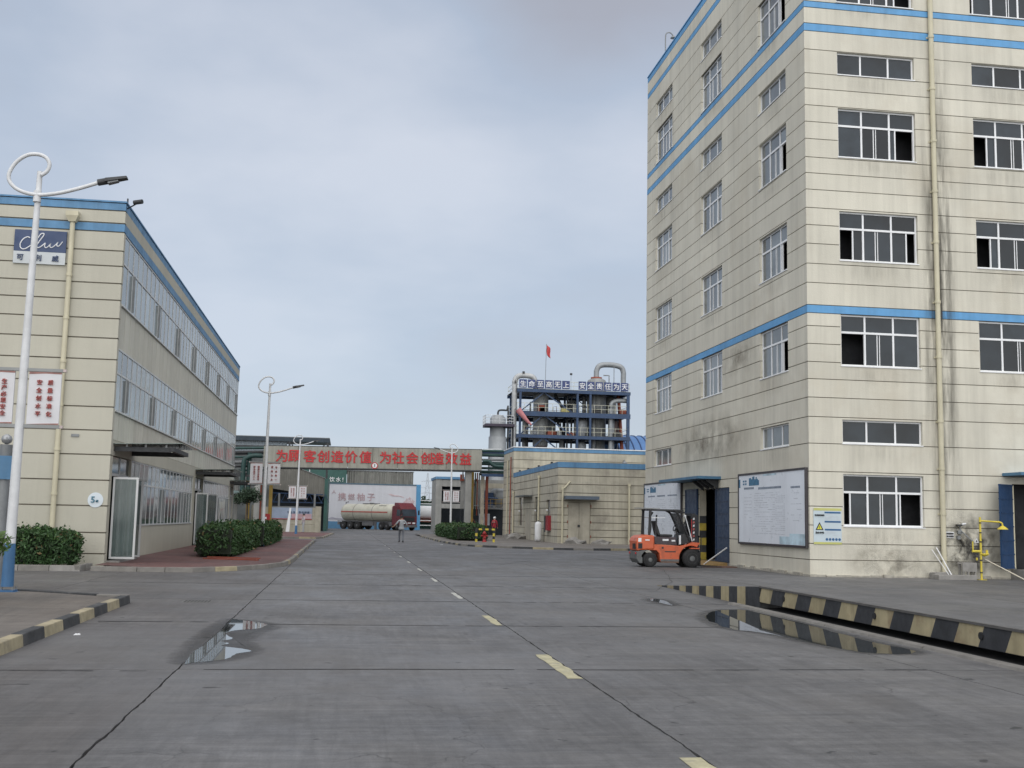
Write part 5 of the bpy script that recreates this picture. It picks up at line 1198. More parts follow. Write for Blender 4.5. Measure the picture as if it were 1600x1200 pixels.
for ch, x in zip(GANTRY.replace(' ', ''), GXs):
    letter('bold' + ch, (x, GY - .06, 7.18 + (x - X0g) * slope), 1.2, REDTXT, ga)
t = MB().lathe([(.30, 0), (.30, .03)], (2.80, GY - .09, 6.50), 24, axis=1).build('height_sign', WHT, ga)
mb = MB(); n = 28
vs = []
for k in range(n):
    a_ = 2 * math.pi * k / n
    for r_ in (.23, .31): vs.append((2.80 + r_ * math.cos(a_), GY - .095, 6.50 + r_ * math.sin(a_)))
mb.add(vs, [(2 * k, 2 * k + 1, (2 * k + 3) % (2 * n), (2 * k + 2) % (2 * n)) for k in range(n)]); mb.build('sign_ring', REDTXT, t)
letter('5', (2.80, GY - .1, 6.50), .34, SBLK, t)
for x in (11.85,): MB().box(x - .3, x + .3, GY + .3, GY + .9, 0, 6.2).build('column', CONC, ga)
MB().box(-8.3, -7.8, GY + .3, GY + .9, 0, 6.0).build('column', CONC, ga)
MB().box(X0g + .02, X1g - .06, GY + .045, GY + .1, 6.33, 8.08).build('cladding_backing', GROOVE, ga)
# pipes that run on to the right
for k, (z, r_, m_) in enumerate([(8.15, .12, GREENP), (7.75, .16, GREENP), (7.3, .10, GREYM), (6.95, .18, GREENP), (6.5, .12, GREENP), (6.15, .15, GREENP), (5.9, .1, DKMET)]):
    MB().tube([(X1g + .04, GY + .6 + .2 * k, z + .1), (17.5, GY + .6 + .2 * k, z + .12)], r_, 8).build('pipe', m_, ga)
MB().tube(smooth_path([(13.2, GY + .3, 7.2), (13.8, GY + .3, 7.2), (14.3, GY + .3, 6.8), (15.2, GY + .3, 6.75)], 4), .17, 8).build('pipe', GREENP, ga)
MB().box(13.1, 17.5, GY + 2.3, GY + 2.5, 8.1, 8.35).box(13.1, 17.5, GY + .1, GY + .25, 5.75, 6.0).build('pipe_beam', STEELB, ga)
# pipe rack frame beneath, at the right of the road
rk = thing('pipe_rack', 'ochre and cream columned pipe rack with vessels beside the red-coated worker', 'pipe rack', (14.5, 114, 0))
for (x, y, w_, z, m_) in ((12.75, 113, .28, 6.4, YELC), (13.55, 111, .34, 6.1, mat('cream_column', (.5, .45, .36), .7, var=.25, scale=3, streak=.3)), (14.0, 111.2, .25, 6.1, RUST), (16.0, 112, .32, 5.9, YELC), (17.6, 113, .3, 5.9, YELC)):
    MB().box(x - w_ / 2, x + w_ / 2, y - w_ / 2, y + w_ / 2, 0, z).build('column', m_, rk)
MB().box(13.6, 18, 116, 116.3, 4.85, 5.35).build('lintel', BEIGE_S, rk)
MB().box(13.6, 18, 115, 115.2, 2.72, 2.85).box(12.3, 18, 112.9, 113.1, 2.95, 3.05).build('deck_beam', GREYM, rk)
mb = MB()
for z in (3.3, 3.7): mb.tube([(13.7, 115, z), (18, 115, z)], .025, 6)
for k in range(8): mb.tube([(13.8 + k * .55, 115, 2.85), (13.8 + k * .55, 115, 3.7)], .022, 6)
mb.build('railing', YELC, rk)
MB().lathe([(.2, 2.9), (.85, 3.2), (.9, 4.6), (.5, 4.9)], (16.1, 117.5, 0), 18).build('vessel', VESSEL_L, rk)
MB().box(14.1, 15.4, 116.6, 117.4, 2.9, 4.4).tube([(14.6, 116.2, 3.4), (14.6, 116.2, 4.6)], .2, 8).tube([(14.0, 116, 3.9), (15.8, 116, 3.8)], .08, 8).build('machinery', STEELB, rk)
MB().box(13.65, 14.75, 114.2, 114.3, 1.05, 2.2).build('notice_panel', mat('panel_palegrey', (.45, .48, .52), .5), rk)
MB().box(12.2, 18.2, 118.6, 118.9, 0, 2.7).build('rear_shadow_wall', mat('painted_interior_shade', (.02, .025, .03), .9), rk)  # shade beneath the deck is put into this wall's colour
MB().box(12.2, 18.2, 119.0, 119.3, 2.7, 5.8).build('rear_wall', CONC, rk)
for k in range(4): MB().tube([(12.9 + k * .2, 113.4, 2.0), (12.9 + k * .2, 113.4, 6.3)], .07, 8).build('pipe', (STEELB, GREENP, RUST, GREYM)[k], rk)
MB().box(12.1, 12.5, 118.6, 118.9, 5.6, 6.3).bar((12.2, 114, 3), (13.4, 114, 5.9), .1).bar((13.4, 114, 1), (12.3, 114, 2.9), .06).build('brace', RUST, rk)
# concrete portal building beyond
po = thing('concrete_portal', 'two-storey open concrete frame with blue roof edge beyond the right street lamp', 'building', (12.5, 135, 0))
for x in (11.2,): MB().box(x - .35, x + .35, 134.6, 135.2, -.02, 6.3).build('column', CONC, po)
MB().box(13.95, 14.25, 134.7, 135.1, -.02, 2.9).build('column', CONC, po)
MB().box(11.56, 15.2, 134.65, 135.15, 5.45, 6.25).build('beam', CONC, po); MB().box(11.56, 15.2, 134.6, 135.2, 2.85, 3.4).build('floor_beam', CONC, po)
MB().box(10.8, 15.3, 134.5, 142, 6.31, 6.6).build('roof', BLUE_D, po)
MB().box(11.6, 15.2, 139.5, 139.8, 0, 6.2).build('rear_wall', mat('painted_interior_shade', (.02, .025, .03)), po)  # wall painted dark for the shaded inside of the frame
MB().box(10.86, 11.1, 135.21, 141, -.02, 6.29).build('side_wall', CONC, po)

# ------------------------------------------------------------------ mural wall, hall behind it, truck
MY = 158.0
mu = thing('mural_wall', 'long white wall with faded red painted calligraphy and bright blue end pier', 'wall', (4, MY, 0))
MB().box(-2.3, 10.0, MY, MY + .3, .95, 6.05).build('wall_panel', mat('mural_white', (.55, .56, .60), .8, var=.04, scale=.4, streak=.05), mu)
MB().box(-2.3, 10.0, MY - .02, MY + .3, -.05, .948).build('wall_base', mat('mural_blue', (.09, .22, .37), .7, var=.12), mu)
MB().box(-2.35, 10.001, MY - .04, MY + .32, 6.052, 6.25).build('wall_cap', mat('cap_teal', (.09, .14, .18), .7), mu)
MB().box(10.005, 10.62, MY - .08, MY + .36, -.05, 6.25).build('end_pier', mat('pier_blue', (.08, .26, .46), .6, var=.08), mu)
FAINT = mat('mural_red', (.40, .29, .31), .8, var=.2, scale=2); FAINT2 = mat('mural_pink', (.50, .40, .42), .8, var=.2, scale=2)
for ch, x, s in (('携', -.22, 1.15), ('燃', 1.05, .95), ('柚', 2.35, 1.15), ('子', 3.75, 1.15)): letter(ch, (x, MY - .03, 4.35), s, FAINT, mu)
letter('人', (-1.35, MY - .03, 5.0), .6, FAINT, mu)
mb = MB()
mb.prism([(6.1, 4.85), (6.7, 4.55), (7.7, 4.52), (8.3, 4.35), (8.25, 4.5), (7.6, 4.68), (7.0, 4.72), (6.5, 4.9)], 1, MY - .03, MY - .005); mb.build('painted_ribbon', FAINT2, mu)
mb = MB()
for (x, z, s) in ((8.7, 3.9, .5), (9.2, 3.7, .55), (9.1, 4.3, .3), (9.5, 3.9, .35)): mb.prism([(x - s, z - s * .3), (x, z - s * .6), (x + s, z), (x + s * .3, z + s * .4), (x, z + s), (x - s * .3, z + s * .3)], 1, MY - .03 - .001 * s, MY - .004)
mb.build('painted_flower', FAINT2, mu)
mb = MB().prism([(-2.2, 1.3), (-1.5, 1.55), (-.9, 1.4), (.2, 1.35), (.2, 1.2), (-2.2, 1.2)], 1, MY - .03, MY - .004).prism([(6.3, 3.1), (6.9, 3.4), (7.2, 3.1)], 1, MY - .03, MY - .004).prism([(4.8, 3.05), (5.2, 3.15), (5.4, 3.02)], 1, MY - .03, MY - .004); mb.build('painted_hills', mat('mural_grey', (.36, .36, .42), .8), mu)
hb = thing('corrugated_hall', 'weathered grey corrugated hall rising behind the mural wall', 'building', (4.9, 166, 0))
MB().box(.4, 10.0, 166, 180, 0, 8.25).build('wall', CORRG, hb)
MB().box(.3, 10.1, 165.9, 180.1, 8.26, 8.36).build('roof', GREYM, hb)
gb = thing('green_hall', 'dark green sheet-clad hall with white characters behind the mural wall', 'building', (-4, 164, 0))
MB().box(-7.0, .3, 164.5, 178, 0, 9.6).build('wall', GRNBOX, gb)
for ch, x in (('饮', -1.75), ('水', -.85), ('！', -.2)): letter(ch, (x, 164.44, 6.9), .75, WHT, gb)

# articulated tanker
def wheel(parent, c, r, w_, name='wheel', axis=1, rimm=None, rimr=.55):
    mb = MB().lathe([(r * .6, -w_ / 2), (r * .93, -w_ / 2), (r, -w_ * .35), (r, w_ * .35), (r * .93, w_ / 2), (r * .6, w_ / 2)], c, 24, axis=axis)
    o = mb.build(name, RUBBER, parent)
    MB().lathe([(r * .12, -w_ * .56), (r * .2, -w_ * .54), (r * rimr, -w_ * .40), (r * (rimr + .06), -w_ * .52), (r * (rimr + .06), w_ * .52), (r * rimr, w_ * .40), (r * .2, w_ * .54), (r * .12, w_ * .56)], c, 20, axis=axis).build('rim', rimm or CHASS, o)
    return o
# trailer: local x forward (to the king pin), y left
tr = thing('tanker_truck', 'dirty articulated tanker truck with cream tank and dark red cab before the mural', 'truck', (0, 0, 0))
def place(o, fx, fy, ang): o.location = (fx, fy, 0); o.rotation_euler = (0, 0, ang)
trailer = bpy.data.objects.new('trailer', None); COL.objects.link(trailer); trailer.parent = tr; ACC[trailer] = Vector((0, 0, 0))
ACC[tr] = Vector((0, 0, 0))
ANG_T = R(-45); ANG_C = R(-59)
tk = MB().lathe([(.5, -.35), (.95, -.2), (1.12, 0), (1.16, .3), (1.16, 8.6), (1.1, 8.95), (.8, 9.15), (.3, 9.25)], (-1.6, 0, 2.2), 32, axis=0)
tk.build('tank', TANKC, trailer)
mb = MB()
for k in range(32):
    a_ = R(-78 + 0 * k)
mb.lathe([(1.165, 2.2), (1.175, 2.2), (1.175, 2.26), (1.165, 2.26)], (-1.6, 0, 2.2), 32, axis=0).lathe([(1.165, 5.6), (1.175, 5.6), (1.175, 5.66), (1.165, 5.66)], (-1.6, 0, 2.2), 32, axis=0).build('tank_band', CHASS, trailer)
for s in (-1, 1): MB().box(-1.5, 6.9, s * 1.14 if s > 0 else -1.185, s * 1.185 if s > 0 else -1.14, 2.22, 2.36).build('red_stripe', mat('stripe_red', (.42, .07, .05), .5, var=.15, coord='obj'), trailer)
MB().box(1.6, 4.2, -.3, .3, 3.36, 3.44).tube([(3, 0, 3.3), (3, 0, 3.5)], .3, 12).build('manhole_walkway', CHASS, trailer)
MB().box(5.0, 6.3, -.75, -.70, 3.12, 3.17).build('side_ladder', CHASS, trailer)
MB().box(-2.0, 7.6, -.5, .5, .95, 1.12).box(-2.1, -1.7, -1.2, 1.2, .55, .95).build('chassis', CHASS, trailer)
MB().box(-2.1, 4.2, -1.22, -1.1, 1.05, 1.12).box(-2.1, 4.2, 1.1, 1.22, 1.05, 1.12).build('mudguard', CHASS, trailer)
MB().box(2.4, 4.4, -1.15, -.7, .5, 1.0).build('tool_box', CHASS, trailer); MB().tube([(-1.8, 0, 3.2), (-1.8, 0, 3.55), (-1.3, 0, 3.6)], .05, 8).build('hose_hook', DKMET, trailer)
MB().box(4.5, 4.75, -1.0, -.8, .0, 1.0).build('landing_leg', CHASS, trailer)
for x in (-1.1, .2, 1.5):
    for s in (-1, 1): wheel(trailer, (x, s * 1.0, .5), .52, .45)
tractor = bpy.data.objects.new('tractor', None); COL.objects.link(tractor); tractor.parent = tr; ACC[tractor] = Vector((0, 0, 0))
prof2 = [(1.9, .65), (4.05, .55), (4.12, 1.2), (4.10, 1.75), (3.92, 2.75), (3.75, 3.05), (2.2, 3.15), (1.9, 3.0)]
cab = MB().prism(prof2, 1, -1.22, 1.22).build('cab', TRED, tractor, bevel=.05)
MB().hexa([(2.3, -1.15, 3.10), (3.70, -1.15, 3.05), (3.70, 1.15, 3.05), (2.3, 1.15, 3.10), (2.3, -1.1, 3.55), (3.2, -1.1, 3.50), (3.2, 1.1, 3.50), (2.3, 1.1, 3.55)]).build('wind_deflector', TRED, cab, bevel=.04)
MB().hexa([(4.125, -1.05, 1.80), (4.125, 1.05, 1.80), (4.09, 1.05, 1.80), (4.09, -1.05, 1.80), (3.955, -1.02, 2.70), (3.955, 1.02, 2.70), (3.92, 1.02, 2.70), (3.92, -1.02, 2.70)]).build('windscreen', GLASS, cab)
for s in (-1, 1):
    MB().prism([(3.0, 1.85), (3.85, 1.85), (3.75, 2.65), (3.05, 2.65)], 1, s * 1.222, s * 1.235).build('side_window', GLASS, cab)
    MB().prism([(4.15, 2.0), (4.35, 2.0), (4.35, 2.6), (4.15, 2.6)], 1, s * 1.3, s * 1.42).build('mirror', BLK, cab)
    MB().box(4.10, 4.17, s * .7 - .2, s * .7 + .2, .85, 1.05).build('headlight', WHT, cab)
MB().box(4.105, 4.15, -.8, .8, 1.15, 1.7).build('grille', BLK, cab); MB().box(4.0, 4.22, -1.2, 1.2, .42, .72).build('bumper', CHASS, cab)
MB().box(4.13, 4.16, -.25, .25, .9, 1.02).build('number_plate', WHT, cab)
MB().box(-1.4, 2.0, -.45, .45, .75, .95).box(.9, 1.85, -1.15, -.65, .5, 1.0).box(.9, 1.85, .65, 1.15, .5, 1.0).build('chassis', CHASS, tractor)
MB().tube([(1.7, -.9, .9), (1.7, -.9, 2.7)], .07, 8).build('exhaust', CHASS, tractor)
for x in (-.65, .70):
    for s in (-1, 1): wheel(tractor, (x, s * 1.0, .52), .52, .5)
for s in (-1, 1): wheel(tractor, (3.15, s * 1.08, .52), .52, .32)
HP = Vector((6.3, 149.2, 0))      # hitch point
place(tractor, HP.x, HP.y, ANG_C)
tl = Vector((math.cos(ANG_T), math.sin(ANG_T), 0)) * 6.6
place(trailer, HP.x - tl.x, HP.y - tl.y, ANG_T)

# white horizontal tank and pipes right of the mural
t = thing('storage_tank', 'white horizontal storage tank with pale rails seen between mural pier and concrete frame', 'tank', (13, 172, 0))
MB().lathe([(.3, -2.2), (.9, -2), (1.0, -1.7), (1.0, 4), (.3, 4.3)], (12.5, 172, 2.5), 24, axis=0).build('tank_shell', WHT, t)
mb = MB()
for z in (4.25, 3.75, 1.25, .55): mb.tube([(10.4, 170.5, z), (16, 170.5, z)], .08, 6)
mb.build('rail', WHT, t)
MB().box(10.5, 16, 171, 173, 1.05, 1.4).build('saddle', RUST, t); MB().box(10.3, 16, 173.5, 173.8, 0, 3.9).build('back_wall', GRNBOX, t)
tag(MB().hexa([(11.6, 150, -.02), (12.6, 150, -.02), (12.6, 150.7, -.02), (11.6, 150.7, -.02), (11.7, 150.1, .25), (12.4, 150.1, .3), (12.4, 150.5, .3), (11.7, 150.6, .25)]).build('rubble_heap', STONE, None), 'pale rubble at the foot of the concrete frame beyond the road end', 'rubble')

# ------------------------------------------------------------------ left background
sh = thing('left_shed', 'grey-brown corrugated open shed on the left beyond the second lamp', 'building', (-6, 125, 0))
MB().prism([(-9.5, 8.2), (-7.1, 7.5), (-2.1, 5.72), (-2.1, 3.72), (-9.5, 4.75)], 1, 125, 125.15).build('gable_cladding', CORRB, sh)
MB().prism([(-9.5, 8.28), (-7.1, 7.58), (-2.05, 5.78), (-2.05, 5.72), (-7.1, 7.5), (-9.5, 8.2)], 1, 124.9, 140).build('roof', GREYM, sh)
MB().box(-2.1, -1.75, 124.95, 140, 0, 5.7).build('side_cladding', GRNBOX, sh)
MB().box(-9.5, -2.1, 126.2, 126.5, 0, 4.7).build('painted_dark_opening', mat('painted_interior_shade', (.02, .025, .03)), sh)  # dark panel; the shade inside the shed is painted on it
mb = MB()
for k in range(9): mb.bar((-9.2 + k * .85, 124.8, 3.1), (-8.8 + k * .85, 124.8, 4.0), .05); mb.bar((-8.8 + k * .85, 124.8, 4.0), (-8.35 + k * .85, 124.8, 3.1), .05)
mb.bar((-9.5, 124.8, 3.05), (-2.2, 124.8, 3.05), .09); mb.bar((-9.5, 124.8, 4.05), (-2.2, 124.8, 3.95), .09); mb.build('truss', STEELB, sh)
for x in (-6.9, -4.9, -3.1): MB().box(x - .1, x + .1, 124.7, 124.9, 0, 4).build('column', GREYM, sh)
pt = thing('roof_truss_shed', 'dark open steel roof frame rising behind the left end of the gantry', 'building', (-9, 136, 0))
MB().box(-16, -1.9, 136, 136.4, 10.35, 10.85).build('fascia_beam', STEELB if False else mat('fascia_navy', (.025, .04, .055), .6, var=.2), pt)
MB().box(-16, -6.9, 136.5, 136.7, 8.6, 10.3).build('wall_sheet', corr('sheet_greyblue', (.24, .28, .31), .4, 0, .8, var=.1, rough=.6), pt)
MB().box(-16, -1.9, 136.45, 150, 10.86, 10.95).build('roof', GREYM, pt)
for x in (-2.1, -6.6): MB().box(x - .12, x + .12, 136.05, 136.3, 0, 10.34).build('column', DKMET, pt)
MB().bar((-3.6, 136.2, 9.0), (-2.2, 136.2, 10.3), .12).bar((-5.4, 136.2, 9.0), (-6.5, 136.2, 10.2), .12).bar((-6.8, 136.2, 9.0), (-1.9, 136.2, 9.0), .14).build('brace', DKMET, pt)
lp = thing('left_pipe_bundle', 'dark teal pipe bundle and rack between the office building and the gantry', 'pipes', (-9, 112, 0))
for k, (z, y) in enumerate([(8.0, 110), (7.6, 110.6), (7.15, 110), (6.7, 110.5), (6.3, 110), (5.9, 110.6), (5.5, 110.2)]):
    MB().tube([(-15, y, z - .3), (-7.7, y, z)], (.13, .2, .1, .18, .14, .1, .16)[k], 8).build('pipe', (GREENP, DKMET, GREENP, GREYM, DKMET, GREENP, DKMET)[k], lp)
MB().tube(smooth_path([(-9.5, 109.5, 3.2), (-9.5, 109.5, 6.4), (-9.2, 109.5, 7.0), (-8.6, 109.5, 7.2), (-7.8, 109.5, 7.2)], 4), .22, 10).build('bent_pipe', GREENP, lp)
MB().tube([(-9.0, 109.8, 3.4), (-9.0, 109.8, 7.5)], .2, 8).build('pipe', GREENP, lp)
MB().box(-15, -7.7, 109.6, 109.8, 5.2, 5.4).box(-15, -7.7, 111.4, 111.6, 8.1, 8.3).build('rack_beam', DKMET, lp)
MB().hexa([(-12, 107.5, 3.55), (-8.4, 107.5, 3.55), (-8.4, 110, 3.75), (-12, 110, 3.75), (-12, 107.5, 3.68), (-8.4, 107.5, 3.68), (-8.4, 110, 3.88), (-12, 110, 3.88)]).build('lean_to_roof', mat('lean_teal', (.12, .17, .165), .6), lp)
MB().box(-14, -7.5, 118, 118.3, 0, 8).build('back_screen', mat('dim_grey', (.10, .11, .11), .9, var=.4, scale=.8), lp)
for (x, m_) in ((-9.05, YELC), (-7.95, RUST), (-6.95, YELC), (-10.2, CONC), (-11.0, CONC)): MB().box(x - .16, x + .16, 110.9, 111.2, 0, 5.3).build('column', m_, lp)
MB().box(-8.8, -8.1, 112.5, 112.7, 0, 2.6).build('cream_screen', BEIGE_S, lp)
# teal tree canopy in the gap
def blob_tree(label, c, rad, n, leaf, seed, trunk_h, leafm=LEAFD, group=None):
    r_ = np.random.default_rng(seed); t = thing('tree', label, 'tree', c, group)
    q = r_.normal(size=(n, 3)); q /= np.linalg.norm(q, axis=1, keepdims=True)
    cl = r_.normal(size=(14, 3)); cl /= np.linalg.norm(cl, axis=1, keepdims=True); cl *= .62 * r_.random((14, 1)) ** .4
    k = r_.integers(0, 14, n); P = (cl[k] + q * (.22 + .3 * r_.random((n, 1)))) * np.array(rad); P[:, 2] += trunk_h + rad[2] * .8
    a = r_.normal(size=(n, 3)); a /= np.linalg.norm(a, axis=1, keepdims=True); b = np.cross(a, r_.normal(size=(n, 3))); b /= np.linalg.norm(b, axis=1, keepdims=True); t_ = np.cross(a, b); s = leaf * r_.uniform(.6, 1.3, n)[:, None]
    V = np.stack([P - b * s, P + t_ * s * .5, P + b * s, P - t_ * s * .5], 1).reshape(-1, 3)
    me = bpy.data.meshes.new('crown'); me.from_pydata(V.tolist(), [], np.arange(4 * n).reshape(n, 4).tolist()); me.materials.append(leafm)
    o = bpy.data.objects.new('crown', me); COL.objects.link(o); o.parent = t
    h = trunk_h + rad[2]
    ACC[t] = Vector((0, 0, 0)); MB().tube([(0, 0, -.1), (.05, 0, h * .5), (0, .1, h)], [h * .035, h * .025, h * .01], 8).bar((0, 0, trunk_h), (rad[0] * .5, 0, h * 1.1), h * .012).bar((0, 0, trunk_h), (-rad[0] * .5, .1, h * 1.1), h * .012).build('trunk', TREEBARK, t)
    return t
blob_tree('small dark tree squeezed between office building and gantry pipes', (-8.6, 104.5, 0), (1.7, 1.5, .9), 1500, .12, 3, 2.6)
G_FARTREES = 'trees on the horizon beside the pylon'
for k, (x, y, rx, rz, lb) in enumerate([(37.0, 520, 5, 4.4, 'leftmost distant dark tree beside the blue mural pier'), (43.5, 520, 4.6, 4.0, 'middle distant dark tree at the foot of the pylon'), (50.5, 525, 5.4, 4.8, 'rightmost distant dark tree left of the concrete frame')]):
    blob_tree(lb, (x, y, 0), (rx, rx, rz), 900, .8, 20 + k, 4.0, group=G_FARTREES)
# long low wall with banner poster
lw = thing('banner_wall', 'low cream wall carrying a long blue and red poster beside the far brick island', 'wall', (-5, 111, 0))
for k in range(3): MB().box(-8.4, -2.15, 111, 111.25, .02 + k * .8, .80 + k * .8).build('wall_course', BEIGE_S, lw)
MB().box(-2.65, -2.1, 110.8, 111.4, 0, 2.55).build('pier', BEIGE_S, lw); MB().box(-8.5, -2.05, 110.95, 111.3, 2.42, 2.5).build('wall_cap', GREYM, lw)
p = MB().box(-6.75, -2.95, 110.94, 110.995, 1.25, 2.38).build('poster', mat('poster_blue', (.33, .40, .52), .6, var=.2, scale=.8), lw)
MB().box(-6.75, -2.95, 110.93, 110.9385, 1.25, 1.34).build('poster_edge', REDDK, p)
MB().box(-4.9, -3.0, 110.932, 110.9385, 1.345, 1.8).build('poster_glow', mat('poster_pink', (.50, .33, .36), .6, var=.2), p)
for k, ch in enumerate('安全生产责任制度'): letter(ch, (-5.2 + k * .27, 110.92, 1.95), .23, LOGOB, p)
t = thing('fire_cabinet', 'red fire hose cabinet standing by the low wall under the pipe rack', 'cabinet', (-7.2, 110, 0))
MB().box(-7.65, -6.85, 109.7, 110.0, .85, 1.75).build('cabinet_body', mat('cabinet_bright_red', (.35, .03, .03), .45), t); MB().box(-7.6, -7.5, 109.75, 109.95, .0, .85).box(-7.0, -6.9, 109.75, 109.95, .0, .85).build('leg', GREYM, t)
MB().box(-7.35, -7.15, 109.68, 109.699, 1.25, 1.45).build('label', WHT, t)
tag(MB().hexa([(-5.3, 108.6, 0), (-4.95, 108.6, 0), (-4.95, 108.9, 0), (-5.3, 108.9, 0), (-5.0, 108.7, 2.35), (-4.85, 108.7, 2.35), (-4.85, 108.85, 2.35), (-5.0, 108.85, 2.35)]).build('white_post', WHT, None), 'white tapering post before the low poster wall', 'post')

# ------------------------------------------------------------------ blue steel process tower
TY = 150.0; TXL, TXR, TD = 23.2, 38.2, 9.0
tw = thing('process_tower', 'open blue steel process tower with vessels and a slogan of white characters along its top', 'tower', (TXL, TY, 0))
tw.scale = (1, 1, 1.019)
LV = [9.6, 12.9, 16.0, 19.0]
for x in (TXL, 31.1, 32.9, TXR):
    for y in (TY, TY + TD):
        w_ = .42 if x == TXR else .28
        MB().box(x - w_ / 2, x + w_ / 2, y - .15, y + .15, 0, 19.0).build('column', STEELB, tw)
for z in LV:
    h = .62 if z in (16.0,) else .42
    for y in (TY, TY + TD):
        yo = -.18 if y == TY else .18
        MB().box(TXL - .5, TXR + .3, y + yo - .03, y + yo + .03, z - h, z).build('beam', STEELB, tw)
    for x in (TXL, 31.1, 32.9, TXR): MB().box(x - .1, x + .1, TY + .16, TY + TD - .16, z - .4, z - .03).build('cross_beam', STEELB, tw)
    MB().box(TXL - .5, TXR + .3, TY - .12, TY + TD + .1, z + .002, z + .05).build('deck', DKMET, tw)
for i in range(3):
    za_, zb_ = LV[i], LV[i + 1] - .45
    MB().bar((TXL + .2, TY + .3, za_ + .1), (TXL + 3.2, TY + .3, zb_), .16).build('brace', STEELB, tw)
    MB().bar((TXL + 3.4, TY + .35, zb_), (TXL + 7.2, TY + .35, za_ + .1), .16).build('brace', STEELB, tw)
    MB().bar((33.2, TY + TD, zb_), (36.5, TY + TD, za_ + .1), .12).build('brace', STEELB, tw)
    MB().bar((38.0, TY + TD, za_), (35.2, TY + TD, zb_), .12).build('brace', STEELB, tw)
MB().bar((TXL + .3, TY + .3, 4), (TXL + 3.0, TY + .3, 9.1), .16).bar((TXL + 7, TY + .3, 4.5), (TXL + 3.2, TY + .3, 9.1), .16).bar((36, TY + .3, 5.5), (33.2, TY + .3, 9.1), .12).build('brace', STEELB, tw)
RAILM = mat('rail_cream', (.55, .55, .45), .6)
for z in LV[1:]:
    mb = MB(); yy0 = TY - .1
    for h in (.55, 1.1): mb.tube([(TXL - .4, yy0, z + h), (TXR + .2, yy0, z + h)], .028, 6); mb.tube([(TXL - .4, TY + TD, z + h), (TXR + .2, TY + TD, z + h)], .028, 6); mb.tube([(TXL - .4, yy0, z + h), (TXL - .4, TY + TD, z + h)], .028, 6); mb.tube([(TXR + .2, yy0, z + h), (TXR + .2, TY + TD, z + h)], .028, 6)
    for k in range(17):
        x = TXL - .4 + k * .97
        for y in (yy0, TY + TD): mb.tube([(x, y, z), (x, y, z + 1.1)], .026, 5)
    mb.build('railing', RAILM, tw)
# slogan panels on the top rail
xs = [23.50 + 1.186 * k for k in range(6)] + [31.71 + 1.186 * k for k in range(6)]
for ch, x in zip(TOWER, xs):
    MB().box(x - .52, x + .52, TY - .2, TY - .14, 19.12, 20.24).build('sign_panel', NAVY, tw); pn = bpy.data.objects[len(bpy.data.objects) - 1] if False else None
    letter(ch, (x, TY - .23, 19.67), .88, WHT, tw)
# vessels
def vessel(x, y, r_, z0, z1, m_, name='vessel', dome=True):
    prof = [(r_ * .97, z0), (r_, z0 + .1), (r_, z1 - r_ * .35)]
    prof += [(r_ * .9, z1 - r_ * .15), (r_ * .6, z1), (r_ * .2, z1 + r_ * .08)] if dome else [(r_, z1)]
    return MB().lathe(prof, (x, y, 0), 24).build(name, m_, tw)
v1 = vessel(26.55, TY + 3, 1.05, 11.6, 19.4, VESSEL)
mb = MB().lathe([(.25, 9.2), (1.0, 11.6)], (26.55, TY + 3, 0), 18).build('cone', mat('vessel_brown', (.16, .12, .12), .6), v1)
vessel(32.0, TY + 2, .95, 13.0, 15.3, VESSEL_L); vessel(32.1, TY + 2, .7, 9.0, 12.2, VESSEL_L)
v3 = vessel(35.0 - .35, TY + 4, 1.35, 12.8, 21.2, VESSEL)
MB().lathe([(.75, 21.1), (.8, 21.2), (.8, 21.4), (.3, 21.42)], (34.6, TY + 4, 0), 16).build('flange', RUST, v3)
MB().tube(smooth_path([(34.6, TY + 4, 21.3), (34.6, TY + 4, 22.1), (34.62, TY + 4, 22.3), (34.9, TY + 4, 22.9), (35.6, TY + 4, 23.2), (37.2, TY + 4, 23.2), (38.2, TY + 4, 22.9), (38.5, TY + 4, 22.2), (38.5, TY + 4, 21.6), (38.5, TY + 4, 18.5)], 5), .38, 14).build('overhead_pipe', VESSEL_L, tw)
MB().tube(smooth_path([(35.9, TY + .6, 9), (35.9, TY + .6, 16.2), (35.9, TY + .6, 16.9), (36.1, TY + .6, 17.6), (36.9, TY + .6, 17.9), (38.1, TY + .6, 17.9)], 4), .30, 12).build('elbow_pipe', VESSEL_L, tw)
MB().tube([(37.7, TY + .6, 9), (37.7, TY + 3.6, 19)], .25, 10).build('pipe', RUST, tw)
MB().tube([(35.4, TY + 3, 21.6), (36.2, TY + 3, 21.6), (36.2, TY + 3, 20)], .09, 8).tube([(36.9, TY + 3, 23), (36.9, TY + 3, 20)], .05, 6).build('small_pipe', GREYM, tw)
MB().tube(smooth_path([(22.45, TY + .5, 0), (22.45, TY + .5, 18.6), (22.45, TY + .5, 19.6), (22.6, TY + .5, 20.4), (23.2, TY + .5, 20.8), (24.4, TY + .5, 20.8), (25.1, TY + .5, 20.5), (25.35, TY + .5, 19.6), (25.35, TY + .5, 18.6)], 5), .36, 14).build('tall_bent_pipe', mat('pipe_palegrey', (.42, .43, .43), .5, .1, var=.15, scale=1.5, streak=.15), tw)
MB().lathe([(.2, 13.0), (.65, 13.1), (.7, 15.4), (.55, 15.7)], (37.0, TY + 3, -.4), 14).build('vessel', mat('vessel_brown', (.16, .12, .12)), tw)
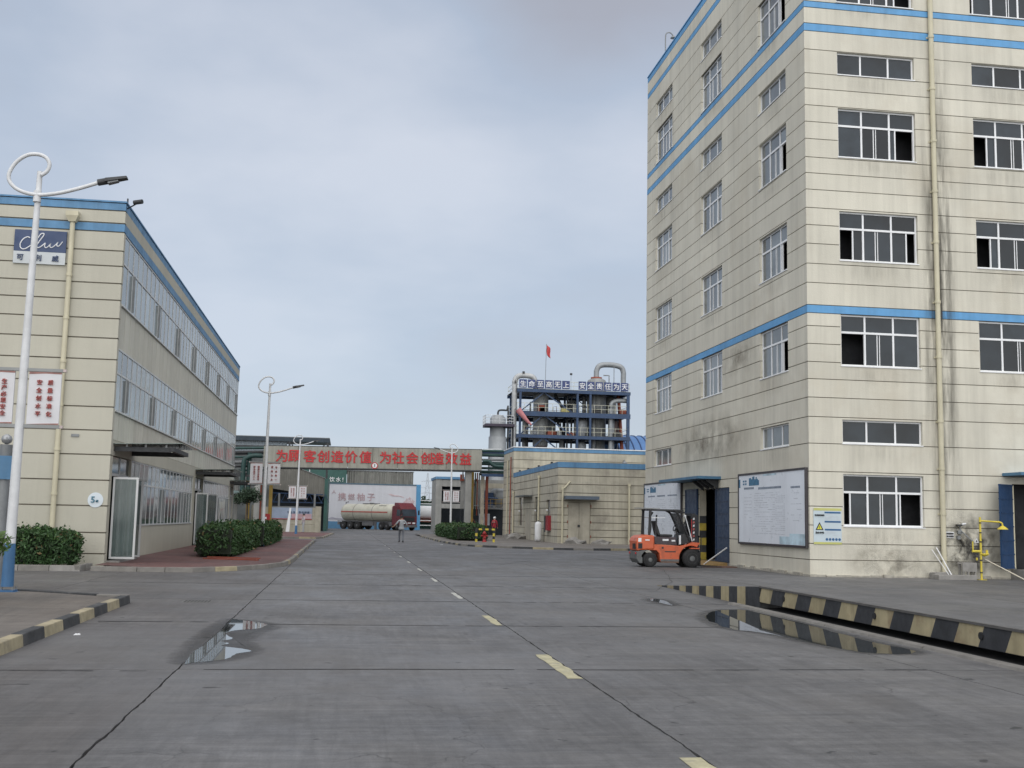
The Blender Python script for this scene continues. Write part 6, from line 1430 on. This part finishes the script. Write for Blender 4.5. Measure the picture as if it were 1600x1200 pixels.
for (x, z, r_, m_) in ((25.0, 12.8, .35, VESSEL_L), (27.6, 12.8, .4, RUST), (29.2, 15.9, .4, mat('pump_yellow', (.55, .50, .20), .6)), (33.6, 15.9, .5, DKMET), (36.6, 12.8, .5, CHASS), (31.5, 12.8, .4, DKMET), (37.4, 15.9, .5, RUST)):
    MB().tube([(x, TY + 2, z + .45), (x + 1.1, TY + 2, z + .45)], r_, 10).box(x, x + 1.1, TY + 1.7, TY + 2.3, z, z + .3).build('pump', m_, tw)
mb = MB()
for k in range(5): mb.tube([(24.4 + .32 * k, TY + .5, 12.8), (24.4 + .32 * k, TY + .5, 13.7)], .06, 8)
mb.tube([(24.1, TY + .5, 12.8), (24.1, TY + .5, 13.6), (24.3, TY + .5, 13.85), (26.5, TY + .5, 13.85)], .07, 8); mb.build('pipe_coil', VESSEL_L, tw)
rr_ = random.Random(12)
for (x, y, r_, z0, z1, m_) in ((28.6, 5.5, .55, 12.95, 15.6, VESSEL_L), (33.9, 2.2, .30, 9, 18.9, GREYM), (37.0, 5.5, .9, 16.0, 18.9, VESSEL), (25.0, 6.5, .45, 9.6, 15.9, VESSEL), (31.6, 6.0, .6, 16.0, 18.3, VESSEL_L), (29.6, 3.2, .35, 9.5, 12.6, VESSEL_L), (34.8, 4.0, 1.1, 9.5, 12.9, VESSEL), (33.0, 4.5, .28, 12.9, 18.9, VESSEL_L), (36.4, 1.6, .28, 9, 15.8, VESSEL_L)):
    vessel(x, TY + y, r_, z0, z1, m_)
for k in range(26):
    x = rr_.uniform(24, 37.8); y = TY + rr_.uniform(.6, 8); z = rr_.choice([9.7, 12.95, 16.05]); h = rr_.uniform(.8, 2.9); x2 = x + rr_.uniform(-2.2, 2.2)
    MB().tube([(x, y, z), (x, y, z + h), (x2, y, z + h), (x2, y, z + h - rr_.uniform(.2, h))], rr_.choice([.05, .07, .10, .13]), 7).build('pipe', rr_.choice([GREYM, DKMET, VESSEL_L, STEELB, RUST, GREYM]), tw)
for k in range(10):
    x = rr_.uniform(24, 37); z = rr_.choice([12.95, 16.05]); MB().box(x, x + rr_.uniform(.4, 1.1), TY + 1.2, TY + 2.2, z, z + rr_.uniform(.3, 1.1)).build('equipment_box', rr_.choice([CHASS, DKMET, GREYM, RUST]), tw)
# stair flights
for (z0_, z1_, x0_, x1_) in ((12.8, 15.85, 30.4, 29.0), (15.9, 19.0, 30.6, 28.9)):
    mb = MB()
    for y in (TY + 4.5, TY + 5.4): mb.bar((x0_, y, z0_), (x1_, y, z1_), .09, .2)
    for k in range(13): t_ = (k + .5) / 13; mb.box(x0_ + (x1_ - x0_) * t_ - .12, x0_ + (x1_ - x0_) * t_ + .12, TY + 4.55, TY + 5.35, z0_ + (z1_ - z0_) * t_, z0_ + (z1_ - z0_) * t_ + .04)
    mb.build('stair', DKMET, tw)
for x in (30.2, 30.8): MB().tube([(x, TY + 2.5, 4), (x, TY + 2.5, 18.6)], .13, 8).build('pipe', DKMET, tw)
MB().box(32.3, 32.55, TY + 6, TY + 6.3, 15.9, 18.6).box(33.2, 33.4, TY + 6, TY + 6.3, 15.9, 18.6).build('column', DKMET, tw)
MB().box(29, 32, TY + 7.5, TY + 8, 4, 9.1).box(33.5, 37.8, TY + 7, TY + 8.5, 4, 9.1).box(25, 28.2, TY + 8, TY + 8.5, 8.0, 9.1).build('lower_machinery', mat('dim_machinery', (.05, .055, .06), .8, var=.4), tw)
for (x, l) in ((23.6, 'left'), (30.2, 'right')):
    tt = thing('tower_floodlight', 'small dark floodlight on a thin stalk at the %s of the process tower top' % l, 'lamp', (x, TY, 19))
    MB().tube([(x, TY + .2, 19.05), (x, TY + .2, 21.6)], .02, 6).build('stalk', GREYM, tt); MB().box(x - .15, x + .15, TY + .05, TY + .3, 21.5, 21.75).build('lamp_head', DKMET, tt)
fg = thing('flag', 'small red flag on a thin pole above the process tower', 'flag', (26.8, TY, 19))
MB().tube([(26.75, TY + 1, 19.05), (26.85, TY + 1, 25.8)], .035, 6).build('flagpole', GREYM, fg)
vs = []; fs = []
for i in range(8):
    for j in range(5):
        vs.append((26.9 + .50 * j / 4 + .03 * math.sin(i), TY + 1 + .12 * math.sin(j * 1.6 + i * .7), 25.7 - 1.45 * i / 7 - .12 * j))
for i in range(7):
    for j in range(4): fs.append((i * 5 + j, i * 5 + j + 1, (i + 1) * 5 + j + 1, (i + 1) * 5 + j))
mb = MB(); mb.add(vs, fs, 0, True); o = mb.build('flag_cloth', FLAGR, fg); sm_ = o.modifiers.new('thick', 'SOLIDIFY'); sm_.thickness = .01
ws = thing('windsock', 'faded pink windsock drooping beside the left corner of the process tower', 'windsock', (22.8, TY, 16))
MB().tube([(22.7, TY - 1.2, 16.4), (23.1, TY - 1.25, 15.9), (23.6, TY - 1.3, 15.3), (24.1, TY - 1.3, 14.75), (24.55, TY - 1.3, 14.35)], [.42, .37, .30, .21, .12], 14).build('sock', SOCK, ws)
MB().tube([(22.5, TY + .1, 16.5), (22.6, TY - 1.1, 16.6)], .05, 6).build('sock_arm', GREYM, ws)
# side vessel on its own platform
sv = thing('side_vessel', 'silver lagged vessel with a railed platform left of the process tower', 'vessel', (17.6, 130, 0))
MB().lathe([(1.05, 4), (1.05, 11.2), (.93, 11.25), (.93, 13.4), (.6, 13.75), (.15, 13.8)], (17.5, 130, 0), 24).build('shell', VESSEL_L, sv)
MB().box(15.9, 19.3, 128.6, 131.4, 12.35, 12.65).build('platform', mat('platform_dark', (.05, .04, .06), .7), sv)
MB().tube(smooth_path([(17.5, 130, 13.7), (17.5, 130, 14.1), (17.7, 130, 14.35), (18.5, 130, 14.35), (18.7, 130, 14.1), (18.7, 130, 4)], 4), .11, 10).build('vent_pipe', DKMET, sv)
MB().tube([(19.2, 129.4, 4), (19.2, 129.4, 13.6)], .12, 8).build('pipe', DKMET, sv)
mb = MB()
for h in (.35, .7, 1.05): mb.tube([(15.9, 131.3, 12.6 + h), (15.9, 128.7, 12.6 + h), (19.2, 128.7, 12.6 + h)], .025, 6, caps=False); mb.tube([(15.9, 131.3, 12.6 + h), (19.2, 131.3, 12.6 + h)], .025, 6)
for k in range(5): mb.tube([(15.9, 128.7 + k * .65, 12.6), (15.9, 128.7 + k * .65, 13.65)], .025, 5); mb.tube([(15.9 + k * .82, 128.7, 12.6), (15.9 + k * .82, 128.7, 13.65)], .025, 5)
mb.build('railing', GALV, sv)
t = thing('green_shed_roof', 'thin dark green corrugated lean-to roof between gantry and rear block', 'roof', (14, 112, 8.3))
MB().hexa([(11.9, 109.9, 8.38), (15.2, 109.9, 8.50), (15.2, 118, 8.9), (11.9, 118, 8.78), (11.9, 109.9, 8.45), (15.2, 109.9, 8.58), (15.2, 118, 8.97), (11.9, 118, 8.85)]).build('roof_sheet', WHT, t)
for x in (12.2, 14.9): MB().box(x, x + .12, 117.5, 117.7, 5.8, 8.75).build('post', GREYM, t)
# blue barrel roof
bv = thing('barrel_roof_hall', 'hall with ribbed blue barrel roof just left of the tall factory', 'building', (44, 160, 0))
n = 16; Rr = 9.5
mb = MB(); vs = []; fs = []
for i in range(n + 1):
    a_ = math.pi * i / n; vs += [(38.9, 164 - Rr * math.cos(a_), 5.0 + Rr * math.sin(a_)), (62, 164 - Rr * math.cos(a_), 5.0 + Rr * math.sin(a_))]
for i in range(n): fs.append((2 * i, 2 * i + 1, 2 * i + 3, 2 * i + 2))
mb.add(vs, fs, 0, True); mb.build('roof', ROOFB, bv)
for k in range(12):
    x = 38.95 + k * 1.1
    MB().tube([(x, 164 - (Rr + .02) * math.cos(math.pi * i / n), 5.0 + (Rr + .02) * math.sin(math.pi * i / n)) for i in range(n + 1)], .10, 6).build('roof_rib', mat('rib_navy', (.03, .07, .18), .5), bv)
MB().box(39.2, 62, 155, 173, 0, 5.0).build('wall', BEIGE_S, bv)
# distant pylon
py = thing('transmission_tower', 'pale distant lattice transmission tower right of the mural wall', 'pylon', (44.5, 600, 0))
PM = mat('pylon_haze_grey', (.40, .43, .46), .6)  # paled paint, distance haze put into the colour
def lattice(mb, x, y, z0, z1, w0, w1, nseg, r_):
    for i in range(nseg):
        a0 = z0 + (z1 - z0) * i / nseg; a1 = z0 + (z1 - z0) * (i + 1) / nseg; b0 = w0 + (w1 - w0) * i / nseg; b1 = w0 + (w1 - w0) * (i + 1) / nseg
        for sx in (-1, 1):
            for sy in (-1, 1): mb.bar((x + sx * b0, y + sy * b0, a0), (x + sx * b1, y + sy * b1, a1), r_ * 1.4)
        for sy in (-1, 1): mb.bar((x - b0, y + sy * b0, a0), (x + b1, y + sy * b1, a1), r_); mb.bar((x + b0, y + sy * b0, a0), (x - b1, y + sy * b1, a1), r_); mb.bar((x - b1, y + sy * b1, a1), (x + b1, y + sy * b1, a1), r_)
mb = MB(); lattice(mb, 43.8, 600, 0, 20, 2.6, .7, 8, .10); lattice(mb, 43.8, 600, 20, 25.5, .7, .25, 3, .09); mb.build('lattice_mast', PM, py)
for z in (20.8, 17.5, 14.6): MB().bar((40.4, 600, z), (43.8, 600, z + .7), .16).bar((47.2, 600, z), (43.8, 600, z + .7), .16).bar((40.4, 600, z), (47.2, 600, z), .14).build('cross_arm', PM, py)

# ------------------------------------------------------------------ hydrant and its guard
hg = thing('hydrant_guard', 'yellow and black striped guard frame at the kerb of the right island', 'barrier', (9.0, 72.6, .1))
mb = MB()
GX0, GX1, GYy = 9.05, 10.25, 77.0
for x in (GX0, GX1):
    for k in range(4): mb.box(x - .07, x + .07, GYy - .07, GYy + .07, .1 + .2 * k, .1 + .2 * (k + 1), k % 2)
for k in range(6): mb.box(GX0 - .07 + .223 * k, GX0 - .07 + .223 * (k + 1), GYy - .07, GYy + .07, .905, 1.02, (k + 1) % 2)
mb.build('frame', [YEL, SBLK], hg)
hy = thing('fire_hydrant', 'red fire hydrant standing inside the striped guard frame', 'hydrant', (9.65, 77.35, .1))
MB().lathe([(.16, .1), (.16, .16), (.10, .18), (.10, .6), (.14, .62), (.14, .68), (.08, .78), (.03, .84)], (9.65, 77.35, 0), 16).build('body', mat('hydrant_red', (.40, .03, .03), .45, var=.2), hy)
MB().tube([(9.42, 77.35, .52), (9.88, 77.35, .52)], .06, 10).tube([(9.65, 77.1, .45), (9.65, 77.35, .45)], .08, 10).build('outlet', mat('hydrant_red', (.40, .03, .03)), hy)

# ------------------------------------------------------------------ forklift (local x = forward)
fk = thing('forklift', 'orange forklift with black overhead guard parked before the blue doors', 'forklift', (11.36, 41.85, 0), None, R(1.0))
ORG = ORANGE
# wheels: rear (steer) at x=0, drive at x=1.62
for s in (-1, 1):
    wheel(fk, (.05, s * .46, .27), .27, .20, rimm=GREYPL, rimr=.5); wheel(fk, (1.66, s * .50, .34), .345, .26, rimm=GREYPL, rimr=.52)
# chassis side profile with wheel arches
def arch(cx, cz, r_, a0, a1, n=8): return [(cx + r_ * math.cos(R(a0 + (a1 - a0) * i / n)), cz + r_ * math.sin(R(a0 + (a1 - a0) * i / n))) for i in range(n + 1)]
prof = [(-.02, .62)] + [(.30, .62)] + [(.42, .50)] + [(.44, .20), (1.18, .20)] + [(1.20, .45)] + arch(1.66, .34, .47, 165, 62) + [(2.02, .92), (1.72, .95), (1.50, .86), (1.18, .80), (.5, .84), (-.02, .84)]
body = MB().prism(prof, 1, -.50, .50).build('body', ORG, fk, bevel=.02)
MB().box(.45, 1.17, -.53, -.501, .22, .30).box(.45, 1.17, .501, .53, .22, .30).build('step_edge', GREYPL, body)
MB().hexa([(.46, -.54, .17), (1.16, -.54, .17), (1.16, .54, .17), (.46, .54, .17), (.46, -.54, .215), (1.16, -.54, .215), (1.16, .54, .215), (.46, .54, .215)]).build('step', mat('step_brown', (.16, .09, .06), .8), body)
# counterweight, rounded
cwp = [(-.30, .62), (-.46, .58), (-.48, .95), (-.43, 1.08), (-.30, 1.16), (.0, 1.20), (.22, 1.17), (.22, .66), (.10, .64)]
cw = MB().prism(cwp, 1, -.54, .54).build('counterweight', ORG, fk, bevel=.06)
MB().box(-.495, -.43, -.36, -.02, .66, .86).build('painted_recess', DARKIN, cw)  # dark plate on the surface, painted for the shade of a recess
MB().box(-.42, -.26, -.546, -.538, .68, .88).build('side_vent', DARKIN, cw)
MB().prism([(-.47, .30), (-.36, .14), (-.24, .14), (-.24, .35)] + arch(.05, .27, .36, 160, 110, 4) + [(-.08, .64), (-.47, .575)], 1, -.52, .52).build('lower_bumper', GREYPL, cw, bevel=.02)
MB().tube([(-.50, -.42, .50), (-.45, -.42, .50)], .04, 10).tube([(-.50, .42, .50), (-.45, .42, .50)], .04, 10).build('tail_light', REDTXT, cw)
MB().box(.62, 1.05, -.506, -.5012, .56, .60).box(.50, .58, -.506, -.5012, .68, .76).build('decal', DKMET, body)
MB().box(-.15, .02, -.548, -.5415, .98, 1.02).box(-.42, -.30, -.548, -.5415, .93, 1.07).build('sticker', WHT, cw)
eh = MB().hexa([(.24, -.46, .86), (1.12, -.46, .82), (1.12, .46, .82), (.24, .46, .86), (.24, -.44, 1.14), (1.08, -.42, 1.12), (1.08, .42, 1.12), (.24, .44, 1.14)]).build('engine_hood', mat('hood_dark', (.05, .035, .04), .5, var=.2, coord='obj'), fk, bevel=.02)
MB().box(.55, .78, -.468, -.455, .98, 1.05).box(.90, 1.04, -.466, -.45, .96, 1.02).build('sticker', WHT, eh)
se = MB().box(.50, 1.0, -.27, .27, 1.13, 1.22).build('seat', BLK, fk, bevel=.03)
MB().hexa([(.42, -.26, 1.18), (.54, -.26, 1.18), (.54, .26, 1.18), (.42, .26, 1.18), (.28, -.22, 1.72), (.37, -.22, 1.72), (.37, .22, 1.72), (.28, .22, 1.72)]).build('seat_back', BLK, fk, bevel=.03)
og = bpy.data.objects.new('overhead_guard', None); COL.objects.link(og); og.parent = fk; ACC[og] = Vector((0, 0, 0))
for s in (-.48, .48):
    MB().bar((.02, s, 1.17), (.06, s, 2.12), .085, .075).build('rear_post', BLK, og)
    MB().tube(smooth_path([(.95, s, 2.13), (1.12, s, 2.04), (1.25, s, 1.8), (1.45, s, 1.35), (1.62, s, .98)], 4), .042, 8).build('front_post', BLK, og)
    MB().bar((.0, s, 2.13), (1.35, s, 2.13), .07, .06).build('side_rail', BLK, og)
for k in range(8): MB().bar((.06 + k * .17, -.47, 2.145), (.06 + k * .17, .47, 2.145), .035, .03).build('roof_bar', BLK, og)
MB().hexa([(1.0, -.46, 2.1), (1.42, -.46, 2.02), (1.42, .46, 2.02), (1.0, .46, 2.1), (1.0, -.46, 2.16), (1.42, -.46, 2.08), (1.42, .46, 2.08), (1.0, .46, 2.16)]).build('visor', BLK, og)
MB().box(-.30, .45, -.46, .46, 2.175, 2.205).build('roof_sheet', mat('roof_sheet_grey', (.30, .31, .31), .5), og)
MB().bar((.04, -.5, 1.84), (.62, -.5, 1.84), .03).bar((.04, .5, 1.84), (.62, .5, 1.84), .03).build('grab_bar', GALV, og)
MB().box(1.05, 1.12, -.58, -.48, 1.66, 1.88).build('mirror', BLK, og)
MB().tube([(1.22, -.3, 1.0), (1.14, -.18, 1.46)], .03, 8).build('steering_column', BLK, fk)
mb = MB(); pts = [(1.12 + .05 * math.sin(a_ * math.pi / 9), -.18 + .18 * math.cos(a_ * math.pi / 9), 1.48 + .12 * math.sin(a_ * math.pi / 9)) for a_ in range(19)]
mb.tube(pts, .016, 8, caps=False).build('steering_wheel', BLK, fk)
MB().box(1.13, 1.17, -.44, .44, .84, 1.05).hexa([(1.32, -.44, 1.24), (1.40, -.44, 1.26), (1.40, .44, 1.26), (1.32, .44, 1.24), (1.12, -.40, 1.62), (1.15, -.40, 1.63), (1.15, .40, 1.63), (1.12, .40, 1.62)]).build('inner_guard', BLK, fk) if False else None
MB().hexa([(1.15, -.46, .84), (1.62, -.46, .95), (1.62, .46, .95), (1.15, .46, .84), (1.30, -.44, 1.22), (1.48, -.44, 1.30), (1.48, .44, 1.30), (1.30, .44, 1.22)]).build('dashboard', BLK, fk)
MB().box(1.18, 1.24, -.53, -.46, .86, 1.2).build('lever_panel', WHT, fk)
MB().bar((.3, -.36, 1.16), (.34, -.36, 1.95), .05).tube(smooth_path([(.2, .1, 1.18), (.25, .1, 1.5), (.18, .05, 1.8), (.3, .0, 2.05)], 4), .035, 8).build('air_duct', BLK, fk)
MB().tube(smooth_path([(1.5, -.1, .95), (1.58, -.12, 1.4), (1.70, -.1, 1.7), (1.74, -.1, 1.2), (1.75, -.1, .6)], 4), .02, 6).tube(smooth_path([(1.5, .1, .95), (1.56, .12, 1.5), (1.68, .1, 1.8), (1.74, .1, 1.1)], 4), .02, 6).build('hydraulic_hose', BLK, fk)
for k, x in enumerate((1.22, 1.28, 1.34)): MB().tube([(x, .1 + .06 * k, 1.2), (x - .06, .1 + .06 * k, 1.42)], .01, 6).build('control_lever', BLK, fk)
MB().lathe([(.16, 0), (.17, .03), (.17, .62), (.15, .66)], (-.02 - .0, .0, 1.22), 14).build('gas_bottle', GREYPL, fk) if False else None
# mast
ms = bpy.data.objects.new('mast', None); ms.location = (-.31, 0, 0); COL.objects.link(ms); ms.parent = fk; ACC[ms] = Vector((0, 0, 0))
for s in (-.36, .36): MB().box(2.02, 2.16, s - .05, s + .05, .06, 2.02).build('outer_rail', BLK, ms); MB().box(2.17, 2.28, s * .8 - .045, s * .8 + .045, .10, 1.98).build('inner_rail', BLK, ms)
mb = MB()
for z in (1.98, 1.45, .9, .35): mb.box(2.03, 2.15, -.31, .31, z - .05, z + .04)
mb.build('cross_member', BLK, ms)
for s in (-.09, .09): MB().box(2.20, 2.23, s - .02, s + .02, .3, 1.92).build('lift_chain', DKMET, ms)
MB().box(2.36, 2.39, -.45, -.41, .6, 1.15).box(2.36, 2.39, .41, .45, .6, 1.15).box(2.36, 2.39, -.45, .45, 1.15, 1.19).box(2.36, 2.38, -.2, -.17, .6, 1.15).box(2.36, 2.38, .17, .2, .6, 1.15).build('load_backrest', BLK, ms)
for s in (-.2, .2): MB().tube([(2.2, s, .2), (2.2, s, 1.5)], .035, 8).build('lift_cylinder', GREYM, ms)
mb = MB()
for k in range(7): mb.box(2.165, 2.169, -.10 + 0 * k, .02, .98 + k * .13, 1.05 + k * .13, k % 2)
mb.box(2.00, 2.019, -.42, -.40, .9, 1.8, 0)
mb.build('warning_tape', [REDTXT, WHT], ms)
for k in range(7): MB().hexa([(2.06, -.4145, 1.0 + k * .13), (2.13, -.4145, 1.02 + k * .13), (2.13, -.4105, 1.02 + k * .13), (2.06, -.4105, 1.0 + k * .13), (2.07, -.4145, 1.07 + k * .13), (2.12, -.4145, 1.09 + k * .13), (2.12, -.4105, 1.09 + k * .13), (2.07, -.4105, 1.07 + k * .13)]).build('tape_mark', REDDK if k % 2 else GALV, ms)
MB().bar((1.75, -.38, .85), (2.06, -.38, 1.3), .06).bar((1.75, .38, .85), (2.06, .38, 1.3), .06).build('tilt_cylinder', GREYM, ms)
MB().bar((1.72, -.50, 1.95), (2.0, -.50, .98), .03).bar((1.72, .50, 1.95), (2.0, .50, .98), .03).build('front_stay', GALV, ms)
cg = MB().box(2.29, 2.35, -.45, .45, .12, .20).box(2.29, 2.35, -.45, .45, .52, .60).box(2.29, 2.33, -.44, -.36, .2, .52).box(2.29, 2.33, .36, .44, .2, .52).build('fork_carriage', BLK, ms)
for s in (-.26, .26): MB().box(2.351, 2.40, s - .055, s + .055, .05, .62).hexa([(2.40, s - .055, .04), (3.25, s - .05, .04), (3.25, s + .05, .04), (2.40, s + .055, .04), (2.40, s - .055, .085), (3.25, s - .05, .05), (3.25, s + .05, .05), (2.40, s + .055, .085)]).build('fork', BLK, cg)
MB().hexa([(1.14, -.44, 2.00), (1.16, -.44, 2.02), (1.16, .44, 2.02), (1.14, .44, 2.00), (1.56, -.44, 1.12), (1.58, -.44, 1.12), (1.58, .44, 1.12), (1.56, .44, 1.12)]).build('windscreen', mat('scratched_screen', (.06, .065, .065), .35, var=.3, scale=6, coord='obj', alpha=.72), og)
for s in (-.42, .42): MB().tube([(1.38, s, 1.92), (1.46, s, 1.90)], .06, 10).build('work_light', GALV, og)
MB().box(1.60, 1.95, -.62, -.38, .70, .735).box(1.60, 1.95, .38, .62, .70, .735).build('mudguard', ORG, fk)
tag(MB().hexa([(13.5, 41.75, .0), (14.95, 41.7, .0), (14.95, 42.6, .0), (13.9, 42.6, .0), (13.9, 41.75, .02), (14.95, 41.7, .04), (14.95, 42.6, .04), (13.9, 42.6, .02)]).build('steel_plate', mat('rust_plate', (.13, .07, .05), .8, var=.3), None), 'rusty plate on the ground in front of the forklift mast', 'plate')

# ------------------------------------------------------------------ people
def person(label, loc, rz, joints, edges, radii, matfn, mats, scale=1.0):
    me = bpy.data.meshes.new('body'); names = list(joints); me.from_pydata([joints[n_] for n_ in names], [(names.index(a), names.index(b)) for a, b in edges], [])
    o = bpy.data.objects.new('body', me); COL.objects.link(o)
    sk = o.modifiers.new('skin', 'SKIN'); sk.use_smooth_shade = True
    bpy.context.view_layer.update()
    if not me.skin_vertices: me.attributes
    lay = me.skin_vertices[0].data
    for i, n_ in enumerate(names): lay[i].radius = (radii[n_], radii[n_] if not isinstance(radii[n_], tuple) else radii[n_][1]); lay[i].use_root = (n_ == 'pelvis')
    ss = o.modifiers.new('sub', 'SUBSURF'); ss.levels = 2; ss.render_levels = 2
    dg_ = bpy.context.evaluated_depsgraph_get(); dg_.update()
    m2 = bpy.data.meshes.new_from_object(o.evaluated_get(dg_)); bpy.data.objects.remove(o)
    m2.materials.clear()
    for q in mats: m2.materials.append(q)
    for p_ in m2.polygons: p_.material_index = matfn(p_.center); p_.use_smooth = True
    t = thing('person', label, 'person', loc); t.rotation_euler = (0, 0, rz); t.scale = (scale,) * 3
    b = bpy.data.objects.new('body', m2); COL.objects.link(b); b.parent = t; ACC[t] = Vector((0, 0, 0)); return t
def std(walk=.0, armL=None, armR=None):
    j = {'pelvis': (0, 0, .95), 'waist': (0, .0, 1.10), 'chest': (0, .01, 1.30), 'neckb': (0, .01, 1.46), 'neck': (0, .0, 1.53), 'head': (0, -.015, 1.62), 'crown': (0, -.01, 1.70)}
    for s, n_ in ((-1, 'L'), (1, 'R')):
        f = walk * s
        j['hip' + n_] = (s * .10, 0, .90); j['knee' + n_] = (s * .11, -.10 * f - (.03), .50); j['ank' + n_] = (s * .11, -.22 * f + (.06 if f < 0 else 0), .10 if f >= 0 else .14); j['toe' + n_] = (s * .12, -.22 * f - .15, .045 if f >= 0 else .04)
        j['sh' + n_] = (s * .19, .01, 1.42)
    for n_, a in (('L', armL), ('R', armR)):
        s = -1 if n_ == 'L' else 1
        a = a or ((s * .27, .02, 1.14), (s * .26, -.08, .90), (s * .26, -.12, .80))
        j['el' + n_], j['wr' + n_], j['ha' + n_] = a
    e = [('pelvis', 'waist'), ('waist', 'chest'), ('chest', 'neckb'), ('neckb', 'neck'), ('neck', 'head'), ('head', 'crown')]
    for n_ in 'LR': e += [('pelvis', 'hip' + n_), ('hip' + n_, 'knee' + n_), ('knee' + n_, 'ank' + n_), ('ank' + n_, 'toe' + n_), ('neckb', 'sh' + n_), ('sh' + n_, 'el' + n_), ('el' + n_, 'wr' + n_), ('wr' + n_, 'ha' + n_)]
    r_ = {'pelvis': .155, 'waist': .14, 'chest': .155, 'neckb': .10, 'neck': .055, 'head': .098, 'crown': .075}
    for n_ in 'LR': r_.update({'hip' + n_: .10, 'knee' + n_: .07, 'ank' + n_: .05, 'toe' + n_: .045, 'sh' + n_: .072, 'el' + n_: .05, 'wr' + n_: .035, 'ha' + n_: .042})
    return j, e, r_
SHIRT = mat('shirt_grey', (.36, .38, .40), .85, var=.1, coord='obj', scale=6); TROU = mat('trousers_grey', (.15, .16, .18), .85, var=.15, coord='obj', scale=6)
SHOE = mat('black_shoe', (.012, .012, .013), .6); HAIR = mat('black_hair', (.012, .011, .01), .7); REDC = mat('red_workwear', (.35, .03, .045), .8, var=.2, coord='obj', scale=6)
def face_bits(t, helmet=None, hairm=HAIR):
    for s in (-1, 1): MB().lathe([(.004, -.008), (.013, 0), (.004, .008)], (s * .033, -.108, 1.645), 8, axis=1).build('eye', SHOE, t)
    MB().hexa([(-.014, -.112, 1.60), (.014, -.112, 1.60), (.014, -.09, 1.60), (-.014, -.09, 1.60), (-.006, -.108, 1.645), (.006, -.108, 1.645), (.006, -.09, 1.645), (-.006, -.09, 1.645)]).build('nose', SKIN, t)
    MB().box(-.022, .022, -.109, -.10, 1.568, 1.576).build('mouth', mat('lip', (.3, .12, .1), .6), t)
    for s in (-1, 1): MB().lathe([(.005, -.01), (.026, 0), (.005, .012)], (s * .10, .0, 1.63), 8, axis=0).build('ear', SKIN, t)
    if helmet: MB().lathe([(.135, 1.66), (.125, 1.68), (.12, 1.73), (.085, 1.79), (.02, 1.81)], (0, -.01, 0), 18).build('helmet', helmet, t)
    else: MB().lathe([(.112, 1.645), (.114, 1.69), (.095, 1.745), (.05, 1.775), (.01, 1.78)], (0, .012, 0), 18).build('hair', hairm, t)
def hands(t, j):
    for n_ in 'LR':
        h = Vector(j['ha' + n_]); w_ = Vector(j['wr' + n_]); d = (h - w_).normalized(); side = d.cross(Vector((0, 1, 0))).normalized() if abs(d.y) < .9 else Vector((0, 0, 1))
        mb = MB()
        for k, l in enumerate((.075, .085, .08, .062)):
            b0 = h + side * (-.027 + .018 * k) + d * .02; mb.tube([b0, b0 + d * l * .6, b0 + d * l + Vector((0, -.012, 0))], [.009, .008, .006], 6)
        b0 = h - side * .03; mb.tube([b0, b0 - side * .025 + d * .03, b0 - side * .02 + d * .06], [.01, .009, .007], 6)
        mb.build('fingers', SKIN, t)
# 1: walking away, elbows out
armL = ((-.36, .02, 1.19), (-.34, -.14, 1.03), (-.31, -.20, 1.00)); armR = ((.36, .0, 1.20), (.50, -.08, 1.06), (.56, -.12, 1.04))
j, e_, r_ = std(1.0, armL, armR)
def mf1(c):
    if c.z < .09 or (c.z < .2 and c.z < .12): return 2
    if c.z < .98 and abs(c.x) < .27: return 1
    if c.z > 1.50: return 3
    if abs(c.x) > .35 and c.z < 1.20: return 3
    return 0
p1 = person('person in pale grey short-sleeved shirt walking away down the middle of the road', (3.85, 75.2, 0), R(180), j, e_, r_, mf1, [SHIRT, TROU, SHOE, SKIN]); face_bits(p1); hands(p1, j)
MB().lathe([(.17, .86), (.20, .93), (.175, 1.0)], (0, 0, 0), 16).build('shirt_hem', SHIRT, p1)
# 2: figure in grey overalls by the third lamp
j, e_, r_ = std(.3, None, ((.30, -.05, 1.18), (.18, -.22, 1.22), (.13, -.26, 1.26)))
p2 = person('person in grey work clothes standing beside the third street lamp', (-3.6, 107, 0.05), R(-70), j, e_, r_, lambda c: 2 if c.z < .1 else (1 if c.z < .95 and abs(c.x) < .24 else (3 if c.z > 1.5 or (abs(c.x) > .24 and c.z < .92) else 0)), [mat('pinkgrey_shirt', (.40, .36, .38), .8), SHIRT, SHOE, SKIN]); face_bits(p2); hands(p2, j)
# 3: worker in red with a white helmet
j, e_, r_ = std(.5)
p3 = person('worker in red jacket and white helmet standing by the rear block corner', (14.0, 104.8, 0.1), R(150), j, e_, r_, lambda c: 2 if c.z < .1 else (1 if c.z < .80 and abs(c.x) < .24 else (3 if c.z > 1.5 or (abs(c.x) > .24 and c.z < .86) else 0)), [REDC, mat('dark_trousers', (.03, .03, .035), .8), SHOE, SKIN]); face_bits(p3, WHT); hands(p3, j)
MB().box(-.16, .16, .10, .2, 1.28, 1.31).build('reflective_strip', mat('reflective', (.5, .5, .42), .5), p3)

for o_ in bpy.data.objects:
    n_ = o_.name.split('.')[0]
    if n_ in ('printed_heading', 'printed_text', 'printed_skyline', 'printed_swash', 'banner_rail', 'rail_end', 'bolt', 'glass_clamp', 'broken_skirting', 'red_swash', 'bracket', 'round_symbol', 'blue_bar', 'painted_flower', 'painted_hills', 'hinge', 'pipe_collar', 'stiffener'): o_['kind'] = 'stuff'
